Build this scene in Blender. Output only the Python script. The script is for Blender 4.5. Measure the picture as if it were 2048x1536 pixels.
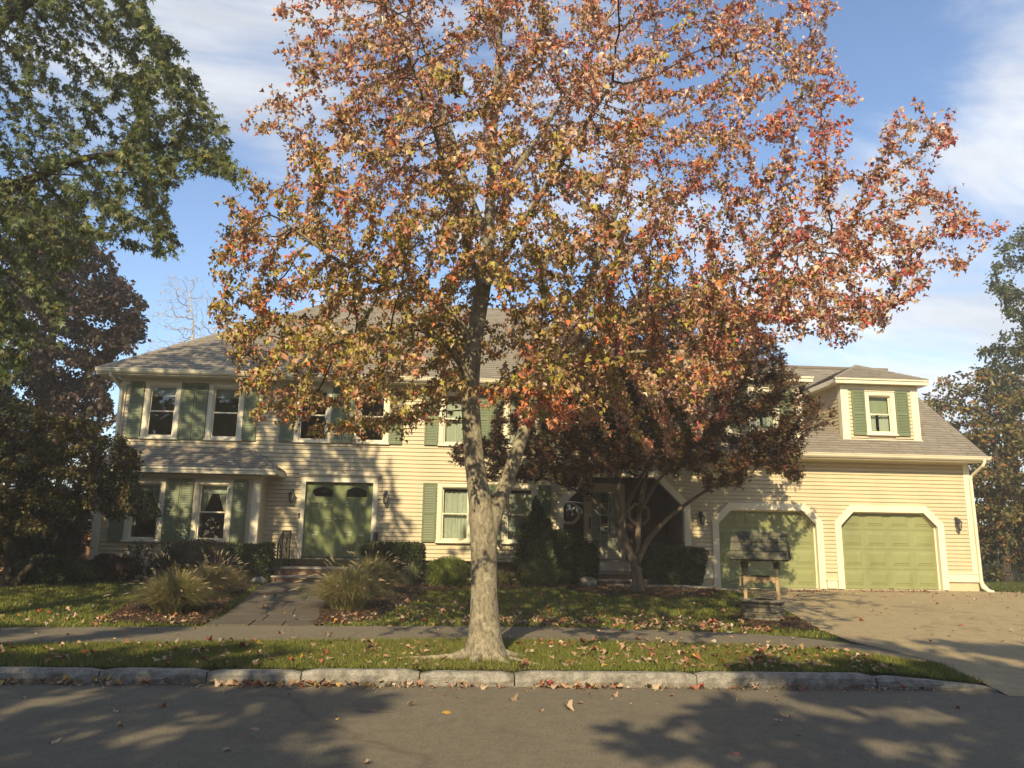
import bpy, math, random
import numpy as np
from mathutils import Matrix, Vector

random.seed(7)
R = math.radians
scn = bpy.context.scene
COL = scn.collection
for o in list(bpy.data.objects):
    bpy.data.objects.remove(o)

# ------------------------------------------------------------------ camera, sky, sun, exposure
FPX, PITCH, YAW, ROLL, EYE = 1540.0, R(11.3), R(4.25), R(0.9), 1.6
fwd = np.array([math.sin(YAW) * math.cos(PITCH), math.cos(YAW) * math.cos(PITCH), math.sin(PITCH)])
rg0 = np.array([math.cos(YAW), -math.sin(YAW), 0.0])
up0 = np.cross(rg0, fwd)
rgt = math.cos(ROLL) * rg0 + math.sin(ROLL) * up0
upv = -math.sin(ROLL) * rg0 + math.cos(ROLL) * up0
CAMPOS = np.array([0.0, 0.0, EYE])
cd = bpy.data.cameras.new('camera')
cam = bpy.data.objects.new('camera', cd)
COL.objects.link(cam)
cam.matrix_world = Matrix(((rgt[0], upv[0], -fwd[0], 0), (rgt[1], upv[1], -fwd[1], 0), (rgt[2], upv[2], -fwd[2], EYE), (0, 0, 0, 1)))
cd.sensor_fit = 'HORIZONTAL'
cd.sensor_width = 36.0
cd.lens = 36.0 * FPX / 2048.0
cd.clip_start = 0.1
cd.clip_end = 3000
scn.camera = cam


def proj(P):
    d = np.asarray(P, float) - CAMPOS
    z = d @ fwd
    return np.stack([1024 + FPX * (d @ rgt) / z, 768 - FPX * (d @ upv) / z], -1)


def atY(px, py, Y):
    d = (px - 1024) / FPX * rgt - (py - 768) / FPX * upv + fwd
    return CAMPOS + d * (Y / d[1])


SUN_AZ, SUN_EL = R(16), R(34)          # the sun stands behind the viewer, a little to the left
to_sun = Vector((-math.sin(SUN_AZ) * math.cos(SUN_EL), -math.cos(SUN_AZ) * math.cos(SUN_EL), math.sin(SUN_EL)))
sl = bpy.data.lights.new('sun', 'SUN')
sl.energy = 5.0
sl.angle = R(0.53)
sl.color = (1.0, 0.83, 0.54)
so = bpy.data.objects.new('sun', sl)
COL.objects.link(so)
so.rotation_euler = to_sun.to_track_quat('Z', 'Y').to_euler()
so.location = (-10, -30, 30)

w = bpy.data.worlds.new('World')
scn.world = w
w.use_nodes = True
nt = w.node_tree
nt.nodes.clear()
N = nt.nodes.new
L = nt.links.new


def mth(tree, op, a, b=None, c=None, clamp=False):
    n = tree.nodes.new('ShaderNodeMath')
    n.operation = op
    n.use_clamp = clamp
    for i, v in enumerate((a, b, c)):
        if v is None:
            continue
        if isinstance(v, (int, float)):
            n.inputs[i].default_value = v
        else:
            tree.links.new(v, n.inputs[i])
    return n.outputs[0]


CLX, CLY = 8.3, 0.2                 # where the cloud banks drift
out = N('ShaderNodeOutputWorld')
bg = N('ShaderNodeBackground')
bg.inputs['Strength'].default_value = 0.145
L(bg.outputs[0], out.inputs[0])
sky = N('ShaderNodeTexSky')
sky.sky_type = 'NISHITA'
sky.sun_disc = False
sky.sun_elevation = SUN_EL
sky.sun_rotation = math.atan2(to_sun.x, to_sun.y)
sky.altitude = 60
sky.air_density = 1.0
sky.dust_density = 0.35
sky.ozone_density = 3.2
tc = N('ShaderNodeTexCoord')
sep = N('ShaderNodeSeparateXYZ')
L(tc.outputs['Generated'], sep.inputs[0])
den = mth(nt, 'ADD', mth(nt, 'MAXIMUM', sep.outputs[2], 0.0), 0.24)
cmb = N('ShaderNodeCombineXYZ')
L(mth(nt, 'DIVIDE', sep.outputs[0], den), cmb.inputs[0])
L(mth(nt, 'DIVIDE', sep.outputs[1], den), cmb.inputs[1])


def wnoise(rot, scale, loc, s, detail, rough, dist):
    mp = N('ShaderNodeMapping')
    mp.inputs['Rotation'].default_value = (0, 0, R(rot))
    mp.inputs['Scale'].default_value = scale
    mp.inputs['Location'].default_value = loc
    L(cmb.outputs[0], mp.inputs[0])
    nz = N('ShaderNodeTexNoise')
    nz.inputs['Scale'].default_value = s
    nz.inputs['Detail'].default_value = detail
    nz.inputs['Roughness'].default_value = rough
    nz.inputs['Distortion'].default_value = dist
    L(mp.outputs[0], nz.inputs[0])
    return nz.outputs[0]


nzA = wnoise(-28, (0.55, 1.3, 1), (CLX, CLY, 0), 1.9, 9, 0.60, 0.6)     # wisps
nzB = wnoise(-20, (0.8, 1.1, 1), (CLX * 0.5 + 4.1, CLY + 2.0, 0), 0.6, 2, 0.5, 0.2)    # broad banks
cov = mth(nt, 'ADD', mth(nt, 'MULTIPLY', nzA, 0.80), mth(nt, 'MULTIPLY', nzB, 0.50))
rmp = N('ShaderNodeMapRange')
rmp.interpolation_type = 'SMOOTHSTEP'
rmp.inputs[1].default_value = 0.60
rmp.inputs[2].default_value = 0.86
# broad banks and open gaps
for (bx_, by_, rad_, amt_) in ((1950, 480, 20, 0.075), (1600, 170, 13, -0.17), (380, 560, 11, -0.17), (380, 180, 15, 0.13), (1050, 250, 12, 0.05), (1150, 560, 10, -0.06)):
    dv_ = (bx_ - 1024) / FPX * rgt - (by_ - 768) / FPX * upv + fwd
    dv_ = dv_ / np.linalg.norm(dv_)
    dp = N('ShaderNodeVectorMath')
    dp.operation = 'DOT_PRODUCT'
    L(tc.outputs['Generated'], dp.inputs[0])
    dp.inputs[1].default_value = tuple(dv_)
    mr_ = N('ShaderNodeMapRange')
    mr_.interpolation_type = 'SMOOTHERSTEP'
    mr_.inputs[1].default_value = math.cos(R(rad_))
    mr_.inputs[2].default_value = 1.0
    mr_.inputs[3].default_value = 0.0
    mr_.inputs[4].default_value = amt_
    L(dp.outputs['Value'], mr_.inputs[0])
    cov = mth(nt, 'ADD', cov, mr_.outputs[0])
L(cov, rmp.inputs[0])
cloudfac = mth(nt, 'MULTIPLY', rmp.outputs[0], 0.9)
shade = N('ShaderNodeMapRange')
shade.inputs[1].default_value = 0.38
shade.inputs[2].default_value = 0.68
shade.inputs[3].default_value = 0.70
shade.inputs[4].default_value = 1.08
L(wnoise(-28, (0.7, 1.2, 1), (CLX + 0.6, CLY - 0.4, 0), 2.6, 7, 0.55, 0.3), shade.inputs[0])
ccol = N('ShaderNodeVectorMath')
ccol.operation = 'SCALE'
ccol.inputs[0].default_value = (5.1, 5.3, 5.6)
L(shade.outputs[0], ccol.inputs['Scale'])
mixs = N('ShaderNodeMix')
mixs.data_type = 'RGBA'
L(cloudfac, mixs.inputs[0])
L(sky.outputs[0], mixs.inputs[6])
L(ccol.outputs[0], mixs.inputs[7])
L(mixs.outputs[2], bg.inputs[0])

vs = scn.view_settings
vs.view_transform = 'Standard'
vs.look = 'None'
vs.exposure = 0.60
vs.gamma = 1.0
vs.use_curve_mapping = False
scn.cycles.max_bounces = 6
scn.cycles.volume_bounces = 0
scn.cycles.transparent_max_bounces = 12
scn.cycles.use_denoising = True

# ------------------------------------------------------------------ helpers
WL = {}


def empty(name, loc=(0, 0, 0), label=None, cat=None, group=None):
    o = bpy.data.objects.new(name, None)
    COL.objects.link(o)
    o.location = loc
    o.empty_display_size = 0.2
    WL[o.name] = Vector(loc)
    tag(o, label, cat, group)
    return o


def tag(o, label=None, cat=None, group=None, kind=None):
    if label:
        o['label'] = label
    if cat:
        o['category'] = cat
    if group:
        o['group'] = group
    if kind:
        o['kind'] = kind
    return o


def link(name, me, parent=None, loc=(0, 0, 0)):
    o = bpy.data.objects.new(name, me)
    COL.objects.link(o)
    o.location = loc
    if parent is not None:
        o.parent = parent
        WL[o.name] = WL[parent.name] + Vector(loc)
    else:
        WL[o.name] = Vector(loc)
    return o


def npmesh(name, V, faces_n, F, mat, smooth=False, cols=None):
    """mesh from numpy: V (n,3); F (m,k) all faces with k corners"""
    me = bpy.data.meshes.new(name)
    V = np.asarray(V, np.float32)
    F = np.asarray(F, np.int32)
    me.vertices.add(len(V))
    me.vertices.foreach_set('co', V.ravel())
    me.loops.add(F.size)
    me.loops.foreach_set('vertex_index', F.ravel())
    me.polygons.add(len(F))
    me.polygons.foreach_set('loop_start', np.arange(0, F.size, F.shape[1], dtype=np.int32))
    me.polygons.foreach_set('loop_total', np.full(len(F), F.shape[1], np.int32))
    if smooth:
        me.polygons.foreach_set('use_smooth', np.ones(len(F), bool))
    if cols is not None:
        a = me.color_attributes.new('Col', 'FLOAT_COLOR', 'POINT')
        c = np.ones((len(V), 4), np.float32)
        c[:, :3] = cols
        a.data.foreach_set('color', c.ravel())
    me.update(calc_edges=True)
    me.materials.append(mat)
    return me


class MB:
    def __init__(self):
        self.v, self.f, self.c = [], [], []
        self.col = None

    def add(self, vs_, fs):
        n = len(self.v)
        self.v += [tuple(p) for p in vs_]
        self.f += [tuple(i + n for i in q) for q in fs]
        if self.col is not None:
            self.c += [self.col] * len(vs_)
        return self

    def box(self, x0, x1, y0, y1, z0, z1):
        return self.add([(x0, y0, z0), (x1, y0, z0), (x1, y1, z0), (x0, y1, z0), (x0, y0, z1), (x1, y0, z1), (x1, y1, z1), (x0, y1, z1)],
                        [(0, 3, 2, 1), (4, 5, 6, 7), (0, 1, 5, 4), (1, 2, 6, 5), (2, 3, 7, 6), (3, 0, 4, 7)])

    def bbox(self, x0, x1, y0, y1, z0, z1, b=0.01):
        """box with chamfered front edges (front = low y) and top"""
        self.add([(x0, y0 + b, z0), (x1, y0 + b, z0), (x1, y1, z0), (x0, y1, z0), (x0, y0 + b, z1), (x1, y0 + b, z1), (x1, y1, z1), (x0, y1, z1),
                  (x0 + b, y0, z0 + b), (x1 - b, y0, z0 + b), (x1 - b, y0, z1 - b), (x0 + b, y0, z1 - b)],
                 [(0, 3, 2, 1), (4, 5, 6, 7), (1, 2, 6, 5), (2, 3, 7, 6), (3, 0, 4, 7), (8, 9, 10, 11), (0, 1, 9, 8), (1, 5, 10, 9), (5, 4, 11, 10), (4, 0, 8, 11)])
        return self

    def quad(self, a, b, c, d):
        return self.add([a, b, c, d], [(0, 1, 2, 3)])

    def prism(self, poly, y0, y1):
        n = len(poly)
        return self.add([(x, y0, z) for x, z in poly] + [(x, y1, z) for x, z in poly],
                        [tuple(range(n)), tuple(range(2 * n - 1, n - 1, -1))] + [(i, i + n, (i + 1) % n + n, (i + 1) % n) for i in range(n)])

    def extr_x(self, prof, x0, x1):
        n = len(prof)
        return self.add([(x0, y, z) for y, z in prof] + [(x1, y, z) for y, z in prof],
                        [tuple(range(n)), tuple(range(2 * n - 1, n - 1, -1))] + [(i, (i + 1) % n, (i + 1) % n + n, i + n) for i in range(n)])

    def ringband(self, inner, outer, y0, y1):
        """open strip (polyline) between inner and outer xz polylines, extruded in y"""
        n = len(inner)
        vs_ = [(x, y0, z) for x, z in inner] + [(x, y0, z) for x, z in outer] + [(x, y1, z) for x, z in inner] + [(x, y1, z) for x, z in outer]
        fs = []
        for i in range(n - 1):
            fs += [(i, i + 1, n + i + 1, n + i), (i, 2 * n + i, 2 * n + i + 1, i + 1), (n + i, n + i + 1, 3 * n + i + 1, 3 * n + i)]
        fs += [(0, n, 3 * n, 2 * n), (n - 1, 3 * n - 1, 4 * n - 1, 2 * n - 1)]
        return self.add(vs_, fs)

    def tube(self, pts, rad, n=8, cap=True, sx=1.0):
        pts = [Vector(p) for p in pts]
        if not hasattr(rad, '__len__'):
            rad = [rad] * len(pts)
        base = len(self.v)
        prev = None
        vs_ = []
        for i, p in enumerate(pts):
            d = (pts[min(i + 1, len(pts) - 1)] - pts[max(i - 1, 0)]).normalized()
            if prev is None:
                a = d.cross(Vector((0.3, 0.9, 0.2)) if abs(d.y) < 0.9 else Vector((1, 0, 0))).normalized()
            else:
                a = (prev - d * prev.dot(d)).normalized()
            prev = a
            b = d.cross(a)
            for k in range(n):
                t = 2 * math.pi * (k + 0.5) / n
                vs_.append(p + (a * math.cos(t) + b * math.sin(t)) * rad[i])
        fs = [(i * n + k, i * n + (k + 1) % n, (i + 1) * n + (k + 1) % n, (i + 1) * n + k) for i in range(len(pts) - 1) for k in range(n)]
        if cap:
            fs += [tuple(range(n - 1, -1, -1)), tuple((len(pts) - 1) * n + k for k in range(n))]
        return self.add(vs_, fs)

    def lathe(self, cx, cy, prof, n=10):
        vs_ = [(cx + r * math.cos(2 * math.pi * k / n), cy + r * math.sin(2 * math.pi * k / n), z) for r, z in prof for k in range(n)]
        fs = [(i * n + k, i * n + (k + 1) % n, (i + 1) * n + (k + 1) % n, (i + 1) * n + k) for i in range(len(prof) - 1) for k in range(n)]
        fs += [tuple(range(n - 1, -1, -1)), tuple((len(prof) - 1) * n + k for k in range(n))]
        return self.add(vs_, fs)

    def build(self, name, mat, parent=None, smooth=False, origin=None):
        off = WL[parent.name] if parent is not None else Vector(origin or (0, 0, 0))
        me = bpy.data.meshes.new(name)
        me.from_pydata([(a - off.x, b - off.y, c - off.z) for a, b, c in self.v], [], self.f)
        if smooth:
            me.polygons.foreach_set('use_smooth', [True] * len(me.polygons))
        if self.c:
            a = me.color_attributes.new('Col', 'FLOAT_COLOR', 'POINT')
            a.data.foreach_set('color', np.array([tuple(c) + (1,) for c in self.c], np.float32).ravel())
        me.materials.append(mat)
        o = bpy.data.objects.new(name, me)
        COL.objects.link(o)
        if parent is not None:
            o.parent = parent
            WL[o.name] = off.copy()
        else:
            o.location = off
            WL[o.name] = off.copy()
        return o


# ------------------------------------------------------------------ materials
def mat_base(name):
    m = bpy.data.materials.new(name)
    m.use_nodes = True
    t = m.node_tree
    b = t.nodes['Principled BSDF']
    return m, t, b


def noise(t, scale, detail=4, rough=0.55, vec=None, dist=0.0):
    n = t.nodes.new('ShaderNodeTexNoise')
    n.inputs['Scale'].default_value = scale
    n.inputs['Detail'].default_value = detail
    n.inputs['Roughness'].default_value = rough
    n.inputs['Distortion'].default_value = dist
    if vec is not None:
        t.links.new(vec, n.inputs[0])
    return n.outputs[0]


def objco(t, scale=None, world=True):
    if world:
        g = t.nodes.new('ShaderNodeNewGeometry')
        o = g.outputs['Position']
    else:
        o = t.nodes.new('ShaderNodeTexCoord').outputs['Object']
    if scale is None:
        return o
    m = t.nodes.new('ShaderNodeMapping')
    m.inputs['Scale'].default_value = scale
    t.links.new(o, m.inputs[0])
    return m.outputs[0]


def ramp(t, fac, stops):
    r = t.nodes.new('ShaderNodeValToRGB')
    e = r.color_ramp.elements
    while len(e) < len(stops):
        e.new(0.5)
    for i, (p, c) in enumerate(stops):
        e[i].position = p
        e[i].color = (c[0], c[1], c[2], 1)
    t.links.new(fac, r.inputs[0])
    return r.outputs[0]


def mixc(t, fac, a, b, blend='MIX'):
    n = t.nodes.new('ShaderNodeMix')
    n.data_type = 'RGBA'
    n.blend_type = blend
    for i, v in ((0, fac), (6, a), (7, b)):
        if isinstance(v, (int, float)):
            n.inputs[i].default_value = v
        elif isinstance(v, tuple):
            n.inputs[i].default_value = (v[0], v[1], v[2], 1)
        else:
            t.links.new(v, n.inputs[i])
    return n.outputs[2]


def bump(t, b, h, strength=0.3, dist=0.02):
    n = t.nodes.new('ShaderNodeBump')
    n.inputs['Strength'].default_value = strength
    n.inputs['Distance'].default_value = dist
    t.links.new(h, n.inputs['Height'])
    t.links.new(n.outputs[0], b.inputs['Normal'])


def paint(name, col, rough=0.5, var=0.08, scale=3.0, streak=True, spec=0.35):
    m, t, b = mat_base(name)
    v = objco(t, (scale, scale, scale * (0.35 if streak else 1)))
    n1 = noise(t, 1.0, 5, 0.6, v)
    n2 = noise(t, 40.0, 3, 0.6, objco(t, (0.25, 1, 1)))
    oi = t.nodes.new('ShaderNodeObjectInfo')
    dark = tuple(c * (1 - 2.2 * var) for c in col)
    lite = tuple(min(1, c * (1 + var)) for c in col)
    c1 = ramp(t, n1, [(0.3, dark), (0.52, col), (0.75, lite)])
    f = mth(t, 'MULTIPLY', oi.outputs['Random'], 0.10)
    c2 = mixc(t, f, c1, tuple(c * 0.75 for c in col))
    t.links.new(c2, b.inputs['Base Color'])
    b.inputs['Roughness'].default_value = rough
    b.inputs['Specular IOR Level'].default_value = spec
    bump(t, b, n2, 0.12, 0.004)
    return m


M = {}
M['siding'] = paint('siding_paint', (0.555, 0.462, 0.282), 0.55, 0.05, 1.2)
M['trim'] = paint('trim_paint', (0.74, 0.67, 0.48), 0.5, 0.05, 1.5)
M['shutter'] = paint('shutter_paint', (0.155, 0.185, 0.095), 0.5, 0.08, 2.0)
M['door'] = paint('door_paint', (0.165, 0.195, 0.078), 0.42, 0.05, 1.5)
M['gdoor'] = paint('garage_door_paint', (0.25, 0.262, 0.112), 0.5, 0.09, 1.4)
M['concrete'] = paint('concrete', (0.50, 0.43, 0.30), 0.85, 0.12, 3.0, False)
M['black'] = paint('black_iron', (0.018, 0.017, 0.016), 0.5, 0.1, 5)
M['lantern'] = paint('lantern_metal', (0.045, 0.047, 0.045), 0.5, 0.15, 9)
M['brick'] = paint('brick', (0.15, 0.078, 0.055), 0.85, 0.25, 8, False)
M['tread'] = paint('tread_stone', (0.30, 0.265, 0.21), 0.8, 0.15, 4, False)
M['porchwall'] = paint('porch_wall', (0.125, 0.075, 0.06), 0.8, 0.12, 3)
M['wood'] = paint('weathered_wood', (0.42, 0.30, 0.16), 0.75, 0.22, 7)
M['darkwood'] = paint('mossy_wood', (0.105, 0.10, 0.066), 0.85, 0.25, 9)
M['fencewood'] = paint('fence_wood', (0.34, 0.17, 0.08), 0.75, 0.2, 5)
M['curtain'] = paint('curtain_cloth', (0.58, 0.60, 0.50), 0.9, 0.06, 5)
M['shade'] = paint('roller_shade', (0.40, 0.43, 0.28), 0.9, 0.05, 4)
M['interior'] = paint('room_shade_wall', (0.06, 0.052, 0.042), 0.9, 0.1, 2)  # near-black colour stands in for the lack of light indoors
M['gap'] = paint('mortar', (0.20, 0.18, 0.14), 0.95, 0.15, 12, False)
M['flashing'] = paint('flashing', (0.5, 0.5, 0.45), 0.4, 0.1, 5)


def metal(name, col, rough):
    m, t, b = mat_base(name)
    b.inputs['Base Color'].default_value = (*col, 1)
    b.inputs['Metallic'].default_value = 1
    b.inputs['Roughness'].default_value = rough
    return m


M['brass'] = metal('brass', (0.75, 0.6, 0.35), 0.25)
M['silver'] = metal('silver_metal', (0.7, 0.7, 0.66), 0.3)


def glass(name, tint=(0.85, 0.9, 0.86)):
    m, t, b = mat_base(name)
    t.nodes.remove(b)
    tr = t.nodes.new('ShaderNodeBsdfTransparent')
    tr.inputs[0].default_value = (*tint, 1)
    gl = t.nodes.new('ShaderNodeBsdfGlossy')
    gl.inputs['Roughness'].default_value = 0.015
    gl.inputs[0].default_value = (1, 1, 1, 1)
    fr = t.nodes.new('ShaderNodeFresnel')
    fr.inputs[0].default_value = 1.6
    mx = t.nodes.new('ShaderNodeMixShader')
    t.links.new(mth(t, 'MULTIPLY', fr.outputs[0], 1.3, clamp=True), mx.inputs[0])
    t.links.new(tr.outputs[0], mx.inputs[1])
    t.links.new(gl.outputs[0], mx.inputs[2])
    t.links.new(mx.outputs[0], t.nodes['Material Output'].inputs[0])
    return m


M['glass'] = glass('window_glass')
M['lampglass'] = glass('lamp_glass', (0.8, 0.8, 0.75))


def m_shingle():
    m, t, b = mat_base('roof_shingle')
    a = t.nodes.new('ShaderNodeAttribute')
    a.attribute_name = 'Col'
    n = noise(t, 70, 3, 0.7, objco(t))
    n2 = noise(t, 0.9, 3, 0.6, objco(t))
    c = mixc(t, 0.55, a.outputs[0], ramp(t, n, [(0.3, (0.11, 0.092, 0.066)), (0.7, (0.32, 0.27, 0.20))]))
    c = mixc(t, mth(t, 'MULTIPLY', n2, 0.6), c, (0.18, 0.155, 0.115))
    t.links.new(c, b.inputs['Base Color'])
    b.inputs['Roughness'].default_value = 0.9
    bump(t, b, n, 0.4, 0.006)
    return m


M['shingle'] = m_shingle()


def m_asphalt(name, base, spots, agg=110.0, crack=0.0):
    m, t, b = mat_base(name)
    p = objco(t)
    n1 = noise(t, agg, 2, 0.7, p)
    n2 = noise(t, 0.55, 4, 0.6, p)
    n3 = noise(t, 6.0, 4, 0.65, p)
    dk = tuple(c * 0.55 for c in base)
    c = ramp(t, n1, [(0.33, dk), (0.52, base), (0.70, spots)])
    c = mixc(t, mth(t, 'MULTIPLY', n2, 0.55), c, tuple(c_ * 0.72 for c_ in base))
    c = mixc(t, ramp(t, n3, [(0.42, (0, 0, 0)), (0.7, (0.5, 0.5, 0.5))]), c, tuple(min(1, c_ * 1.3) for c_ in base))
    n4 = noise(t, 1.7, 6, 0.7, p, 0.8)
    c = mixc(t, ramp(t, n4, [(0.52, (0, 0, 0)), (0.72, (0.55, 0.55, 0.55))]), c, tuple(c_ * 0.6 for c_ in base))
    h = n1
    if crack:
        vo = t.nodes.new('ShaderNodeTexVoronoi')
        vo.feature = 'DISTANCE_TO_EDGE'
        vo.inputs['Scale'].default_value = crack
        wv = t.nodes.new('ShaderNodeVectorMath')
        wv.operation = 'ADD'
        nn = t.nodes.new('ShaderNodeTexNoise')
        nn.inputs['Scale'].default_value = 1.6
        nn.inputs['Detail'].default_value = 5
        t.links.new(p, nn.inputs[0])
        sc_ = t.nodes.new('ShaderNodeVectorMath')
        sc_.operation = 'SCALE'
        sc_.inputs['Scale'].default_value = 0.9
        t.links.new(nn.outputs['Color'], sc_.inputs[0])
        t.links.new(p, wv.inputs[0])
        t.links.new(sc_.outputs[0], wv.inputs[1])
        t.links.new(wv.outputs[0], vo.inputs[0])
        mr = t.nodes.new('ShaderNodeMapRange')
        mr.inputs[1].default_value = 0.0
        mr.inputs[2].default_value = 0.012
        mr.inputs[3].default_value = 0.4
        mr.inputs[4].default_value = 0.0
        t.links.new(vo.outputs['Distance'], mr.inputs[0])
        c = mixc(t, mr.outputs[0], c, tuple(c_ * 0.3 for c_ in base))
    t.links.new(c, b.inputs['Base Color'])
    b.inputs['Roughness'].default_value = 0.88
    b.inputs['Specular IOR Level'].default_value = 0.3
    bump(t, b, h, 0.5, 0.006)
    return m


M['road'] = m_asphalt('road_asphalt', (0.140, 0.119, 0.081), (0.29, 0.25, 0.18), 95, 0.13)
M['walk'] = m_asphalt('sidewalk_asphalt', (0.150, 0.126, 0.085), (0.28, 0.24, 0.165), 85, 0.33)
M['drive'] = m_asphalt('driveway_asphalt', (0.310, 0.242, 0.130), (0.50, 0.41, 0.25), 60, 0.22)
M['flag'] = m_asphalt('flagstone', (0.085, 0.070, 0.050), (0.15, 0.13, 0.095), 30)


def m_ground(name, a, b_, c_, s=4.0):
    m, t, b = mat_base(name)
    p = objco(t)
    n1 = noise(t, s, 5, 0.7, p)
    n2 = noise(t, s * 14, 3, 0.7, p)
    col = ramp(t, n1, [(0.3, a), (0.5, b_), (0.72, c_)])
    col = mixc(t, mth(t, 'MULTIPLY', n2, 0.6), col, tuple(x * 0.4 for x in a))
    t.links.new(col, b.inputs['Base Color'])
    b.inputs['Roughness'].default_value = 0.95
    b.inputs['Specular IOR Level'].default_value = 0.1
    bump(t, b, n2, 0.9, 0.03)
    return m


M['turf'] = m_ground('turf_soil', (0.045, 0.060, 0.015), (0.070, 0.085, 0.022), (0.115, 0.105, 0.04))
M['mulch'] = m_ground('mulch', (0.05, 0.032, 0.018), (0.09, 0.055, 0.032), (0.15, 0.095, 0.055), 9)


def m_granite():
    m, t, b = mat_base('granite')
    p = objco(t)
    n1 = noise(t, 120, 2, 0.8, p)
    n2 = noise(t, 7, 6, 0.7, p)
    c = ramp(t, n1, [(0.32, (0.10, 0.095, 0.08)), (0.5, (0.27, 0.25, 0.205)), (0.66, (0.42, 0.39, 0.33))])
    c = mixc(t, ramp(t, n2, [(0.42, (0, 0, 0)), (0.62, (0.8, 0.8, 0.8))]), c, (0.10, 0.09, 0.07))
    t.links.new(c, b.inputs['Base Color'])
    b.inputs['Roughness'].default_value = 0.85
    bump(t, b, n2, 0.8, 0.025)
    return m


M['granite'] = m_granite()


def m_stone():
    m, t, b = mat_base('well_stone')
    p = objco(t)
    oi = t.nodes.new('ShaderNodeObjectInfo')
    n2 = noise(t, 11, 6, 0.7, p)
    c0 = ramp(t, oi.outputs['Random'], [(0.0, (0.18, 0.15, 0.10)), (0.5, (0.27, 0.225, 0.15)), (1.0, (0.22, 0.20, 0.155))])
    c = mixc(t, mth(t, 'MULTIPLY', n2, 0.8), c0, (0.09, 0.085, 0.055))
    t.links.new(c, b.inputs['Base Color'])
    b.inputs['Roughness'].default_value = 0.9
    bump(t, b, n2, 0.8, 0.02)
    return m


M['stone'] = m_stone()


def m_bark(name, a, b_, lichen=None, s=1.0):
    m, t, b = mat_base(name)
    p = objco(t)
    ps = objco(t, (9 * s, 9 * s, 4.5 * s))
    n1 = noise(t, 2.6, 8, 0.75, ps, 0.4)
    n2 = noise(t, 9, 5, 0.65, p)
    c = ramp(t, n1, [(0.32, a), (0.62, b_)])
    if lichen:
        c = mixc(t, ramp(t, n2, [(0.55, (0, 0, 0)), (0.68, (0.75, 0.75, 0.75))]), c, lichen)
        n3 = noise(t, 3.1, 4, 0.6, p)
        c = mixc(t, ramp(t, n3, [(0.55, (0, 0, 0)), (0.75, (0.5, 0.5, 0.5))]), c, tuple(x * 0.6 for x in a))
    t.links.new(c, b.inputs['Base Color'])
    b.inputs['Roughness'].default_value = 0.92
    b.inputs['Specular IOR Level'].default_value = 0.145
    hh = mth(t, 'ADD', n1, mth(t, 'MULTIPLY', n2, 0.5))
    bump(t, b, hh, 0.9, 0.03)
    return m


M['bark'] = m_bark('maple_bark', (0.085, 0.070, 0.048), (0.37, 0.32, 0.22), (0.50, 0.47, 0.30))
M['barkdark'] = m_bark('dark_bark', (0.03, 0.025, 0.018), (0.085, 0.07, 0.05))
M['twig'] = m_bark('twig_bark', (0.035, 0.027, 0.020), (0.095, 0.075, 0.055))
M['barkred'] = m_bark('smooth_bark', (0.10, 0.075, 0.05), (0.20, 0.155, 0.105))
M['barkpale'] = m_bark('pale_bark', (0.30, 0.26, 0.22), (0.48, 0.43, 0.37))


def m_leaf(name, trans=0.35, under=0.35, undercol=(0.55, 0.42, 0.28), rough=0.5, veins=False):
    m, t, b = mat_base(name)
    a = t.nodes.new('ShaderNodeAttribute')
    a.attribute_name = 'Col'
    g = t.nodes.new('ShaderNodeNewGeometry')
    n = noise(t, 45, 3, 0.6, g.outputs['Position'])
    c0 = mixc(t, mth(t, 'MULTIPLY', n, 0.5), a.outputs[0], mixc(t, 0.5, a.outputs[0], (0.05, 0.03, 0.01)))
    # the underside of the blade is paler
    c = mixc(t, mth(t, 'MULTIPLY', g.outputs['Backfacing'], under), c0, undercol)
    t.links.new(c, b.inputs['Base Color'])
    b.inputs['Roughness'].default_value = rough
    b.inputs['Specular IOR Level'].default_value = 0.3
    tl = t.nodes.new('ShaderNodeBsdfTranslucent')
    t.links.new(a.outputs[0], tl.inputs[0])
    mx = t.nodes.new('ShaderNodeMixShader')
    mx.inputs[0].default_value = trans
    t.links.new(b.outputs[0], mx.inputs[1])
    t.links.new(tl.outputs[0], mx.inputs[2])
    t.links.new(mx.outputs[0], t.nodes['Material Output'].inputs[0])
    return m


M['leaf'] = m_leaf('maple_leaf', 0.32, 0.42, (0.72, 0.50, 0.36), 0.4)
M['leafgreen'] = m_leaf('green_leaf', 0.38, 0.35, (0.26, 0.30, 0.21))
M['leafdark'] = m_leaf('dark_leaf', 0.2, 0.15, (0.12, 0.10, 0.06))
M['grass'] = m_leaf('grass_blade', 0.3, 0.0, rough=0.6)
M['dry'] = m_leaf('dry_leaf', 0.1, 0.3, (0.45, 0.34, 0.22), 0.7)
#PART2
# ------------------------------------------------------------------ ground
def sstep(a, b, x):
    t = np.clip((np.asarray(x, float) - a) / (b - a), 0, 1)
    return t * t * (3 - 2 * t)


def kerbY(X):
    return 8.92 - 0.027 * np.asarray(X, float)


def gz(X, Y):
    X = np.asarray(X, float)
    Y = np.asarray(Y, float)
    A = 0.145 + 0.035 * sstep(9.0, 12.5, Y) + 0.27 * sstep(12.3, 19.2, Y)
    D = 0.015 + 0.14 * sstep(8.7, 12.5, Y) + 0.165 * sstep(12.0, 20.8, Y)
    k = sstep(4.9, 6.6, X) * (1 - sstep(11.5, 14.5, Y)) + sstep(6.4, 7.6, X) * sstep(11.5, 14.5, Y)
    b = 0.012 * np.sin(X * 1.3 + 0.7 * Y) * np.sin(Y * 0.9 - 0.4 * X) * sstep(12.5, 14, Y)
    return A * (1 - k) + D * k + b * (1 - k)


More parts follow.
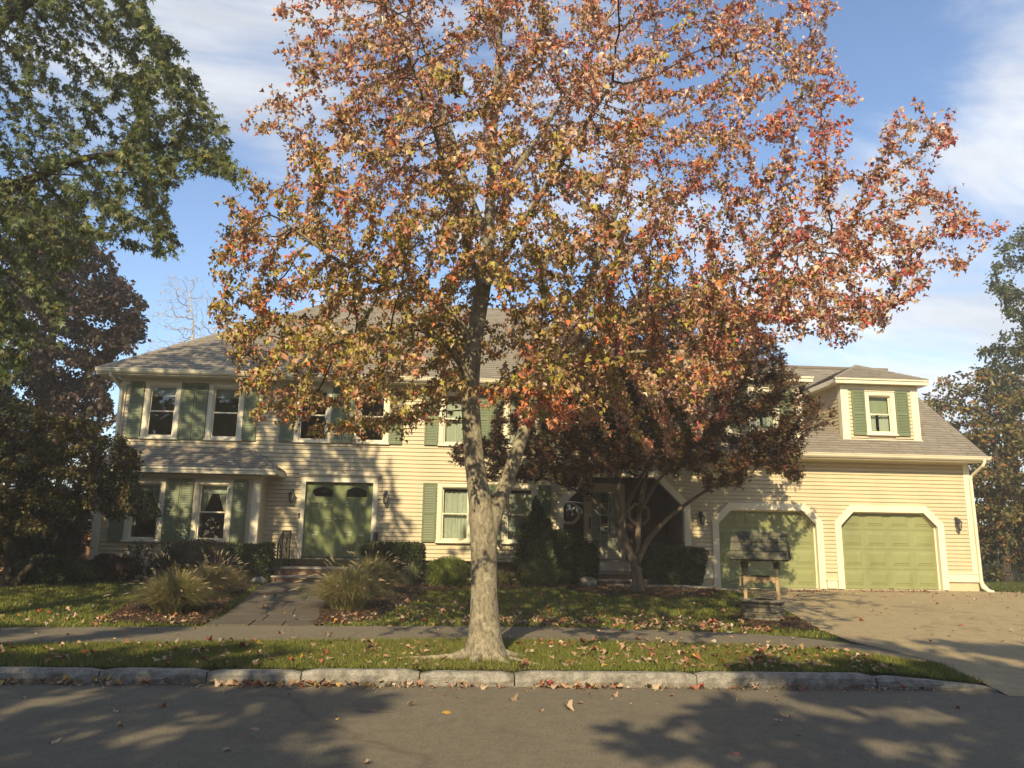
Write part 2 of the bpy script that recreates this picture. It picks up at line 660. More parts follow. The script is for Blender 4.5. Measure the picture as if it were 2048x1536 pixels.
def grid_sheet(name, xs, ys, zf, mat, off=0.0):
    X, Y = np.meshgrid(xs, ys)
    V = np.stack([X, Y, zf(X, Y) + off], -1).reshape(-1, 3)
    nx, ny = len(xs), len(ys)
    i = np.arange((nx - 1) * (ny - 1))
    a = (i // (nx - 1)) * nx + i % (nx - 1)
    F = np.stack([a, a + 1, a + nx + 1, a + nx], -1)
    o = link(name, npmesh(name, V, 4, F, mat, True))
    return o


def strip(name, left, right, mat, off, n=120, m=10, kind='structure', zf=None, parent=None, wob=0.0, seed=0):
    """sheet between two boundary polylines, laid on the ground"""
    rs = np.random.RandomState(seed)

    def samp(pl, n):
        pl = np.array(pl, float)
        d = np.r_[0, np.cumsum(np.hypot(*np.diff(pl, axis=0).T))]
        t = np.linspace(0, d[-1], n)
        p = np.stack([np.interp(t, d, pl[:, 0]), np.interp(t, d, pl[:, 1])], -1)
        if wob:
            ph = rs.rand(6) * 6.28
            p = p + wob * np.stack([sum(np.sin(t * (k + 1) * 1.7 + ph[k]) / (k + 1) for k in range(3)), sum(np.sin(t * (k + 1) * 2.1 + ph[k + 3]) / (k + 1) for k in range(3))], -1)
        return p
    a, b = samp(left, n), samp(right, n)
    s = np.linspace(0, 1, m)[None, :, None]
    P = a[:, None] * (1 - s) + b[:, None] * s
    z = (zf or gz)(P[..., 0], P[..., 1]) + off
    V = np.concatenate([P, z[..., None]], -1).reshape(-1, 3)
    i = np.arange((n - 1) * (m - 1))
    q = (i // (m - 1)) * m + i % (m - 1)
    F = np.stack([q, q + 1, q + m + 1, q + m], -1)
    o = link(name, npmesh(name, V, 4, F, mat, True), parent)
    if parent is None:
        tag(o, kind=kind)
    return o


xs = np.r_[np.linspace(-150, -40, 12), np.linspace(-39, 39, 200), np.linspace(40, 150, 12)]
ys = np.r_[np.linspace(8.80, 24, 90), np.linspace(25, 60, 20), np.linspace(65, 150, 10)]


def gbase(X, Y):
    yk = kerbY(X)
    return np.where(Y < yk + 0.25, np.minimum(gz(X, Y), 0.15) - 0.25, gz(X, Y))


g = grid_sheet('ground', xs, ys, gbase, M['turf'])
tag(g, kind='structure')
road = grid_sheet('road', np.linspace(-150, 150, 60), np.linspace(-6, 9.2, 30), lambda X, Y: 0 * X + 0.018 * np.clip(1 - np.abs(Y - 1) / 9, 0, 1) - 0.002 * 0, M['road'])
tag(road, kind='structure')
# the ground across the street, behind the viewer
g2 = grid_sheet('ground_across_street', np.linspace(-150, 150, 30), np.linspace(-90, -3.2, 40), lambda X, Y: 0.12 + 0 * X, M['turf'])
tag(g2, kind='structure')

SW_F = [(-40, 10.4), (-12, 10.5), (-5.7, 10.75), (-2.7, 11.15), (0.2, 11.45), (1.6, 11.4), (4.2, 11.0), (5.4, 10.65), (6.3, 10.2), (7.4, 9.6)]
SW_B = [(-40, 12.1), (-12, 12.25), (-6.6, 12.4), (-3.1, 12.75), (0.0, 12.95), (2.5, 12.85), (4.7, 12.3), (5.5, 11.75), (6.0, 11.35), (7.5, 11.2)]
sidewalk = strip('sidewalk', SW_F, SW_B, M['walk'], 0.008, 260, 12, wob=0.012)
DR_L = [(6.05, 8.35), (6.25, 9.3), (6.45, 10.1), (6.2, 11.0), (5.98, 11.6), (6.15, 13.0), (6.5, 14.8), (6.9, 17.5), (7.1, 19.5), (6.95, 20.4), (7.0, 21.3)]
DR_R = [(24, 8.0), (23, 9.3), (22, 10.3), (21, 11.4), (20, 12.5), (19, 14), (18, 16), (17.2, 18), (16.4, 19.5), (15.9, 20.6), (15.0, 21.3)]
drive = strip('driveway', DR_L, DR_R, M['drive'], 0.0, 120, 60, wob=0.02, seed=2, zf=lambda X, Y: np.where(Y < 9.2, 0.002 + (gz(X, 9.2 + 0 * Y) + 0.012) * np.clip((Y - 8.3) / 0.9, 0, 1), gz(X, Y) + 0.014))
WK_L = [(-3.78, 12.7), (-3.85, 14.2), (-4.05, 16.5), (-4.25, 18.2), (-4.25, 19.75)]
WK_R = [(-2.08, 12.8), (-2.25, 14.5), (-2.45, 16.5), (-2.3, 18.2), (-2.0, 19.75)]
walk = strip('front_walkway', WK_L, WK_R, M['walk'], 0.006, 60, 12, wob=0.01, seed=3)
# flagstones of the front walk, each its own slab
rs = np.random.RandomState(5)
fy = 12.78
row = 0
while fy < 19.5:
    dep = 0.62 + 0.2 * rs.rand()
    y0, y1 = fy + 0.012, min(fy + dep, 19.7)
    xl0, xr0 = np.interp(y0, [p[1] for p in WK_L], [p[0] for p in WK_L]), np.interp(y0, [p[1] for p in WK_R], [p[0] for p in WK_R])
    xl1, xr1 = np.interp(y1, [p[1] for p in WK_L], [p[0] for p in WK_L]), np.interp(y1, [p[1] for p in WK_R], [p[0] for p in WK_R])
    cuts = [0.0, 0.4 + 0.25 * rs.rand(), 1.0] if row % 2 else [0.0, 0.27 + 0.15 * rs.rand(), 0.68 + 0.1 * rs.rand(), 1.0]
    for a, b in zip(cuts[:-1], cuts[1:]):
        mb = MB()
        e = 0.011
        P = [(xl0 + (xr0 - xl0) * a + e, y0), (xl0 + (xr0 - xl0) * b - e, y0), (xl1 + (xr1 - xl1) * b - e, y1), (xl1 + (xr1 - xl1) * a + e, y1)]
        h = 0.020 + 0.008 * rs.rand()
        tilt = rs.randn(4) * 0.0025
        mb.add([(p[0], p[1], float(gz(*p)) + 0.002) for p in P] + [(p[0] + (0.008 if i in (0, 3) else -0.008), p[1] + (0.008 if i < 2 else -0.008), float(gz(*p)) + h + tilt[i]) for i, p in enumerate(P)],
               [(4, 5, 6, 7), (0, 1, 5, 4), (1, 2, 6, 5), (2, 3, 7, 6), (3, 0, 4, 7)])
        mb.build('flagstone', M['flag'], walk)
    fy = y1
    row += 1

# planting beds of bark mulch
BEDS = [
    ('planting_bed', [(-9.6, 18.9), (-7.5, 18.7), (-6.2, 17.6), (-5.9, 15.0), (-5.5, 13.2), (-3.95, 12.85)], [(-9.6, 21.15), (-7.5, 21.1), (-5.8, 20.6), (-4.5, 19.6), (-4.2, 16.0), (-3.82, 12.95)]),
    ('planting_bed', [(-2.1, 12.85), (-1.2, 13.6), (-0.9, 15.3), (-0.6, 17.4), (0.9, 18.3), (2.4, 18.6), (3.4, 18.7)], [(-2.2, 13.0), (-2.3, 15.0), (-2.3, 18.0), (-1.9, 21.1), (0.5, 21.15), (2.0, 21.1), (3.5, 20.6)]),
    ('planting_bed', [(2.7, 18.0), (3.4, 17.1), (4.6, 16.8), (5.8, 17.2), (6.4, 18.2)], [(2.9, 19.2), (3.6, 19.4), (4.6, 19.2), (5.6, 19.0), (6.3, 18.8)]),
    ('planting_bed', [(5.0, 13.7), (5.2, 13.2), (5.7, 12.75), (6.1, 12.75), (6.2, 13.3)], [(5.0, 14.2), (5.3, 14.5), (5.7, 14.6), (6.2, 14.5), (6.35, 14.0)]),
]
for i, (nm, a, b) in enumerate(BEDS):
    strip(nm, a, b, M['mulch'], 0.022, 60, 12, wob=0.05, seed=20 + i)
# mown lawn right of the drive
strip('side_lawn', [(15.6, 20.9), (16.6, 19.6), (18, 17.5), (30, 16)], [(15.4, 24), (17, 25), (19, 26), (30, 27)], M['turf'], 0.03, 30, 10)
# grey stepping-stone path to the porch
path = strip('porch_path', [(3.9, 19.35), (4.6, 19.15), (5.6, 18.9), (6.4, 18.5), (6.75, 18.1)], [(3.9, 19.85), (4.8, 19.8), (6.0, 19.7), (6.8, 19.5), (7.1, 19.1)], M['gap'], 0.024, 40, 6)
for k in range(7):
    t0, t1 = k / 7 + 0.008, (k + 1) / 7 - 0.008
    f = lambda pl, t: (np.interp(t, np.linspace(0, 1, len(pl)), [p[0] for p in pl]), np.interp(t, np.linspace(0, 1, len(pl)), [p[1] for p in pl]))
    A = [(3.9, 19.37), (4.6, 19.17), (5.6, 18.92), (6.4, 18.52), (6.75, 18.12)]
    B = [(3.9, 19.83), (4.8, 19.78), (6.0, 19.68), (6.8, 19.48), (7.1, 19.08)]
    P = [f(A, t0), f(A, t1), f(B, t1), f(B, t0)]
    mb = MB()
    mb.add([(p[0], p[1], float(gz(*p)) + 0.02) for p in P] + [(p[0], p[1], float(gz(*p)) + 0.05) for p in P], [(4, 5, 6, 7), (0, 1, 5, 4), (1, 2, 6, 5), (2, 3, 7, 6), (3, 0, 4, 7)])
    mb.build('paving_slab', M['tread'], path)

# granite kerb: one rough stone after another
kerb = empty('kerb', (0, 8.95, 0))
tag(kerb, kind='structure')
joints = [-40, -34, -28, -22, -17, -13.5, -11.2, -9.4, -7.6, -5.9, -3.73, -2.59, -1.58, -0.30, 0.74, 2.77, 4.81, 6.2]
rs = np.random.RandomState(11)
for j, (a, b) in enumerate(zip(joints[:-1], joints[1:])):
    g_ = 0.008
    n = max(3, int((b - a) * 7) + 1)
    xs_ = np.linspace(a + g_, b - g_, n)
    mb = MB()
    dz, dy = rs.randn() * 0.006, rs.randn() * 0.008
    prof = []
    for i, x in enumerate(xs_):
        yk = float(kerbY(x)) + dy
        h = 0.15 + dz
        if a > 4.7:
            h = 0.145 - 0.105 * (x - a) / (b - a)
            yk -= 0.02 + 0.12 * ((x - a) / (b - a)) ** 2
        e = min(i, n - 1 - i)
        rnd = 0.025 if e == 0 else 0.0
        h -= rnd
        j_ = rs.randn(4) * 0.006
        prof.append([(x, yk + rnd * 0.6 + 0.004, -0.05), (x, yk + rnd * 0.6 - 0.012 + j_[0], 0.35 * h), (x, yk + rnd * 0.6 - 0.010 + j_[1], 0.7 * h), (x, yk + rnd * 0.6 + 0.008, h - 0.014), (x, yk + 0.026, h + j_[3] * 0.3), (x, yk + 0.15, h - 0.004 + j_[2] * 0.3), (x, yk + 0.155, -0.05)])
    vs_ = [p for r_ in prof for p in r_]
    k = 7
    fs = [(i * k + q, (i + 1) * k + q, (i + 1) * k + q + 1, i * k + q + 1) for i in range(n - 1) for q in range(k - 1)]
    fs += [tuple(range(k)), tuple((n - 1) * k + q for q in range(k - 1, -1, -1))]
    mb.add(vs_, fs)
    mb.build('kerb_stone', M['granite'], kerb)

# ------------------------------------------------------------------ house
F0 = 21.2           # front wall plane
BY = F0 - 0.75      # bay front plane
EXPO = 0.108
house = empty('house', (-1.0, F0, 0.4), 'cream clapboard colonial house with green shutters, hip roof and two-door garage wing', 'house')
# unit clapboard (length 1 along x)
ub = MB()
GAP = 0.013
ub.add([(0, -0.036, GAP), (1, -0.036, GAP), (1, -0.016, EXPO), (0, -0.016, EXPO), (0, 0, GAP), (1, 0, GAP), (1, 0, EXPO), (0, 0, EXPO)],
       [(0, 1, 2, 3), (0, 4, 5, 1), (0, 3, 7, 4), (1, 5, 6, 2), (3, 2, 6, 7)])
UBOARD = bpy.data.meshes.new('clapboard')
UBOARD.from_pydata(ub.v, [], ub.f)
UBOARD.materials.append(M['siding'])
SEGS = []


def courses(x0, x1, z0, z1, Y, wall, holes):
    """holes: functions z0,z1 -> (xa,xb) or None"""
    z = z0
    while z < z1 - 0.02:
        zt = min(z + EXPO, z1)
        iv = [(x0, x1)]
        for h in holes:
            r_ = h(z + 0.02, zt - 0.02)
            if r_ is None:
                continue
            nv = []
            for a, b in iv:
                if r_[1] <= a or r_[0] >= b:
                    nv.append((a, b))
                else:
                    if r_[0] > a + 0.01:
                        nv.append((a, r_[0]))
                    if r_[1] < b - 0.01:
                        nv.append((r_[1], b))
            iv = nv
        for a, b in iv:
            while b - a > 4.4:          # boards are butted end to end
                l_ = 2.6 + 1.7 * random.random()
                SEGS.append((l_ - 0.003, a, z, Y, wall))
                a += l_
            SEGS.append((b - a, a, z, Y, wall))
        z += EXPO


def rect_hole(x0, x1, z0, z1):
    return lambda a, b: (x0, x1) if (b > z0 and a < z1) else None


def cham_hole(x0, x1, z0, z1, c):
    def f(a, b):
        if b <= z0 or a >= z1:
            return None
        k = max(0.0, (a + b) / 2 - (z1 - c))
        k = min(k, c)
        return (x0 + k, x1 - k)
    return f


def backing(name, x0, x1, z0, z1, Y, rects, mat=None, parent=None):
    xs_ = sorted({x0, x1} | {min(max(v, x0), x1) for r_ in rects for v in r_[:2]})
    zs_ = sorted({z0, z1} | {min(max(v, z0), z1) for r_ in rects for v in r_[2:]})
    mb = MB()
    for a, b in zip(xs_[:-1], xs_[1:]):
        for c, d in zip(zs_[:-1], zs_[1:]):
            mx, mz = (a + b) / 2, (c + d) / 2
            if any(r_[0] < mx < r_[1] and r_[2] < mz < r_[3] for r_ in rects):
                continue
            mb.quad((a, Y, c), (b, Y, c), (b, Y, d), (a, Y, d))
            mb.quad((a, Y + 0.12, c), (a, Y + 0.12, d), (b, Y + 0.12, d), (b, Y + 0.12, c))
    return mb.build(name, mat or M['siding'], parent or house)


CW = 0.105  # casing width


def window(x0, x1, z0, z1, Y, inside='none'):
    """x0..x1,z0..z1 = outside of the casing"""
    xi0, xi1, zi0, zi1 = x0 + CW, x1 - CW, z0 + 0.07, z1 - CW
    mb = MB()
    yf = Y - 0.056
    mb.box(x0, xi0, yf, Y + 0.10, z0 + 0.045, z1)
    mb.box(xi1, x1, yf, Y + 0.10, z0 + 0.045, z1)
    mb.box(xi0, xi1, yf, Y + 0.10, zi1, z1)
    mb.box(xi0, xi1, yf, Y + 0.10, z0 + 0.045, zi0)
    # inner bead and drip cap
    for a, b, c, d in ((xi0, xi0 + 0.022, zi0, zi1), (xi1 - 0.022, xi1, zi0, zi1), (xi0 + 0.022, xi1 - 0.022, zi1 - 0.022, zi1)):
        mb.box(a, b, yf + 0.02, Y + 0.09, c, d)
    mb.box(x0 - 0.012, x1 + 0.012, yf - 0.02, Y + 0.02, z1, z1 + 0.022)
    wo = mb.build('window', M['trim'], house)
    MB().bbox(x0 - 0.03, x1 + 0.03, yf - 0.035, Y + 0.02, z0, z0 + 0.045, 0.008).build('sill', M['trim'], wo)
    zm = (zi0 + zi1) / 2
    a, b = xi0 + 0.022, xi1 - 0.022
    for lo, hi, yy in ((zm - 0.018, zi1 - 0.022, Y + 0.03), (zi0, zm + 0.018, Y + 0.005)):
        s = MB()
        t = 0.038
        s.box(a, a + t, yy, yy + 0.03, lo, hi).box(b - t, b, yy, yy + 0.03, lo, hi)
        s.box(a + t, b - t, yy, yy + 0.03, hi - 0.036, hi).box(a + t, b - t, yy, yy + 0.03, lo, lo + (0.036 if hi > zm + 0.1 else 0.06))
        s.build('sash', M['trim'], wo)
        p = MB()
        p.quad((a + t - 0.004, yy + 0.015, lo + 0.02), (b - t + 0.004, yy + 0.015, lo + 0.02), (b - t + 0.004, yy + 0.015, hi - 0.02), (a + t - 0.004, yy + 0.015, hi - 0.02))
        p.build('pane', M['glass'], wo)

    def drape(nm, edge0, edge1, zt, zb, fold=0.012, nf=7, yy=Y + 0.16, m=M['curtain']):
        c = MB()
        nx, nz_ = 40, 14
        vs_ = []
        for j in range(nz_ + 1):
            t = j / nz_
            z = zt + (zb - zt) * t
            e0, e1 = edge0(t), edge1(t)
            for i in range(nx + 1):
                s = i / nx
                vs_.append((e0 + (e1 - e0) * s, yy + fold * math.sin(s * nf * 6.283 + 0.6 * math.sin(3 * t)) + fold * 0.5 * math.sin(s * nf * 2.3 * 6.283), z))
        fs = [(j * (nx + 1) + i, j * (nx + 1) + i + 1, (j + 1) * (nx + 1) + i + 1, (j + 1) * (nx + 1) + i) for j in range(nz_) for i in range(nx)]
        c.add(vs_, fs)
        c.build(nm, m, wo, True)
    W = b - a
    H = zi1 - zi0
    if inside == 'full':
        drape('curtain', lambda t: a, lambda t: b, zi1 - 0.12, zm + 0.0, nf=5)
        drape('curtain', lambda t: a, lambda t: (a + b) / 2 + 0.02, zm - 0.03, zi0, nf=4, yy=Y + 0.13)
        drape('curtain', lambda t: (a + b) / 2 - 0.01, lambda t: b, zm - 0.03, zi0, nf=4, yy=Y + 0.14)
    elif inside == 'tied':
        drape('valance', lambda t: a, lambda t: b, zi1, zi1 - 0.30 * H * 0.55, 0.006, 4, Y + 0.13)
        drape('curtain', lambda t: a - 0.02, lambda t: a + W * (0.44 - 0.36 * min(1, t * 1.8)), zi1 - 0.12, zi0, nf=4)
        drape('curtain', lambda t: b - W * (0.44 - 0.36 * min(1, t * 1.8)), lambda t: b + 0.02, zi1 - 0.12, zi0, nf=4)
    elif inside == 'shade':
        drape('roller_shade', lambda t: a, lambda t: b, zi1, zi1 - 0.20 * H, 0.0015, 1, Y + 0.13, M['curtain'])
    elif inside == 'dormer':
        drape('roller_shade', lambda t: a, lambda t: b, zi1, zm, 0.001, 1, Y + 0.13, M['shade'])
        drape('curtain', lambda t: a, lambda t: a + W * 0.40, zm + 0.02, zi0, nf=3, yy=Y + 0.14)
        drape('curtain', lambda t: b - W * 0.45, lambda t: b, zm + 0.02, zi0, nf=3, yy=Y + 0.14)
    return (xi0, xi1, zi0, zi1)


def shutter(x0, x1, z0, z1, Y):
    st = 0.045
    zm = (z0 + z1) / 2 - 0.02
    yf = Y - 0.070
    mb = MB()
    mb.box(x0, x0 + st, yf, Y - 0.030, z0, z1).box(x1 - st, x1, yf, Y - 0.030, z0, z1)
    for a, b in ((z0, z0 + 0.07), (zm - 0.03, zm + 0.03), (z1 - 0.05, z1)):
        mb.box(x0 + st, x1 - st, yf, Y - 0.030, a, b)
    mb.box(x0 + st, x1 - st, Y - 0.040, Y - 0.030, z0, z1)
    s = mb.build('shutter', M['shutter'], house)
    lv = MB()
    for a, b in ((z0 + 0.07, zm - 0.03), (zm + 0.03, z1 - 0.05)):
        n = int((b - a) / 0.043)
        for k in range(n):
            z = a + (k + 0.5) * (b - a) / n
            lv.add([(x0 + st, yf + 0.004, z - 0.022), (x1 - st, yf + 0.004, z - 0.022), (x1 - st, yf + 0.022, z + 0.02), (x0 + st, yf + 0.022, z + 0.02),
                    (x0 + st, yf + 0.010, z - 0.026), (x1 - st, yf + 0.010, z - 0.026)], [(0, 1, 2, 3), (4, 5, 1, 0)])
    tag(lv.build('louvers', M['shutter'], s), kind='stuff')


# ---- openings of the long front wall
UW = [(-8.36, -7.42, 4.04, 5.62), (-6.68, -5.73, 4.04, 5.62), (-4.34, -3.38, 4.04, 5.62), (-2.72, -1.80, 4.04, 5.62), (-0.42, 0.54, 4.04, 5.62), (1.36, 2.30, 4.04, 5.62), (3.9, 4.84, 4.04, 5.62)]
MW = [(-0.40, 0.57, 1.43, 3.04), (1.36, 2.32, 1.43, 3.04)]
DOOR = (-3.93, -2.14, 1.04, 3.0)
PORCH = (3.04, 6.40, 0.62, 3.30, 0.80)   # x0,x1,z0,z1,chamfer
Z0M, Z1M = 0.72, 5.70
holes = [rect_hole(a + 0.03, b - 0.03, c + 0.02, d - 0.03) for a, b, c, d in UW + MW]
holes += [rect_hole(-4.03, -2.04, 0.4, 3.10), cham_hole(PORCH[0] - 0.1, PORCH[1] + 0.1, 0.0, PORCH[3] + 0.1, 0.86), rect_hole(-8.9, -5.0, 0, 3.62)]
rects = [(a + CW, b - CW, c + 0.07, d - CW) for a, b, c, d in UW + MW] + [DOOR, (PORCH[0], PORCH[1], 0.3, PORCH[3]), (-8.9, -5.05, 0.5, 3.0)]
wall_main = backing('front_wall', -9.0, 6.6, 0.3, Z1M, F0, rects)
courses(-8.85, 6.6, Z0M, Z1M - 0.16, F0, wall_main, holes)
# corner triangles over the porch opening
for sx, xa in ((1, PORCH[0]), (-1, PORCH[1])):
    MB().prism([(xa, PORCH[3] - 0.8), (xa + sx * 0.8, PORCH[3]), (xa, PORCH[3])][::sx], F0, F0 + 0.12).build('wall_corner', M['siding'], wall_main)
# ---- bay wall
BW = [(-8.22, -7.30, 1.35, 2.94), (-6.58, -5.62, 1.35, 2.94)]
wall_bay = backing('bay_wall', -8.96, -4.96, 0.45, 3.10, BY, [(a + CW, b - CW, c + 0.07, d - CW) for a, b, c, d in BW])
courses(-8.81, -5.11, 0.70, 3.02, BY, wall_bay, [rect_hole(a + 0.03, b - 0.03, c + 0.02, d - 0.03) for a, b, c, d in BW])
mb = MB()
mb.box(-8.96, -8.95, BY + 0.002, F0, 0.45, 3.1).box(-4.97, -4.96, BY + 0.002, F0 - 0.002, 0.45, 3.1)
mb.build('bay_side_wall', M['siding'], house)
# right cheek of the bay gets boards too
mb = MB()
z = 0.70
while z < 3.0:
    mb.add([(-4.94, BY + 0.02, z), (-4.94, F0 - 0.02, z), (-4.953, F0 - 0.02, z + EXPO), (-4.953, BY + 0.02, z + EXPO), (-4.96, BY + 0.02, z), (-4.96, F0 - 0.02, z)], [(0, 1, 2, 3), (4, 5, 1, 0)])
    z += EXPO
tag(mb.build('cheek_boards', M['siding'], house), kind='stuff')
# ---- garage wall
GD = [(7.37, 10.16, 0.355, 2.47), (10.88, 13.70, 0.355, 2.47)]
GC = 0.38
wall_gar = backing('garage_wall', 6.6, 14.78, 0.25, 4.0, F0, [(a, b, 0.25, d) for a, b, c, d in GD])
courses(6.6, 14.64, 0.80, 3.92, F0, wall_gar, [cham_hole(a - 0.12, b + 0.12, 0, d + 0.12, GC + 0.02) for a, b, c, d in GD])
for a, b, c, d in GD:
    for sx, xa in ((1, a), (-1, b)):
        MB().prism([(xa, d - GC), (xa + sx * GC, d), (xa, d)][::sx], F0, F0 + 0.12).build('wall_corner', M['trim'], wall_gar)

SEGS.sort(key=lambda s: -s[0])
rest = {}
for i, (ln, a, z, Y, wall) in enumerate(SEGS):
    if i < 290:
        o = bpy.data.objects.new('clapboard', UBOARD)
        COL.objects.link(o)
        o.parent = wall
        o.location = Vector((a, Y, z)) - WL[wall.name]
        o.scale = (ln, 1, 1)
    else:
        rest.setdefault(wall.name, (wall, MB()))[1].add([(a + v[0] * ln, Y + v[1], z + v[2]) for v in ub.v], ub.f)
for wl_, mb in rest.values():
    tag(mb.build('short_clapboards', M['siding'], wl_), kind='stuff')

for i, (a, b, c, d) in enumerate(UW):
    window(a, b, c, d, F0, 'shade' if i < 2 else ('full' if i > 3 else 'none'))
for a, b, c, d in MW:
    window(a, b, c, d, F0, 'full')
for a, b, c, d in BW:
    window(a, b, c, d, BY, 'tied')
for a, b in ((-8.75, -8.39), (-7.40, -7.06), (-7.045, -6.71), (-5.71, -5.36), (-4.73, -4.37), (-3.36, -3.065), (-3.05, -2.75), (-1.78, -1.43), (-0.82, -0.45), (0.57, 0.945), (0.955, 1.33), (2.33, 2.70), (3.5, 3.87), (4.87, 5.24)):
    shutter(a, b, 4.06, 5.60, F0 - 0.002)
for a, b in ((-0.80, -0.43), (0.60, 0.96), (0.97, 1.33), (2.35, 2.70)):
    shutter(a, b, 1.46, 3.03, F0 - 0.002)
for a, b in ((-8.60, -8.25), (-7.28, -6.945), (-6.935, -6.61), (-5.60, -5.24)):
    shutter(a, b, 1.38, 2.95, BY - 0.002)

# ---- trim boards
mb = MB()
mb.box(-9.03, -8.87, F0 - 0.045, F0 + 0.14, 3.0, Z1M - 0.16)
mb.build('corner_board', M['trim'], house)
MB().box(-9.0, 6.6, F0 - 0.043, F0, Z1M - 0.17, Z1M).build('frieze_board', M['trim'], house)
mb = MB()
for a, b in ((-8.99, -8.80), (-5.13, -4.93)):
    mb.box(a, b, BY - 0.045, BY + 0.14, 0.55, 3.06)
mb.box(-8.80, -5.13, BY - 0.043, BY, 2.98, 3.06)
mb.box(-8.99, -4.93, BY - 0.06, BY - 0.001, 0.62, 0.70)
mb.build('bay_trim', M['trim'], house)
mb = MB()
mb.box(14.62, 14.81, F0 - 0.045, F0 + 0.14, 0.60, 3.92)
mb.build('corner_board', M['trim'], house)
MB().box(6.6, 14.81, F0 - 0.043, F0, 3.86, 4.0).build('frieze_board', M['trim'], house)
for a, b in ((-4.9, -4.06), (-1.96, 2.94)):
    MB().box(a, b, F0 - 0.05, F0, 0.64, 0.73).build('skirt_board', M['trim'], house)
mb = MB()
for a, b, zb in ((6.52, 7.17, 0.60), (13.90, 14.83, 0.58)):
    mb.box(a, b, F0 - 0.05, F0, zb, 0.80).box(a, b, F0 - 0.068, F0, 0.80, 0.825)
mb.box(10.38, 10.66, F0 - 0.05, F0, 0.37, 0.585).box(10.36, 10.68, F0 - 0.068, F0, 0.585, 0.61)
mb.build('water_table', M['trim'], house)
mb = MB()
mb.box(-8.94, -4.98, BY + 0.02, BY + 0.2, 0.2, 0.62).box(-4.97, 3.0, F0 + 0.01, F0 + 0.2, 0.2, 0.64)
mb.box(6.42, 7.3, F0 + 0.004, F0 + 0.2, 0.2, 0.60).box(13.75, 14.80, F0 + 0.004, F0 + 0.3, 0.15, 0.58).box(10.2, 10.85, F0 + 0.004, F0 + 0.2, 0.2, 0.37)
mb.box(7.3, 10.2, F0 - 0.05, F0 + 0.3, 0.2, 0.352).box(10.85, 13.75, F0 - 0.05, F0 + 0.3, 0.2, 0.352)
mb.build('foundation', M['concrete'], house)
# shell: side and back walls, floors (near-black inner wall colour keeps the rooms dim)
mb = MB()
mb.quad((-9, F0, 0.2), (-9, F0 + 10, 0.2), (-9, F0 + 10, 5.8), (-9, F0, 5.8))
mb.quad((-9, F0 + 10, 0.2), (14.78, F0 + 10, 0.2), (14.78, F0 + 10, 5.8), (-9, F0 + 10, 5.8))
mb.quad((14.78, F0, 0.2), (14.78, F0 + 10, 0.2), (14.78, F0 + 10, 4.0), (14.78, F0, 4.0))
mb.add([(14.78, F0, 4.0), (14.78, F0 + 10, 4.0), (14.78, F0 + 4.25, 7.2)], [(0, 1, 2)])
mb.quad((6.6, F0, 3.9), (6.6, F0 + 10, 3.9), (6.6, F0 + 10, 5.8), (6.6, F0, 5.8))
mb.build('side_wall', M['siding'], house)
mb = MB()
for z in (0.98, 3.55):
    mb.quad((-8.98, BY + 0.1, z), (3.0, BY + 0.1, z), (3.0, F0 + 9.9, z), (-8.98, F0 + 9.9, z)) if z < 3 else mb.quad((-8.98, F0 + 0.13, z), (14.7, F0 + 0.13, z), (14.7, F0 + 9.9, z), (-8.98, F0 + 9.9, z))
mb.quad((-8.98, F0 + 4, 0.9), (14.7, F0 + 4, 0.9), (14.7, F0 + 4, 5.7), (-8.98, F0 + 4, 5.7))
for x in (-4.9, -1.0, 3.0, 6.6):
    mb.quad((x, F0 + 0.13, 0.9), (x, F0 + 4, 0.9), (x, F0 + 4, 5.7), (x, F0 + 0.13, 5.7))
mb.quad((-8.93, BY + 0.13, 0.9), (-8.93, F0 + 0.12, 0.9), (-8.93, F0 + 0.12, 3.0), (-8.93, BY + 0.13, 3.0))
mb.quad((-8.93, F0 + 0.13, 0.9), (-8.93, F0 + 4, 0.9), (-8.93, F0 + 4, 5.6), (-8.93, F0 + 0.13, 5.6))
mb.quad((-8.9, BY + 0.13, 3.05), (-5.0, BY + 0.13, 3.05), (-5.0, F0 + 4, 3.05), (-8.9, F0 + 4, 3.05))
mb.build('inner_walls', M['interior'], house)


# ---- roofs
def shingles(name, O, u, v, L_, bound0, bound1, vmax, parent, seed=0, expo=0.14, tabw=0.30):
    rs = np.random.RandomState(seed)
    O, u, v = Vector(O), Vector(u).normalized(), Vector(v).normalized()
    n = u.cross(v)
    if n.z < 0:
        n = -n
    mb = MB()
    vv = 0.0
    while vv < vmax - 0.02:
        v1 = min(vv + expo, vmax)
        l0, l1, r0, r1 = bound0(vv), bound0(v1), bound1(vv), bound1(v1)
        x = l0 - rs.rand() * tabw
        while x < r0:
            a0, b0 = max(x, l0), min(x + tabw, r0)
            a1, b1 = max(x, l1), min(x + tabw, r1)
            x += tabw * (0.92 + 0.16 * rs.rand())
            if b0 - a0 < 0.01 or b1 <= a1:
                continue
            s = 0.13 + 0.14 * rs.rand()
            mb.col = (s * 1.08, s * 0.93, s * 0.73)
            t = 0.011 + 0.007 * rs.rand()
            j = rs.randn() * 0.004
            P0, P1, P2, P3 = O + u * a0 + v * (vv + j) + n * t, O + u * (b0 - 0.004) + v * (vv + j) + n * t, O + u * b1 + v * v1 + n * 0.002, O + u * a1 + v * v1 + n * 0.002
            mb.add([P0, P1, P2, P3, P0 - n * t, P1 - n * t], [(0, 1, 2, 3), (4, 5, 1, 0)])
        vv += expo
    return tag(mb.build(name, M['shingle'], parent), kind='stuff')


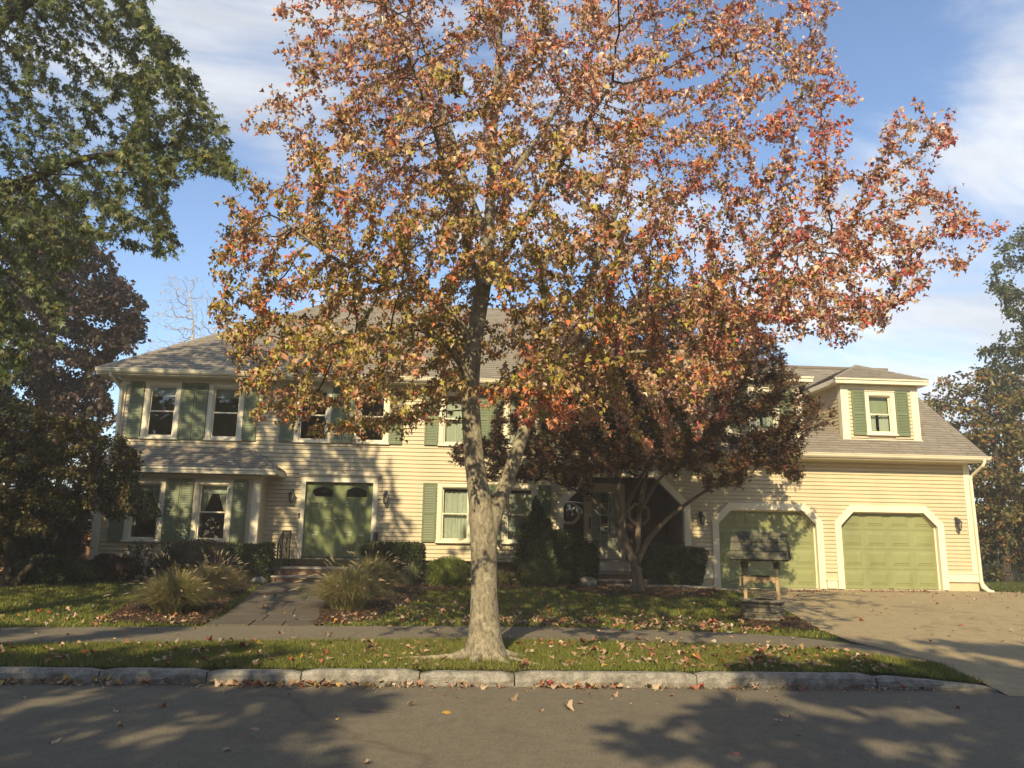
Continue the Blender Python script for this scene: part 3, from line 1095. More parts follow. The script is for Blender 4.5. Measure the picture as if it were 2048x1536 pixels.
SM = 0.70
ex0, ex1, eY, eZ = -9.48, 7.05, F0 - 0.47, 5.86
T = 5.1
rg_ = [(ex0 + T, eY + T, eZ + SM * T), (ex1 - T, eY + T, eZ + SM * T)]
mb = MB()
mb.quad((ex0, eY, eZ), (ex1, eY, eZ), rg_[1], rg_[0])
mb.add([(ex0, eY, eZ), rg_[0], (ex0, eY + 2 * T, eZ)], [(0, 1, 2)])
mb.add([(ex1, eY, eZ), (ex1, eY + 2 * T, eZ), rg_[1]], [(0, 1, 2)])
mb.quad((ex0, eY + 2 * T, eZ), rg_[0], rg_[1], (ex1, eY + 2 * T, eZ))
mb.quad((ex0, eY, eZ - 0.02), (ex0, F0, eZ - 0.13), (ex1, F0, eZ - 0.13), (ex1, eY, eZ - 0.02))
mb.col = None
for i in range(len(mb.v)):
    mb.c.append((0.17, 0.15, 0.125))
roof_main = mb.build('main_roof', M['shingle'], house)
sl_ = math.sqrt(1 + SM * SM)
VM = T * sl_
shingles('shingle_courses', (ex0, eY, eZ + 0.004), (1, 0, 0), (0, 1, SM), 0, lambda v: v / sl_, lambda v: (ex1 - ex0) - v / sl_, VM, roof_main, 1)
mb = MB()   # hip and ridge caps
mb.col = (0.2, 0.18, 0.15)
for A, B in (((ex0, eY, eZ), rg_[0]), ((ex1, eY, eZ), rg_[1]), (rg_[0], rg_[1])):
    A, B = Vector(A), Vector(B)
    n = int((B - A).length / 0.2)
    d = (B - A).normalized()
    s = d.cross(Vector((0, 0, 1))).normalized() * 0.09
    for k in range(n):
        p, q = A + (B - A) * (k / n), A + (B - A) * ((k + 1.08) / n)
        zz = Vector((0, 0, 0.045))
        mb.add([p + s - zz * 0.6, p + zz, p - s - zz * 0.6, q + s - zz * 0.8, q + zz * 0.7, q - s - zz * 0.8], [(0, 1, 4, 3), (1, 2, 5, 4), (0, 2, 1)])
tag(mb.build('ridge_caps', M['shingle'], roof_main), kind='stuff')
GUT = [(0.0, 0.0), (0.0, -0.105), (-0.05, -0.115), (-0.085, -0.075), (-0.098, -0.03), (-0.112, -0.018), (-0.112, 0.0), (-0.10, 0.002), (-0.095, -0.012), (-0.01, -0.012)]


def eave(x0, x1, y, z, depth, parent, gutter=True):
    mb = MB()
    mb.box(x0, x1, y - 0.001, y + 0.025, z - 0.16, z - 0.01)
    mb.box(x0, x1, y + 0.025, y + depth, z - 0.155, z - 0.135)
    mb.build('fascia', M['trim'], parent)
    if gutter:
        mb = MB()
        mb.extr_x([(y - 0.003 + a, z - 0.005 + b) for a, b in GUT], x0 - 0.02, x1 + 0.02)
        mb.build('gutter', M['trim'], parent)


eave(ex0, ex1, eY - 0.005, eZ, 0.47, house)
# left eave return
mb = MB()
mb.box(ex0 - 0.02, ex0 + 0.02, eY + 0.02, eY + 2 * T, eZ - 0.16, eZ - 0.012)
mb.build('side_fascia', M['trim'], house)
# bay roof
bx0, bx1, by, bz = -9.36, -4.50, BY - 0.36, 3.24
tx0, tx1, tz = -8.6, -5.45, 3.86
mb = MB()
mb.quad((bx0, by, bz), (bx1, by, bz), (tx1, F0 - 0.001, tz), (tx0, F0 - 0.001, tz))
mb.add([(bx1, by, bz), (bx1, F0 - 0.001, bz), (tx1, F0 - 0.001, tz)], [(0, 1, 2)])
mb.add([(bx0, by, bz), (tx0, F0 - 0.001, tz), (bx0, F0 + 0.5, bz)], [(0, 1, 2)])
mb.c = [(0.17, 0.15, 0.125)] * len(mb.v)
roof_bay = mb.build('bay_roof', M['shingle'], house)
dv = Vector((0, F0 - by, tz - bz))
VB = dv.length
shingles('shingle_courses', (bx0, by, bz + 0.004), (1, 0, 0), dv, 0, lambda v: (tx0 - bx0) * v / VB, lambda v: (bx1 - bx0) + (tx1 - bx1) * v / VB, VB - 0.01, roof_bay, 2)
dv2 = Vector((tx1 - bx1, 0, tz - bz))
VB2 = dv2.length
shingles('shingle_courses', (bx1, by, bz + 0.004), (0, 1, 0), dv2, 0, lambda v: (F0 - by) * v / VB2, lambda v: (F0 - by), VB2 - 0.01, roof_bay, 3)
mb = MB()
mb.col = (0.2, 0.18, 0.15)
A, B = Vector((bx1, by, bz)), Vector((tx1, F0, tz))
for k in range(8):
    p, q = A + (B - A) * (k / 8), A + (B - A) * ((k + 1.08) / 8)
    s = (B - A).cross(Vector((0, 0, 1))).normalized() * 0.08
    zz = Vector((0, 0, 0.04))
    mb.add([p + s - zz * 0.3, p + zz, p - s - zz * 0.6, q + s - zz * 0.5, q + zz * 0.7, q - s - zz * 0.8], [(0, 1, 4, 3), (1, 2, 5, 4), (0, 2, 1)])
tag(mb.build('ridge_caps', M['shingle'], roof_bay), kind='stuff')
mb = MB()
mb.box(bx0, bx1, by - 0.005, by + 0.02, bz - 0.155, bz - 0.012)
mb.box(bx0, bx1, by - 0.03, by - 0.005, bz - 0.06, bz - 0.008)
mb.box(bx0, bx1, by + 0.02, BY + 0.02, bz - 0.15, bz - 0.13)
mb.box(bx1 - 0.02, bx1, by + 0.021, F0 - 0.02, bz - 0.153, bz - 0.014)
mb.box(bx0, bx0 + 0.02, by + 0.021, F0 + 0.4, bz - 0.153, bz - 0.014)
mb.box(-4.96, bx1 - 0.02, BY + 0.02, F0 - 0.02, bz - 0.148, bz - 0.128)
mb.build('bay_fascia', M['trim'], house)
# garage roof (gable at the right end)
SG = 0.75
gx0, gx1, gY, gZ, GT = 6.62, 15.10, F0 - 0.5, 4.06, 4.72
mb = MB()
mb.quad((gx0, gY, gZ), (gx1, gY, gZ), (gx1, gY + GT, gZ + SG * GT), (gx0, gY + GT, gZ + SG * GT))
mb.quad((gx0, gY + 2 * GT, gZ), (gx0, gY + GT, gZ + SG * GT), (gx1, gY + GT, gZ + SG * GT), (gx1, gY + 2 * GT, gZ))
mb.c = [(0.17, 0.15, 0.125)] * len(mb.v)
roof_gar = mb.build('garage_roof', M['shingle'], house)
sg = math.sqrt(1 + SG * SG)
shingles('shingle_courses', (gx0, gY, gZ + 0.004), (1, 0, 0), (0, 1, SG), 0, lambda v: 0, lambda v: gx1 - gx0, GT * sg, roof_gar, 4)
mb = MB()
mb.box(gx0, gx1, gY + GT - 0.12, gY + GT + 0.12, gZ + SG * GT - 0.05, gZ + SG * GT + 0.035)
mb.c = [(0.09, 0.07, 0.055)] * len(mb.v)
mb.build('ridge_vent', M['shingle'], roof_gar)
eave(gx0, gx1, gY - 0.005, gZ, 0.5, house)
mb = MB()
mb.add([(gx1 + 0.003, gY, gZ - 0.15), (gx1 + 0.003, gY, gZ - 0.002), (gx1 + 0.003, gY + GT, gZ + SG * GT - 0.002), (gx1 + 0.003, gY + GT, gZ + SG * GT - 0.2)], [(0, 1, 2, 3)])
mb.build('rake_board', M['trim'], house)


# ---- dormers
def dormer(cx, seed):
    Y = F0 + 0.2
    hw, z0, z1 = 1.155, 4.57, 6.16
    d = empty('dormer', (0, 0, 0))
    d.parent = house
    d.location = Vector((cx, Y, z0)) - WL[house.name]
    WL[d.name] = Vector((cx, Y, z0))
    mb = MB()
    wx0, wx1, wz0, wz1 = cx - 0.455, cx + 0.455, 4.68, 5.98
    for a, b, c, e in ((cx - hw, wx0 + 0.05, z0, z1), (wx1 - 0.05, cx + hw, z0, z1), (wx0 + 0.05, wx1 - 0.05, z0, wz0 + 0.05), (wx0 + 0.05, wx1 - 0.05, wz1 - 0.05, z1)):
        mb.quad((a, Y, c), (b, Y, c), (b, Y, e), (a, Y, e))
    zb = lambda y: gZ + SG * (y - gY)
    yb = gY + (z1 - gZ) / SG
    for s in (-1, 1):
        mb.add([(cx + s * hw, Y, z0), (cx + s * hw, yb, z1), (cx + s * hw, Y, z1)], [(0, 1, 2)])
    mb.build('wall', M['siding'], d)
    b2 = MB()
    z = z0 + 0.02
    while z < z1 - 0.05:
        for a, b in ((cx - hw + 0.2, wx0 + 0.04), (wx1 - 0.04, cx + hw - 0.2)):
            b2.add([(a + v[0] * (b - a), Y + v[1], z + v[2]) for v in ub.v], ub.f)
        yend = gY + (z + 0.02 - gZ) / SG
        for s in (-1, 1):
            x = cx + s * hw
            b2.add([(x + s * 0.019, Y + 0.15, z), (x + s * 0.019, yend, z), (x + s * 0.005, yend + 0.1, z + EXPO), (x + s * 0.005, Y + 0.15, z + EXPO), (x, Y + 0.15, z), (x, yend, z)], [(0, 1, 2, 3), (4, 5, 1, 0)])
        z += EXPO
    tag(b2.build('boards', M['siding'], d), kind='stuff')
    t = MB()
    for s in (-1, 1):
        a, b = sorted((cx + s * hw + s * 0.025, cx + s * (hw - 0.2)))
        t.box(a, b, Y - 0.046, Y + 0.15, z0 - 0.04, z1)
    t.box(cx - hw + 0.2, cx + hw - 0.2, Y - 0.044, Y, z1 - 0.12, z1)
    t.box(cx - hw - 0.06, cx + hw + 0.06, Y - 0.065, Y - 0.047, z0 - 0.045, z0 - 0.0)
    t.build('trim', M['trim'], d)
    e0, e1, ey, ez = cx - hw - 0.26, cx + hw + 0.26, Y - 0.27, z1 + 0.17
    f = MB()
    f.box(e0, e1, ey, ey + 0.02, ez - 0.16, ez - 0.015).box(e0, e1, ey + 0.02, Y + 0.1, ez - 0.15, ez - 0.13)
    f.box(e0, e0 + 0.02, ey + 0.02, yb + 0.3, ez - 0.155, ez - 0.018).box(e1 - 0.02, e1, ey + 0.02, yb + 0.3, ez - 0.155, ez - 0.018)
    f.box(e0 + 0.02, cx - hw, Y + 0.1, yb + 0.2, ez - 0.149, ez - 0.131).box(cx + hw, e1 - 0.02, Y + 0.1, yb + 0.2, ez - 0.149, ez - 0.131)
    f.box(e0 - 0.02, e1 + 0.02, ey - 0.03, ey, ez - 0.055, ez - 0.01)
    f.build('fascia', M['trim'], d)
    k = 0.50
    hwid = (e1 - e0) / 2
    pk = (cx, ey + hwid, ez + k * hwid)
    yr = gY + (pk[2] - gZ) / SG + 0.3
    ye = gY + (ez - gZ) / SG + 0.3
    r_ = MB()
    r_.add([(e0, ey, ez), (e1, ey, ez), pk], [(0, 1, 2)])
    r_.quad((e1, ey, ez), (e1, ye, ez), (cx, yr, pk[2]), pk)
    r_.quad((e0, ey, ez), pk, (cx, yr, pk[2]), (e0, ye, ez))
    r_.c = [(0.19, 0.17, 0.135)] * len(r_.v)
    ro = r_.build('roof', M['shingle'], d)
    sk = math.sqrt(1 + k * k)
    shingles('shingle_courses', (e0, ey, ez + 0.004), (1, 0, 0), (0, 1, k), 0, lambda v: v / sk, lambda v: (e1 - e0) - v / sk, hwid * sk - 0.02, d, seed)
    shingles('shingle_courses', (e0, ye, ez + 0.004), (0, -1, 0), (1, 0, k), 0, lambda v: 0, lambda v: (ye - ey) - v / sk, hwid * sk - 0.02, d, seed + 9)
    c = MB()
    c.col = (0.22, 0.2, 0.16)
    for A in ((e0, ey, ez), (e1, ey, ez)):
        A, B = Vector(A), Vector(pk)
        for q in range(9):
            p, qq = A + (B - A) * (q / 9), A + (B - A) * ((q + 1.08) / 9)
            s = (B - A).cross(Vector((0, 0, 1))).normalized() * 0.07
            zz = Vector((0, 0, 0.035))
            c.add([p + s - zz * 0.6, p + zz, p - s - zz * 0.6, qq + s - zz * 0.8, qq + zz * 0.7, qq - s - zz * 0.8], [(0, 1, 4, 3), (1, 2, 5, 4), (0, 2, 1)])
    tag(c.build('ridge_caps', M['shingle'], d), kind='stuff')
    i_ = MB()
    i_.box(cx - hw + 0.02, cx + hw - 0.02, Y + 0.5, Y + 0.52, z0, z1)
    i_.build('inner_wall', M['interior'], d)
    window(wx0, wx1, wz0, wz1, Y, 'dormer')
    shutter(cx - 0.455 - 0.40, cx - 0.46, 4.68, 6.0, Y - 0.002)
    shutter(cx + 0.46, cx + 0.455 + 0.40, 4.68, 6.0, Y - 0.002)


dormer(12.41, 31)
dormer(8.9, 32)

# ---- garage doors
PM = MB()
a_ = 0.03
PM.add([(0, 0, 0), (1, 0, 0), (1, 0, 1), (0, 0, 1), (0.06, -0.010, 0.09), (0.94, -0.010, 0.09), (0.94, -0.010, 0.91), (0.06, -0.010, 0.91),
        (0.10, -0.010, 0.15), (0.90, -0.010, 0.15), (0.90, -0.010, 0.85), (0.10, -0.010, 0.85), (0.13, -0.022, 0.20), (0.87, -0.022, 0.20), (0.87, -0.022, 0.80), (0.13, -0.022, 0.80)],
       [(0, 1, 5, 4), (1, 2, 6, 5), (2, 3, 7, 6), (3, 0, 4, 7), (4, 5, 9, 8), (5, 6, 10, 9), (6, 7, 11, 10), (7, 4, 8, 11), (8, 9, 13, 12), (9, 10, 14, 13), (10, 11, 15, 14), (11, 8, 12, 15), (12, 13, 14, 15)])
PMESH = bpy.data.meshes.new('panel')
PMESH.from_pydata(PM.v, [], PM.f)
PMESH.materials.append(M['gdoor'])
for gi, (x0, x1, z0, z1) in enumerate(GD):
    yd = F0 + 0.13
    mb = MB()
    hh = (z1 + 0.06 - z0) / 4
    for k in range(4):
        mb.bbox(x0 - 0.05, x1 + 0.05, yd, yd + 0.05, z0 + k * hh + 0.0015, z0 + (k + 1) * hh - 0.0015, 0.004)
    gd = mb.build('garage_door', M['gdoor'], house)
    pw = (x1 - x0) / 4
    for k in range(4):
        for q in range(4):
            o = bpy.data.objects.new('panel', PMESH)
            COL.objects.link(o)
            o.parent = gd
            o.location = Vector((x0 + q * pw + 0.10, yd - 0.0005, z0 + k * hh + 0.10)) - WL[gd.name]
            o.scale = (pw - 0.16, 1, hh - 0.17)
    mb = MB()
    mb.box(x0 + (x1 - x0) * 0.48, x0 + (x1 - x0) * 0.52, yd - 0.02, yd, z0 - 0.0, z0 + 0.022)
    mb.build('handle', M['black'], gd)
    mb = MB()
    mb.box(x0, x1, yd - 0.004, yd + 0.05, z0 - 0.012, z0 + 0.006)
    mb.build('bottom_seal', M['black'], gd)
    inn = [(x0, 0.36), (x0, z1 - GC), (x0 + GC, z1), (x1 - GC, z1), (x1, z1 - GC), (x1, 0.36)]
    wq = 0.185
    ow = wq * 0.45
    outp = [(x0 - wq, 0.36), (x0 - wq, z1 - GC + ow), (x0 + GC - ow, z1 + wq), (x1 - GC + ow, z1 + wq), (x1 + wq, z1 - GC + ow), (x1 + wq, 0.36)]
    mb = MB()
    mb.ringband(inn, outp, F0 - 0.056, F0 + 0.12)
    cs = mb.build('garage_door_casing', M['trim'], house)
    mb = MB()
    s = 0.035
    inn2 = [(x0 + s, 0.36), (x0 + s, z1 - GC - s * 0.4), (x0 + GC + s * 0.4, z1 - s), (x1 - GC - s * 0.4, z1 - s), (x1 - s, z1 - GC - s * 0.4), (x1 - s, 0.36)]
    mb.ringband(inn2, inn, F0 + 0.075, F0 + 0.125)
    mb.build('stop_moulding', M['trim'], cs)

# ---- front double door
x0, x1, z0, z1 = DOOR
mb = MB()
mb.box(x0 - 0.125, x0, F0 - 0.058, F0 + 0.12, 0.82, z1).box(x1, x1 + 0.125, F0 - 0.058, F0 + 0.12, 0.82, z1).box(x0 - 0.125, x1 + 0.125, F0 - 0.057, F0 + 0.12, z1, z1 + 0.12)
mb.add([(x0 - 0.13, F0 - 0.06, z1 + 0.12), (x1 + 0.13, F0 - 0.06, z1 + 0.12), (x1 + 0.19, F0 - 0.12, z1 + 0.19), (x0 - 0.19, F0 - 0.12, z1 + 0.19),
        (x1 + 0.19, F0 - 0.12, z1 + 0.215), (x0 - 0.19, F0 - 0.12, z1 + 0.215), (x1 + 0.19, F0, z1 + 0.215), (x0 - 0.19, F0, z1 + 0.215), (x0 - 0.13, F0, z1 + 0.12), (x1 + 0.13, F0, z1 + 0.12)],
       [(0, 1, 2, 3), (3, 2, 4, 5), (5, 4, 6, 7), (8, 0, 3, 5, 7), (1, 9, 6, 4, 2)])
dc = mb.build('door_casing', M['trim'], house)
mb = MB()
mb.box(x0, x1, F0 - 0.03, F0 + 0.1, 0.82, z0 - 0.032)
mb.build('kick_board', M['trim'], dc)
mb = MB()
mb.box(x0, x1, F0 - 0.06, F0 + 0.1, z0 - 0.03, z0)
mb.build('threshold', M['black'], dc)


def arch(x0, x1, z0, z1, rise, n=10):
    return [(x0, z0), (x1, z0)] + [(x1 + (x0 - x1) * k / n, z1 - rise + rise * math.sin(math.pi * k / n)) for k in range(n + 1)]


xm = (x0 + x1) / 2
for s in (-1, 1):
    a, b = (x0 + 0.005, xm - 0.006) if s < 0 else (xm + 0.006, x1 - 0.005)
    yd = F0 + 0.06
    mb = MB()
    lw0, lw1, lz0, lz1 = a + 0.17, b - 0.17, z0 + 1.57, z0 + 1.83
    # slab as strips round the fan light
    mb.box(a, b, yd, yd + 0.045, z0, lz0).box(a, lw0, yd, yd + 0.045, lz0, z1).box(lw1, b, yd, yd + 0.045, lz0, z1).box(lw0, lw1, yd, yd + 0.045, lz1, z1)
    ar = arch(lw0, lw1, lz0, lz1, 0.09)
    top = ar[2:]
    for p, q in zip(top[:-1], top[1:]):
        mb.quad((q[0], yd, q[1]), (p[0], yd, p[1]), (p[0], yd, lz1), (q[0], yd, lz1))
    dl = mb.build('front_door', M['door'], house)
    mb = MB()
    loop = ar + [ar[0]]
    cxx, czz = (lw0 + lw1) / 2, (lz0 + lz1) / 2
    sh = [(cxx + (p[0] - cxx) * 1.12, czz + (p[1] - czz) * 1.2) for p in loop]
    mb.ringband(loop, sh, yd - 0.018, yd + 0.01)
    mb.build('light_moulding', M['door'], dl)
    mb = MB()
    mb.add([(p[0], yd + 0.02, p[1]) for p in ar], [tuple(range(len(ar)))])
    mb.build('pane', M['glass'], dl)
    # six raised panels
    pa, pb = a + 0.15, b - 0.15
    mid = (pa + pb) / 2
    for (c, d) in ((z0 + 0.16, z0 + 0.66), (z0 + 0.86, z0 + 1.46)):
        for (e, f_) in ((pa, mid - 0.045), (mid + 0.045, pb)):
            q = bpy.data.objects.new('door_panel', bpy.data.meshes.get('door_panel') or PMESH.copy())
            if q.data.name.startswith('panel'):
                q.data.name = 'door_panel'
                q.data.materials.clear()
                q.data.materials.append(M['door'])
            COL.objects.link(q)
            q.parent = dl
            q.location = Vector((e, yd - 0.0005, c)) - WL[dl.name]
            q.scale = (f_ - e, 0.8, d - c)
    kx = b - 0.06 if s < 0 else a + 0.06
    mb = MB()
    prof = [(0.028, 0.0), (0.028, 0.006), (0.010, 0.012), (0.010, 0.035), (0.026, 0.045), (0.030, 0.058), (0.022, 0.072), (0.004, 0.076)]
    n = 12
    vs_ = [(kx + r_ * math.cos(6.283 * k / n), yd - h, z0 + 0.98 + r_ * math.sin(6.283 * k / n)) for r_, h in prof for k in range(n)]
    mb.add(vs_, [(i * n + k, i * n + (k + 1) % n, (i + 1) * n + (k + 1) % n, (i + 1) * n + k) for i in range(len(prof) - 1) for k in range(n)])
    mb.build('knob', M['brass'], dl, True)
    if s < 0:
        mb = MB()
        mb.add([(kx + 0.02 * math.cos(6.283 * k / n), yd - h, z0 + 1.13 + 0.02 * math.sin(6.283 * k / n)) for h in (0, 0.015) for k in range(n)] , [(k, (k + 1) % n, n + (k + 1) % n, n + k) for k in range(n)] + [tuple(range(n, 2 * n))])
        mb.build('deadbolt', M['brass'], dl)
mb = MB()
mb.box(xm - 0.03, xm + 0.03, F0 + 0.052, F0 + 0.07, z0, z1)
mb.build('astragal', M['door'], dc)

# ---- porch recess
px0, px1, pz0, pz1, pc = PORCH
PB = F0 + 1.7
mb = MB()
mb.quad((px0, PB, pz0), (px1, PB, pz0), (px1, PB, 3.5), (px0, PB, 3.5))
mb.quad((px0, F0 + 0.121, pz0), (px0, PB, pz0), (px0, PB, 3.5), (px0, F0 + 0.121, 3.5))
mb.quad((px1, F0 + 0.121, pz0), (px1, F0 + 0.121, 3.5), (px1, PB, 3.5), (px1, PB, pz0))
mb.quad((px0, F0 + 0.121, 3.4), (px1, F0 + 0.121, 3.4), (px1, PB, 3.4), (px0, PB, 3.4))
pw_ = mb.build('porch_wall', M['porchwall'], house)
mb = MB()
mb.box(px0 + 0.002, px1 - 0.002, F0 - 0.25, PB - 0.002, 0.5, 1.02)
mb.build('porch_floor', M['tread'], house)
inn = [(px0, 0.64), (px0, pz1 - pc), (px0 + pc, pz1), (px1 - pc, pz1), (px1, pz1 - pc), (px1, 0.64)]
wq = 0.185
ow = wq * 0.42
outp = [(px0 - wq, 0.64), (px0 - wq, pz1 - pc + ow), (px0 + pc - ow, pz1 + wq), (px1 - pc + ow, pz1 + wq), (px1 + wq, pz1 - pc + ow), (px1 + wq, 0.64)]
MB().ringband(inn, outp, F0 - 0.056, F0 + 0.14).build('porch_casing', M['trim'], house)
# glazed door with white frame and side post
dx = 4.50
mb = MB()
for a, b in ((dx - 0.62, dx - 0.50), (dx + 0.50, dx + 0.62)):
    mb.box(a, b, PB - 0.09, PB + 0.01, 1.02, 3.12)
mb.box(dx - 0.62, dx + 0.62, PB - 0.088, PB + 0.01, 3.12, 3.24)
pd = mb.build('porch_door', M['trim'], house)
mb = MB()
mb.box(dx - 0.5, dx - 0.38, PB - 0.07, PB - 0.02, 1.03, 3.12).box(dx + 0.38, dx + 0.5, PB - 0.07, PB - 0.02, 1.03, 3.12).box(dx - 0.38, dx + 0.38, PB - 0.07, PB - 0.02, 1.03, 1.28).box(dx - 0.38, dx + 0.38, PB - 0.07, PB - 0.02, 2.98, 3.12)
mb.build('door_frame', M['trim'], pd)
mb = MB()
for k in (1, 2):
    x = dx - 0.38 + 0.76 * k / 3
    mb.box(x - 0.011, x + 0.011, PB - 0.06, PB - 0.03, 1.28, 2.98)
for k in range(1, 5):
    z = 1.28 + 1.7 * k / 5
    mb.box(dx - 0.38, dx + 0.38, PB - 0.058, PB - 0.032, z - 0.011, z + 0.011)
mb.build('muntins', M['trim'], pd)
MB().quad((dx - 0.38, PB - 0.045, 1.28), (dx + 0.38, PB - 0.045, 1.28), (dx + 0.38, PB - 0.045, 2.98), (dx - 0.38, PB - 0.045, 2.98)).build('pane', M['glass'], pd)
mb = MB()
vs_ = []
for j in range(15):
    t = j / 14
    for i in range(31):
        s = i / 30
        vs_.append((dx - 0.37 + 0.74 * s, PB - 0.018 + 0.008 * math.sin(s * 40), 1.28 + 1.7 * t))
mb.add(vs_, [(j * 31 + i, j * 31 + i + 1, (j + 1) * 31 + i + 1, (j + 1) * 31 + i) for j in range(14) for i in range(30) if not (7 < i < 22 and j > 3 + abs(i - 15) * 0.1)])
mb.build('curtain', M['curtain'], pd, True)
mb = MB()
mb.box(dx - 0.36 - 0.09, dx - 0.36 - 0.06, PB - 0.11, PB - 0.07, 1.9, 2.25)
mb.build('handle', M['black'], pd)
for ox in (3.45, 5.55):
    oc = [(ox + 0.36 * math.cos(R(22.5 + 45 * k)), 2.35 + 0.36 * math.sin(R(22.5 + 45 * k))) for k in range(9)]
    oi_ = [(ox + 0.27 * math.cos(R(22.5 + 45 * k)), 2.35 + 0.27 * math.sin(R(22.5 + 45 * k))) for k in range(9)]
    ow_ = MB().ringband(oi_, oc, PB - 0.06, PB + 0.0).build('octagon_window', M['trim'], house)
    MB().add([(p[0], PB - 0.012, p[1]) for p in oi_[:8]], [tuple(range(8))]).build('pane', M['glass'], ow_)

# ---- downspouts
mb = MB()
mb.tube([(-9.12, eY - 0.05, 5.75), (-9.12, eY - 0.03, 5.66), (-9.0, F0 - 0.10, 5.42), (-8.96, F0 - 0.085, 5.30), (-8.96, F0 - 0.085, 4.0), (-9.0, F0 - 0.12, 3.82), (-9.12, F0 - 0.30, 3.62)], [0.042, 0.042, 0.042, 0.045, 0.045, 0.042, 0.042], 8)
mb.build('downspout', M['trim'], house)
mb = MB()
mb.tube([(14.93, gY - 0.06, 3.98), (14.93, gY - 0.06, 3.88), (14.90, gY - 0.02, 3.80), (14.83, F0 - 0.12, 3.55), (14.80, F0 - 0.085, 3.46), (14.82, F0 - 0.085, 0.62), (14.84, F0 - 0.085, 0.52), (14.90, F0 - 0.2, 0.36)], [0.042, 0.044, 0.044, 0.042, 0.044, 0.044, 0.058, 0.058], 8)
mb.build('downspout', M['trim'], house)
mb = MB()
mb.tube([(14.82, F0 - 0.08, 0.60), (14.84, F0 - 0.10, 0.45), (14.92, F0 - 0.25, 0.34), (14.96, F0 - 0.34, 0.33)], [0.058, 0.06, 0.06, 0.055], 10)
mb.build('downspout_boot', M['trim'], house)
#PART3
# ------------------------------------------------------------------ steps, rails, lanterns and other fittings
UBR = MB().bbox(0, 1, 0, 0.09, 0, 1, 0.0).v  # placeholder shape keeps the brick mesh simple
bm_ = MB().box(0, 1, 0, 1, 0, 1)
BRICK = bpy.data.meshes.new('brick')
BRICK.from_pydata(bm_.v, [], bm_.f)
BRICK.materials.append(M['brick'])


def brick_riser(parent, x0, x1, y, z0, z1, nrow, rs):
    h = (z1 - z0) / nrow
    for k in range(nrow):
        x = x0 - (0.11 if k % 2 else 0.0)
        while x < x1 - 0.02:
            a, b = max(x, x0) + 0.005, min(x + 0.21, x1) - 0.005
            if b - a > 0.03:
                o = bpy.data.objects.new('brick', BRICK)
                COL.objects.link(o)
                o.parent = parent
                o.location = Vector((a, y - 0.008 + rs.randn() * 0.002, z0 + k * h + 0.005)) - WL[parent.name]
                o.scale = (b - a, 0.09, h - 0.010)
            x += 0.21


def steps(name, label, x0, x1, flights, yback, zg):
    """flights: list of (front y, top z), lowest first"""
    rs = np.random.RandomState(3)
    o = empty(name, ((x0 + x1) / 2, flights[0][0], zg), label, 'steps')
    prev = zg - 0.06
    for y, z in flights:
        MB().box(x0 + 0.02, x1 - 0.02, y + 0.02, yback, prev - 0.02, z - 0.045).build('mortar_core', M['gap'], o)
        brick_riser(o, x0 + 0.01, x1 - 0.01, y + 0.012, prev, z - 0.045, max(1, round((z - 0.045 - prev) / 0.068)), rs)
        MB().bbox(x0 - 0.02, x1 + 0.02, y - 0.03, yback, z - 0.045, z, 0.01).build('tread', M['tread'], o)
        prev = z
    return o


fs_ = steps('front_steps', 'brick front steps with stone treads below the green double door', -4.32, -1.85, [(19.62, 0.61), (19.97, 0.80)], F0 - 0.04, 0.43)
ps_ = steps('porch_steps', 'shaded brick steps up to the recessed porch behind the red Japanese maple', 3.75, 5.45, [(20.0, 0.60), (20.3, 0.76)], F0 - 0.26, 0.44)
MB().box(3.8, 5.4, F0 - 0.30, F0 - 0.262, 0.77, 1.0).build('white_riser', M['trim'], ps_)


def railing(name, label, pts, zt, n):
    """pts: list of (x,y,floor z) corners; zt: rail height above floor"""
    o = empty(name, pts[0], label, 'railing')
    mb = MB()
    mb.tube([(p[0], p[1], p[2] + zt) for p in pts], 0.018, 6)
    mb.build('handrail', M['black'], o)
    mb = MB()
    mb.tube([(p[0], p[1], p[2] + 0.10) for p in pts], 0.011, 6)
    mb.build('bottom_rail', M['black'], o)
    for p in pts:
        MB().tube([(p[0], p[1], p[2]), (p[0], p[1], p[2] + zt)], 0.017, 6).build('post', M['black'], o)
    for a, b in zip(pts[:-1], pts[1:]):
        L_ = math.dist(a[:2], b[:2])
        m_ = max(2, int(L_ / 0.105))
        for k in range(1, m_):
            t = k / m_
            q = [a[i] + (b[i] - a[i]) * t for i in range(3)]
            MB().tube([(q[0], q[1], q[2] + 0.10), (q[0], q[1], q[2] + zt)], 0.0085, 5).build('baluster', M['black'], o)
        c = [(a[i] + b[i]) / 2 for i in range(3)]
        s = MB()
        for sg_ in (-1, 1):
            s.tube([(c[0] + 0.012, c[1] + sg_ * 0.05 * math.cos(t), c[2] + 0.5 + sg_ * 0.12 + 0.09 * math.sin(t)) for t in np.linspace(0, 4.8, 14)], 0.010, 5)
        s.build('scroll', M['black'], o)
    return o


railing('iron_railing', 'black wrought iron railing on the left side of the front steps', [(-4.22, F0 - 0.12, 0.80), (-4.22, 20.1, 0.80), (-4.22, 19.62, 0.46)], 0.88, 8)
railing('iron_railing', 'black iron railing on the right side of the front steps, half behind the hedge', [(-1.95, F0 - 0.12, 0.80), (-1.95, 20.1, 0.80), (-1.95, 19.62, 0.46)], 0.88, 8)
railing('iron_railing', 'thin black railing across the porch opening right of its glazed door', [(5.25, F0 - 0.1, 1.02), (6.36, F0 - 0.1, 1.02)], 0.52, 8)
railing('iron_railing', 'thin black railing across the porch opening left of its glazed door', [(3.08, F0 - 0.1, 1.02), (3.95, F0 - 0.1, 1.02)], 0.52, 8)


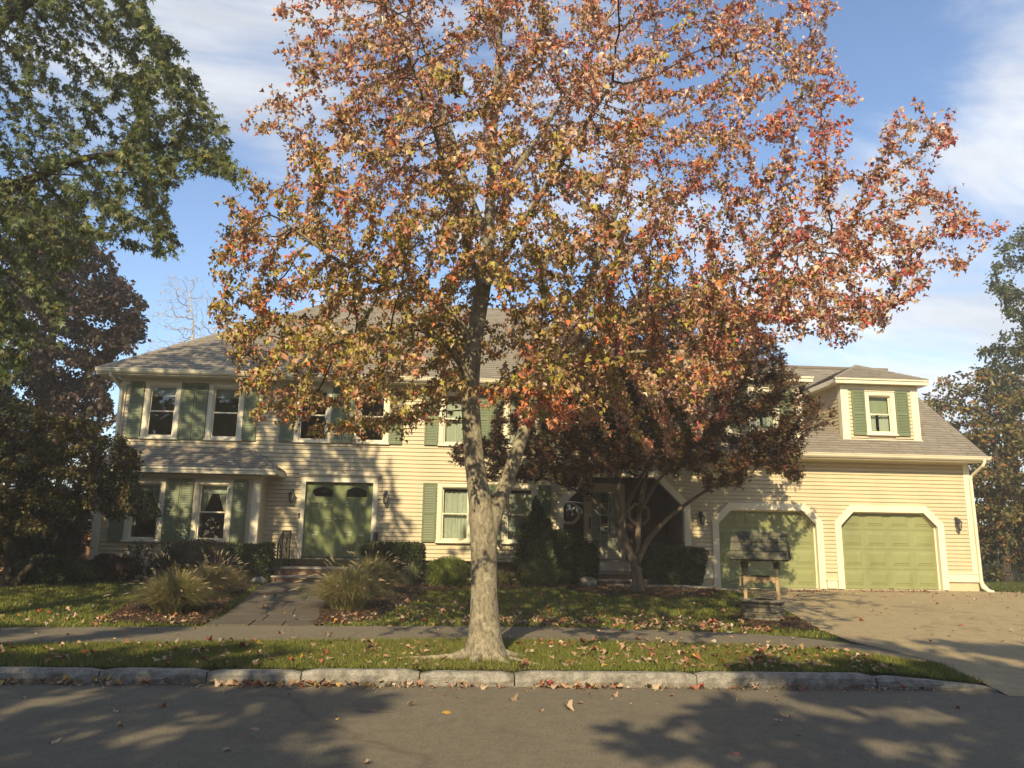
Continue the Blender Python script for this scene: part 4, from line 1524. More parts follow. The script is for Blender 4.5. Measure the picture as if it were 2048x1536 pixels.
def lantern(x, z, label):
    o = empty('wall_lantern', (x, F0 - 0.02, z), label, 'lantern', 'wall lanterns on the house front')
    y = F0 - 0.16
    MB().bbox(x - 0.045, x + 0.045, F0 - 0.04, F0 - 0.018, z + 0.02, z + 0.20, 0.008).build('back_plate', M['lantern'], o)
    MB().tube([(x, F0 - 0.04, z + 0.13), (x, F0 - 0.10, z + 0.17), (x, y, z + 0.15), (x, y, z + 0.10)], 0.012, 6).build('arm', M['lantern'], o)
    mb = MB()
    mb.lathe(x, y, [(0.012, z + 0.16), (0.03, z + 0.14), (0.055, z + 0.10), (0.088, z + 0.062), (0.09, z + 0.05), (0.03, z + 0.05)], 6)
    mb.build('roof', M['lantern'], o)
    mb = MB()
    for k in range(6):
        t = 2 * math.pi * k / 6
        mb.tube([(x + 0.074 * math.cos(t), y + 0.074 * math.sin(t), z + 0.05), (x + 0.05 * math.cos(t), y + 0.05 * math.sin(t), z - 0.13)], 0.007, 5)
    mb.lathe(x, y, [(0.055, z - 0.125), (0.057, z - 0.14), (0.03, z - 0.165), (0.012, z - 0.185), (0.004, z - 0.20)], 6)
    mb.build('cage', M['lantern'], o)
    mb = MB()
    mb.lathe(x, y, [(0.068, z + 0.05), (0.045, z - 0.13)], 6)
    mb.build('glass', M['lampglass'], o)
    mb = MB()
    mb.lathe(x, y, [(0.012, z - 0.12), (0.012, z - 0.03), (0.022, z - 0.01), (0.018, z + 0.02), (0.004, z + 0.035)], 8)
    mb.build('bulb', M['trim'], o)


lantern(-4.27, 2.60, 'dark wall lantern left of the green double front door')
lantern(-1.79, 2.61, 'dark wall lantern right of the green double front door')
lantern(6.87, 2.20, 'dark wall lantern between the porch and the shaded left garage door')
lantern(14.28, 2.17, 'dark wall lantern right of the sunlit right garage door')
mb = MB()
mb.bbox(-4.075, -4.025, F0 - 0.075, F0 - 0.046, 2.03, 2.16, 0.006)
db = mb.build('doorbell', M['black'], None, origin=(-4.05, F0 - 0.05, 2.03))
tag(db, 'small black doorbell on the left casing of the front door', 'doorbell')
MB().add([(-4.05 + 0.014 * math.cos(6.283 * k / 12), F0 - 0.0755, 2.07 + 0.014 * math.sin(6.283 * k / 12)) for k in range(12)], [tuple(range(12))]).build('button', M['silver'], db)
hk = empty('hanging_bell', (3.08, F0 - 0.05, 2.55), 'silver crescent bell hanging from a bracket at the porch opening', 'bell')
MB().tube([(3.05, F0 - 0.05, 2.58), (3.2, F0 - 0.2, 2.60), (3.5, F0 - 0.42, 2.55), (3.52, F0 - 0.42, 2.50)], 0.012, 6).build('bracket', M['silver'], hk)
MB().tube([(3.36 + 0.13 * math.cos(t), F0 - 0.36, 2.32 + 0.13 * math.sin(t)) for t in np.linspace(-0.5, 3.64, 16)], [0.006 + 0.012 * math.sin(math.pi * k / 15) for k in range(16)], 6).build('crescent', M['silver'], hk)
MB().lathe(3.36, F0 - 0.36, [(0.004, 2.42), (0.016, 2.38), (0.022, 2.33), (0.04, 2.30)], 8).build('clapper', M['silver'], hk)

# ------------------------------------------------------------------ wishing well
WX, WY = 5.66, 14.08
WZ = float(gz(WX, WY))
well = empty('wishing_well', (WX, WY, WZ), 'small stone wishing well with shingled wooden roof on two posts', 'wishing well')
rs = np.random.RandomState(8)
zc = WZ - 0.04
for row, h in enumerate((0.085, 0.085, 0.085, 0.09)):
    n = 12
    rad = 0.355
    for k in range(n):
        t0 = 2 * math.pi * (k + (0.5 if row % 2 else 0) + 0.02) / n
        t1 = 2 * math.pi * (k + 1 + (0.5 if row % 2 else 0) - 0.02) / n
        ro = rad + rs.randn() * 0.008
        ri = 0.25
        z0, z1 = zc + 0.004, zc + h - 0.004 + rs.randn() * 0.001
        mb = MB()
        e = 0.012
        tm = (t0 + t1) / 2
        vs_ = []
        for rr, zz in ((ri, z0), (ro - e, z0), (ro, z0 + e), (ro, z1 - e), (ro - e, z1), (ri, z1)):
            for tt in (t0, tm, t1):
                r2 = rr * (1.012 if tt == tm and rr > 0.3 else 1.0)
                vs_.append((WX + r2 * math.cos(tt), WY + r2 * math.sin(tt), zz))
        fs = []
        for i in range(5):
            for j in range(2):
                fs.append((i * 3 + j, i * 3 + j + 1, (i + 1) * 3 + j + 1, (i + 1) * 3 + j))
        fs += [(0, 3, 6, 9, 12, 15), (17, 14, 11, 8, 5, 2)]
        mb.add(vs_, fs)
        mb.build('stone', M['stone'], well)
    zc += h
MB().lathe(WX, WY, [(0.345, WZ - 0.03), (0.345, zc - 0.01)], 16).build('mortar_core', M['gap'], well)
for k in range(8):
    t0, t1 = 2 * math.pi * (k + 0.01) / 8, 2 * math.pi * (k + 0.99) / 8
    mb = MB()
    vs_ = []
    for rr, zz in ((0.22, zc), (0.40, zc), (0.41, zc + 0.02), (0.40, zc + 0.042), (0.22, zc + 0.042)):
        for j in range(4):
            tt = t0 + (t1 - t0) * j / 3
            vs_.append((WX + rr * math.cos(tt), WY + rr * math.sin(tt), zz))
    mb.add(vs_, [(i * 4 + j, i * 4 + j + 1, (i + 1) * 4 + j + 1, (i + 1) * 4 + j) for i in range(4) for j in range(3)] + [(0, 4, 8, 12, 16), (19, 15, 11, 7, 3)])
    mb.build('cap_stone', M['stone'], well)
ZP = 1.30
PXS = (WX - 0.285, WX + 0.285)
for i, x in enumerate(PXS):
    mb = MB()
    mb.bbox(x - 0.03, x + 0.03, WY - 0.035, WY + 0.035, zc - 0.02, ZP, 0.006)
    mb.build('post', M['wood'], well)
    mb = MB()
    mb.add([(x - 0.032, WY - 0.042, 0.99), (x + 0.032, WY - 0.042, 0.99), (x + 0.055, WY - 0.15, ZP - 0.02), (x - 0.055, WY - 0.15, ZP - 0.02), (x - 0.032, WY + 0.042, 0.99), (x + 0.032, WY + 0.042, 0.99), (x + 0.055, WY + 0.15, ZP - 0.02), (x - 0.055, WY + 0.15, ZP - 0.02)],
           [(0, 1, 2, 3), (5, 4, 7, 6), (0, 3, 7, 4), (1, 5, 6, 2), (2, 6, 7, 3), (0, 4, 5, 1)])
    mb.build('bracket', M['darkwood'], well)
poly = [(PXS[0] + 0.03, 0.97), (PXS[0] + 0.03, 0.87)] + [(PXS[0] + 0.03 + 0.51 * t, 0.885 - 0.02 * math.cos(t * 6 * math.pi) - 0.012 * math.sin(t * math.pi)) for t in np.linspace(0.05, 0.95, 24)] + [(PXS[1] - 0.03, 0.87), (PXS[1] - 0.03, 0.97)]
MB().prism(poly[::-1], WY - 0.015, WY + 0.015).build('scalloped_board', M['wood'], well)
MB().tube([(PXS[0] - 0.09, WY, 0.985), (PXS[1] + 0.10, WY, 0.985)], 0.016, 8).build('axle', M['darkwood'], well)
MB().tube([(PXS[0] - 0.09, WY, 1.0), (PXS[0] - 0.085, WY - 0.02, 0.80)], 0.013, 6).build('crank', M['wood'], well)
# roof: two slopes of wide shingles, each a piece
rx0, rx1 = WX - 0.50, WX + 0.50
zr, ze, hd = 1.755, 1.285, 0.30
for s in (-1, 1):
    MB().add([(rx0 + 0.03, WY, zr - 0.02), (rx1 - 0.03, WY, zr - 0.02), (rx1 - 0.03, WY + s * (hd - 0.01), ze), (rx0 + 0.03, WY + s * (hd - 0.01), ze)], [(0, 1, 2, 3)]).build('roof_deck', M['darkwood'], well)
    for row in range(3):
        t0, t1 = row / 3, (row + 1) / 3 + 0.03
        x = rx0 - 0.08 * (row % 2) - 0.03 * row
        while x < rx1:
            wv_ = 0.14 + 0.09 * rs.rand()
            a, b = max(x, rx0 + 0.004 * rs.randn()) + 0.003, min(x + wv_, rx1) - 0.003
            x += wv_
            if b - a < 0.02:
                continue
            # t=0 ridge, t=1 eave; butt end is thicker
            y0_, z0_ = WY + s * hd * t0, zr + (ze - zr) * t0
            y1_, z1_ = WY + s * hd * min(t1, 1.02), zr + (ze - zr) * min(t1, 1.02)
            nz_ = Vector((0, s * (zr - ze), hd)).normalized()
            up_ = 0.020 + 0.004 * rs.rand()
            P = [Vector((a, y0_, z0_)) + nz_ * 0.004, Vector((b, y0_, z0_)) + nz_ * 0.004, Vector((b, y1_, z1_)) + nz_ * up_, Vector((a, y1_, z1_)) + nz_ * up_, Vector((a, y1_, z1_)) + nz_ * 0.002, Vector((b, y1_, z1_)) + nz_ * 0.002]
            MB().add(P, [(0, 1, 2, 3), (3, 2, 5, 4), (0, 3, 4), (1, 5, 2)]).build('roof_shingle', M['darkwood'], well)
    MB().extr_x([(WY + s * 0.0, zr + 0.028), (WY + s * 0.055, zr - 0.05), (WY + s * 0.05, zr - 0.065), (WY, zr + 0.005)], rx0 - 0.006, rx1 + 0.006).build('ridge_board', M['darkwood'], well)
    # scalloped eave trim
    pol = [(rx0 + 0.02 + (rx1 - rx0 - 0.04) * t, ze - 0.02 - 0.018 * abs(math.sin(t * 7 * math.pi))) for t in np.linspace(0, 1, 43)]
    mb = MB()
    mb.add([(p[0], WY + s * (hd - 0.012), ze + 0.02) for p in pol] + [(p[0], WY + s * (hd - 0.012), p[1]) for p in pol] + [(p[0], WY + s * (hd - 0.03), ze + 0.02) for p in pol] + [(p[0], WY + s * (hd - 0.03), p[1]) for p in pol],
           [(i, i + 1, 44 + i, 43 + i) for i in range(42)] + [(86 + i, 129 + i, 130 + i, 87 + i) for i in range(42)] + [(43 + i, 44 + i, 130 + i, 129 + i) for i in range(42)])
    mb.build('eave_trim', M['darkwood'], well)
for x in (rx0 + 0.03, rx1 - 0.05):
    for k in range(5):
        f0, f1 = -1 + 2 * k / 5 + 0.01, -1 + 2 * (k + 1) / 5 - 0.01
        top = lambda f: zr - 0.03 + (ze - zr) * abs(f)
        pts_ = [(f0, ze), (f1, ze), (f1, top(f1)), (f0, top(f0))]
        if f0 < 0 < f1:
            pts_ = [(f0, ze), (f1, ze), (f1, top(f1)), (0, top(0)), (f0, top(f0))]
        n = len(pts_)
        MB().add([(x, WY + f * hd * 0.95, z) for f, z in pts_] + [(x + 0.02, WY + f * hd * 0.95, z) for f, z in pts_], [tuple(range(n - 1, -1, -1)), tuple(range(n, 2 * n))] + [(i, (i + 1) % n, (i + 1) % n + n, i + n) for i in range(n)]).build('gable_board', M['darkwood'], well)

well.rotation_euler.z = R(-31)
# wooden fence at the left side of the house
fz = 0.42
fence = empty('wooden_fence', (-11.5, 23.6, fz), 'brown wooden board fence left of the house corner', 'fence')
for k in range(28):
    x = -13.4 + k * 0.15
    MB().bbox(x, x + 0.14, 23.58, 23.6, fz, fz + 1.12 + 0.01 * (k % 3), 0.004).build('plank', M['fencewood'], fence)
for z in (0.25, 0.9):
    MB().box(-13.4, -9.2, 23.6, 23.64, fz + z, fz + z + 0.09).build('fence_rail', M['fencewood'], fence)


def boulder(name, label, c, r_, seed):
    rs = np.random.RandomState(seed)
    mb = MB()
    n, m_ = 14, 9
    ph = rs.rand(6) * 6
    vs_ = []
    for i in range(m_):
        th = math.pi * i / (m_ - 1)
        for k in range(n):
            f = 2 * math.pi * k / n
            d = 1 + 0.12 * math.sin(3 * f + ph[0] + 2 * th) + 0.08 * math.sin(5 * f + ph[1]) * math.sin(th) + 0.05 * rs.randn() * math.sin(th)
            vs_.append((c[0] + r_[0] * d * math.sin(th) * math.cos(f), c[1] + r_[1] * d * math.sin(th) * math.sin(f), c[2] + r_[2] * d * math.cos(th)))
    mb.add(vs_, [(i * n + k, (i + 1) * n + k, (i + 1) * n + (k + 1) % n, i * n + (k + 1) % n) for i in range(m_ - 1) for k in range(n)])
    o = mb.build(name, M['granite'], None, True, origin=(c[0], c[1], c[2] - r_[2] * 0.6))
    tag(o, label, 'rock')


boulder('boulder', 'grey rock at the mulch edge left of the porch steps', (3.35, 19.35, 0.52), (0.28, 0.2, 0.16), 1)
boulder('boulder', 'small pale rock at the foot of the hedge left of the front steps', (-4.55, 19.35, 0.48), (0.20, 0.16, 0.13), 2)

# ------------------------------------------------------------------ leaves and trees
def tmpl(half, center, fold, curl):
    """half: right-half outline from petiole to tip"""
    pts_ = [(0, 0)] + half + [(0, 1.0)] + [(-x, y) for x, y in half[::-1]]
    P = [(0, center)] + pts_
    V = np.array([(x, y, fold * abs(x) - curl * (y - 0.35) ** 2) for x, y in P], np.float32)
    n = len(pts_)
    T = np.array([(0, 1 + (i + 1) % n, 1 + i) for i in range(n)], np.int32)
    return V, T[:, ::-1]


RED_H = [(0.34, 0.10), (0.44, 0.48), (0.19, 0.60)]
RED_S = [(0.44, 0.34), (0.17, 0.58)]
STAR_H = [(0.42, 0.10), (0.19, 0.32), (0.56, 0.56), (0.15, 0.55)]
T_RED = [tmpl(RED_H, 0.38, f, c) for f, c in ((0.35, 0.3), (0.8, 0.6), (-0.5, 0.7), (1.4, 0.3))]
T_REDS = [tmpl(RED_S, 0.36, f, c) for f, c in ((0.35, 0.3), (0.8, 0.6), (-0.5, 0.7), (1.4, 0.3))]
T_STAR = [tmpl(STAR_H, 0.33, f, c) for f, c in ((0.2, 0.3), (0.5, 0.6), (-0.3, 0.5))]
T_JAP = [tmpl([(0.46, 0.22), (0.13, 0.36)], 0.26, f, c) for f, c in ((0.2, 0.4), (-0.2, 0.7))]
T_SIL = [tmpl([(0.50, 0.28), (0.17, 0.44)], 0.30, f, c) for f, c in ((0.2, 0.3), (0.5, 0.6), (-0.3, 0.5))]


def lobes(tips, fold):
    V, F_ = [], []
    for (x, y, wd) in tips:
        L_ = math.hypot(x, y)
        px_, py_ = -y / L_ * wd, x / L_ * wd
        b = len(V)
        V += [(x * 0.12 + px_ , y * 0.12 + py_, fold * 0.1), (x * 0.12 - px_, y * 0.12 - py_, fold * 0.1), (x, y, -fold * L_)]
        F_.append((b, b + 1, b + 2))
    return np.array(V, np.float32), np.array(F_, np.int32)


T_LOBE = [lobes([(0, 1, 0.17), (0.55, 0.55, 0.15), (-0.55, 0.55, 0.15)], f) for f in (0.1, 0.3, -0.1)]
T_SILV = [lobes([(0, 1, 0.15), (0.55, 0.62, 0.14), (-0.55, 0.62, 0.14), (0.45, 0.12, 0.12), (-0.45, 0.12, 0.12)], f) for f in (0.1, 0.35, -0.1)]
T_DIA = [(np.array([(0, 0, 0), (0.33, 0.45, 0.10), (0, 1, -0.06), (-0.33, 0.45, 0.10)], np.float32), np.array([(0, 1, 2), (0, 2, 3)], np.int32))]
T_NEED = [(np.array([(0, 0, 0), (0.14, 0.4, 0.03), (0, 1, 0), (-0.14, 0.4, 0.03)], np.float32), np.array([(0, 1, 2), (0, 2, 3)], np.int32))]


def unit(a):
    return a / np.maximum(np.linalg.norm(a, axis=-1, keepdims=True), 1e-9)


def leaf_frames(D, Nh):
    D = unit(D)
    S = unit(np.cross(D, Nh))
    Nn = np.cross(S, D)
    return S, D, Nn


def leaf_mesh(name, P, D, Nh, size, cols, temps, mat, tid=None, rs=None):
    S, D, Nn = leaf_frames(D, Nh)
    n = len(P)
    if tid is None:
        tid = (rs or np.random).randint(0, len(temps), n)
    Vs, Fs, Cs = [], [], []
    off = 0
    for k, (TV, TF) in enumerate(temps):
        ix = np.where(tid == k)[0]
        if not len(ix):
            continue
        s = size[ix][:, None, None]
        V = P[ix][:, None] + s * (TV[None, :, 0:1] * S[ix][:, None] + TV[None, :, 1:2] * D[ix][:, None] + TV[None, :, 2:3] * Nn[ix][:, None])
        nv = len(TV)
        Fq = TF[None] + (np.arange(len(ix)) * nv)[:, None, None] + off
        Vs.append(V.reshape(-1, 3))
        Fs.append(Fq.reshape(-1, 3))
        Cs.append(np.repeat(cols[ix], nv, 0))
        off += len(ix) * nv
    return npmesh(name, np.concatenate(Vs), 3, np.concatenate(Fs), mat, False, np.concatenate(Cs))


def inpoly(pts_, poly):
    x, y = pts_[:, 0], pts_[:, 1]
    poly = np.array(poly, float)
    ins = np.zeros(len(x), bool)
    j = len(poly) - 1
    for i in range(len(poly)):
        xi, yi, xj, yj = *poly[i], *poly[j]
        c = ((yi > y) != (yj > y)) & (x < (xj - xi) * (y - yi) / (yj - yi + 1e-12) + xi)
        ins ^= c
        j = i
    return ins


def crown_points(rs, n, lo, hi, ok=None, poly=None):
    """n random points of a crown's volume: a box cut by its outline and its depth"""
    res = []
    cnt = 0
    lo, hi = np.array(lo, float), np.array(hi, float)
    for _ in range(400):
        P = lo + (hi - lo) * rs.rand(4000, 3)
        m_ = np.ones(len(P), bool)
        if ok is not None:
            m_ &= ok(P)
        if poly is not None:
            m_ &= inpoly(proj(P), poly)
        res.append(P[m_])
        cnt += m_.sum()
        if cnt >= n:
            break
    return np.concatenate(res)[:n]


def grow(seeds, par, A, step, kill, infl, rs, bias=(0, 0, 0.05), jit=0.12, maxit=140):
    pos = [np.array(p, float) for p in seeds]
    par = list(par)
    P = np.array(pos)
    d2 = np.linalg.norm(A[:, None] - P[None], axis=-1)
    near = d2.argmin(1)
    nd = d2.min(1)
    alive = np.ones(len(A), bool)
    bias = np.array(bias)
    for it in range(maxit):
        act = alive & (nd < infl)
        if not act.any():
            infl *= 1.6
            if infl > 30:
                break
            continue
        ix = np.where(act)[0]
        v = unit(A[ix] - P[near[ix]])
        acc = np.zeros((len(P), 3))
        np.add.at(acc, near[ix], v)
        who = np.unique(near[ix])
        d = unit(acc[who]) + bias + rs.randn(len(who), 3) * jit
        new = P[who] + step * unit(d)
        # drop nodes that would fall on an existing one
        keep = np.ones(len(new), bool)
        for s in range(0, len(new), 400):
            dd = np.linalg.norm(new[s:s + 400, None] - P[None], axis=-1).min(1)
            keep[s:s + 400] = dd > step * 0.45
        new, who = new[keep], who[keep]
        if not len(new):
            break
        base = len(P)
        P = np.concatenate([P, new])
        par += list(who)
        dn = np.linalg.norm(A[:, None] - new[None], axis=-1)
        j = dn.argmin(1)
        m_ = dn.min(1)
        b = m_ < nd
        near[b] = base + j[b]
        nd[b] = m_[b]
        alive &= nd > kill
        if not alive.any():
            break
    return P, np.array(par)


def radii(P, par, tip, ex=2.2):
    r_ = np.zeros(len(P))
    for i in range(len(P) - 1, -1, -1):
        if r_[i] == 0:
            r_[i] = tip ** ex
        if par[i] >= 0:
            r_[par[i]] += r_[i]
    return r_ ** (1 / ex)


def branch_mesh(name, P, par, r_, mat, skip, ns=6):
    """frusta for each node and its parent; skip = nodes not to draw"""
    ch = np.full(len(P), -1)
    best = np.zeros(len(P))
    for i in range(len(P)):
        p = par[i]
        if p >= 0 and r_[i] > best[p]:
            best[p] = r_[i]
            ch[p] = i
    ids = np.array([i for i in range(len(P)) if par[i] >= 0 and not skip[i]])
    pp = par[ids]
    d = unit(P[ids] - P[pp])
    gp = np.where(par[pp] >= 0, par[pp], pp)
    d0 = unit(P[ids] - P[gp] + 1e-9)
    ref = np.array([0.37, -0.90, 0.21])

    def ring(c, dr, rad):
        a = unit(np.cross(dr, ref))
        b = np.cross(dr, a)
        t = 2 * np.pi * np.arange(ns) / ns
        return c[:, None] + rad[:, None, None] * (np.cos(t)[None, :, None] * a[:, None] + np.sin(t)[None, :, None] * b[:, None])
    cidx = ch[ids]
    dn = np.where((cidx >= 0)[:, None], unit(P[np.maximum(cidx, 0)] - P[pp] + 1e-9), d)
    r0 = np.where(ch[pp] == ids, r_[pp], np.minimum(r_[ids] * 1.15, r_[pp]))
    ma = (ch[pp] == ids)
    dpar = np.where(ma[:, None], unit(P[ids] - P[gp] + 1e-9), d)
    R0 = ring(P[pp], dpar, r0)
    R1 = ring(P[ids], dn, r_[ids])
    V = np.concatenate([R0, R1], 1).reshape(-1, 3)
    k = np.arange(ns)
    f = np.stack([k, (k + 1) % ns, ns + (k + 1) % ns, ns + k], -1)
    Fq = (f[None] + (np.arange(len(ids)) * 2 * ns)[:, None, None]).reshape(-1, 4)
    return npmesh(name, V, 4, Fq, mat, True)


def pick(rs, n, palette):
    w_ = np.array([p[0] for p in palette], float)
    k = rs.choice(len(palette), n, p=w_ / w_.sum())
    return k


def jitter_cols(rs, k, palette, amt=0.22):
    c = np.array([p[1] for p in palette], float)[k]
    return np.clip(c * (1 + amt * rs.randn(len(k), 1)) * (1 + 0.08 * rs.randn(len(k), 3)), 0.004, 0.95)


def tree(name, label, cat, base, limbs, A, leaf, bark, seed, twig=None, step=0.2, kill=0.3, infl=2.0, bias=(0, 0, 0.05), tip=0.004, nparts=0, group=None, jit=0.12, rmax=None, trunk_tubes=True, sides=10):
    """limbs: list of polylines [(x,y,z,r)...]; A: attraction points filling the crown"""
    rs = np.random.RandomState(seed)
    root = empty(name, base, label, cat, group)
    seeds, par, fixed_r = [], [], []
    tub = MB()
    for li, lm in enumerate(limbs):
        pts_ = np.array([q[:3] for q in lm], float)
        rr = np.array([q[3] for q in lm], float)
        d = np.r_[0, np.cumsum(np.linalg.norm(np.diff(pts_, axis=0), axis=1))]
        m_ = max(3, int(d[-1] / step) + 1)
        t = np.linspace(0, d[-1], m_)
        # smooth
        Q = np.stack([np.interp(t, d, pts_[:, i]) for i in range(3)], -1)
        for _ in range(2):
            Q[1:-1] = 0.5 * Q[1:-1] + 0.25 * (Q[:-2] + Q[2:])
        q_r = np.interp(t, d, rr)
        st = len(seeds)
        if li == 0:
            p0 = -1
        else:
            p0 = int(np.linalg.norm(np.array(seeds) - Q[0], axis=1).argmin())
        for i in range(m_):
            seeds.append(Q[i])
            par.append(p0 if i == 0 else st + i - 1)
            fixed_r.append(q_r[i])
        tub.tube([tuple(p) for p in Q], list(q_r), sides if li == 0 else max(6, sides - 3), cap=True)
    trk = tub.build('trunk', bark, root, True)
    ns0 = len(seeds)
    P, par = grow(seeds, par, A, step, kill, infl, rs, bias, jit)
    r_ = radii(P, par, tip)
    r_[:ns0] = np.array(fixed_r)
    for i in range(ns0, len(P)):
        r_[i] = min(r_[i], r_[par[i]] * 0.92)
        if rmax:
            r_[i] = min(r_[i], rmax)
    skip = np.zeros(len(P), bool)
    skip[:ns0] = True
    off = np.array(base, float)
    if (~skip).any():
        tag(link('branches', branch_mesh('branches', P - off, par, r_, twig or bark, skip, 5), root), kind='stuff')
    if leaf is None:
        return root
    thin = np.where((r_ < leaf.get('maxr', 0.012)) & (par >= 0) & ~skip)[0]
    n = leaf['n']
    if len(thin) == 0:
        thin = np.where(~skip)[0]
    wgt = np.ones(len(thin))
    ii = rs.choice(thin, n)
    t = rs.rand(n, 1)
    pos = P[par[ii]] * (1 - t) + P[ii] * t
    bd = unit(P[ii] - P[par[ii]])
    pos = pos + unit(rs.randn(n, 3)) * leaf.get('spread', 0.07) * rs.rand(n, 1)
    D = leaf.get('along', 0.45) * bd + leaf.get('rand', 0.75) * unit(rs.randn(n, 3)) + np.array([0, 0, -leaf.get('droop', 0.55)])
    Nh = unit(rs.randn(n, 3)) * leaf.get('nrand', 0.8) + np.array(leaf.get('nup', (0, 0, 0.6)))
    size = leaf['size'] * np.clip(1 + 0.22 * rs.randn(n), 0.5, 1.6)
    pal = leaf['palette']
    kf = leaf.get('kfun')
    k = kf(rs, pos) if kf else pick(rs, n, pal)
    cols = jitter_cols(rs, k, pal)
    temps = leaf['temps']
    tid = rs.randint(0, len(temps), n)
    single = np.zeros(n, bool)
    if nparts:
        px = proj(pos)
        dist = np.linalg.norm(pos - CAMPOS, axis=1)
        inf = (px[:, 0] > 5) & (px[:, 0] < 2043) & (px[:, 1] > 5) & (px[:, 1] < 1530) & (((pos - CAMPOS) @ fwd) > 0.5)
        area = np.where(inf, size / dist, 0)
        single[np.argsort(-area)[:nparts]] = True
        S, Dn, Nn = leaf_frames(D, Nh)
        meshes = {}
        for i in np.where(single)[0]:
            key = (int(tid[i]), int(k[i]))
            if key not in meshes:
                TV, TF = leaf.get('single', temps)[tid[i]]
                meshes[key] = npmesh('leaf', TV, 3, TF, leaf['mat'], False, np.repeat(np.array([pal[k[i]][1]]), len(TV), 0))
            o = bpy.data.objects.new('leaf', meshes[key])
            COL.objects.link(o)
            o.parent = root
            Mx = Matrix(((*[S[i][0], Dn[i][0], Nn[i][0]], 0), (S[i][1], Dn[i][1], Nn[i][1], 0), (S[i][2], Dn[i][2], Nn[i][2], 0), (0, 0, 0, 1)))
            o.matrix_basis = Matrix.Translation(Vector(pos[i] - off)) @ Mx @ Matrix.Scale(float(size[i]), 4)
    rest_ = ~single
    me = leaf_mesh('foliage', pos[rest_] - off, D[rest_], Nh[rest_], size[rest_], cols[rest_], temps, leaf['mat'], tid[rest_])
    tag(link('foliage', me, root), kind='stuff')
    return root


# ---- the red maple on the verge
rs = np.random.RandomState(21)
CROWN = [(600, -900), (560, -200), (545, 0), (520, 60), (505, 190), (475, 290), (430, 420), (398, 470), (388, 590), (425, 680), (475, 760), (485, 850), (560, 880), (700, 900), (800, 895), (850, 870), (905, 810), (935, 780),
         (965, 800), (1060, 845), (1110, 890), (1170, 850), (1250, 880), (1330, 950), (1400, 900), (1470, 800), (1500, 720), (1560, 665), (1700, 700), (1830, 630), (1930, 540), (2010, 455), (1955, 410), (1880, 350), (1955, 245), (1880, 165), (1760, 230), (1690, 140), (1715, 0), (1690, -200), (1500, -900)]


def ok_maple(P):
    dx = P[:, 0] - 1.3
    rx = np.where(dx < 0, 4.9, 7.2)
    q = (dx / rx) ** 2 + ((P[:, 1] - 10.0) / 3.7) ** 2
    zt = np.where(dx < 0, 12.6 - 4.5 * q, 11.7 - 6.0 * q)
    zb = 2.9 + 0.6 * (np.abs(P[:, 1] - 10) < 1.2)
    m_ = (q < 1) & (P[:, 2] < zt) & (P[:, 2] > zb)
    px = proj(P)
    front = (px[:, 0] > 905) & (px[:, 0] < 1000) & (px[:, 1] > 560) & (P[:, 1] < 10.4)
    return m_ & ~front




def clumps(P, f=1.0, th=-0.15):
    # foliage hangs in sprays with open gaps between
    return (np.sin(P[:, 0] * 2.1 * f + 1.7 * np.sin(P[:, 2] * 1.3 * f + P[:, 1])) * np.sin(P[:, 1] * 2.3 * f + 0.8 * P[:, 2]) + 0.7 * np.sin(P[:, 2] * 3.1 * f + P[:, 0] * 1.1 * f)) > th


A1 = crown_points(rs, 4300, (-4, 6.2, 2.8), (9, 13.8, 12.8), lambda P: ok_maple(P) & (clumps(P, 1.0, -0.6) | ((P[:, 2] < 5.0) & (P[:, 0] > 0.8))), CROWN)
A1 = np.concatenate([A1, crown_points(rs, 550, (-1.6, 6.4, 4.6), (1.6, 9.0, 7.8), ok_maple, CROWN), crown_points(rs, 900, (0.9, 8.0, 2.9), (5.6, 12.6, 5.6), ok_maple, CROWN)])
A1 = np.concatenate([A1, crown_points(rs, 900, (-3.3, 7.8, 2.9), (0.1, 11.8, 5.4), lambda P: (P[:, 2] > 2.8), CROWN)])
SPRAY = [(955, 780), (1150, 775), (1160, 830), (1105, 895), (1050, 850), (950, 825)]
A1 = np.concatenate([A1, crown_points(rs, 170, (0.0, 8.2, 2.6), (1.8, 9.2, 3.8), None, SPRAY), crown_points(rs, 500, (-1.8, 6.9, 4.4), (0.6, 9.2, 6.5), ok_maple, CROWN)])
mz = float(gz(0.46, 10.0))
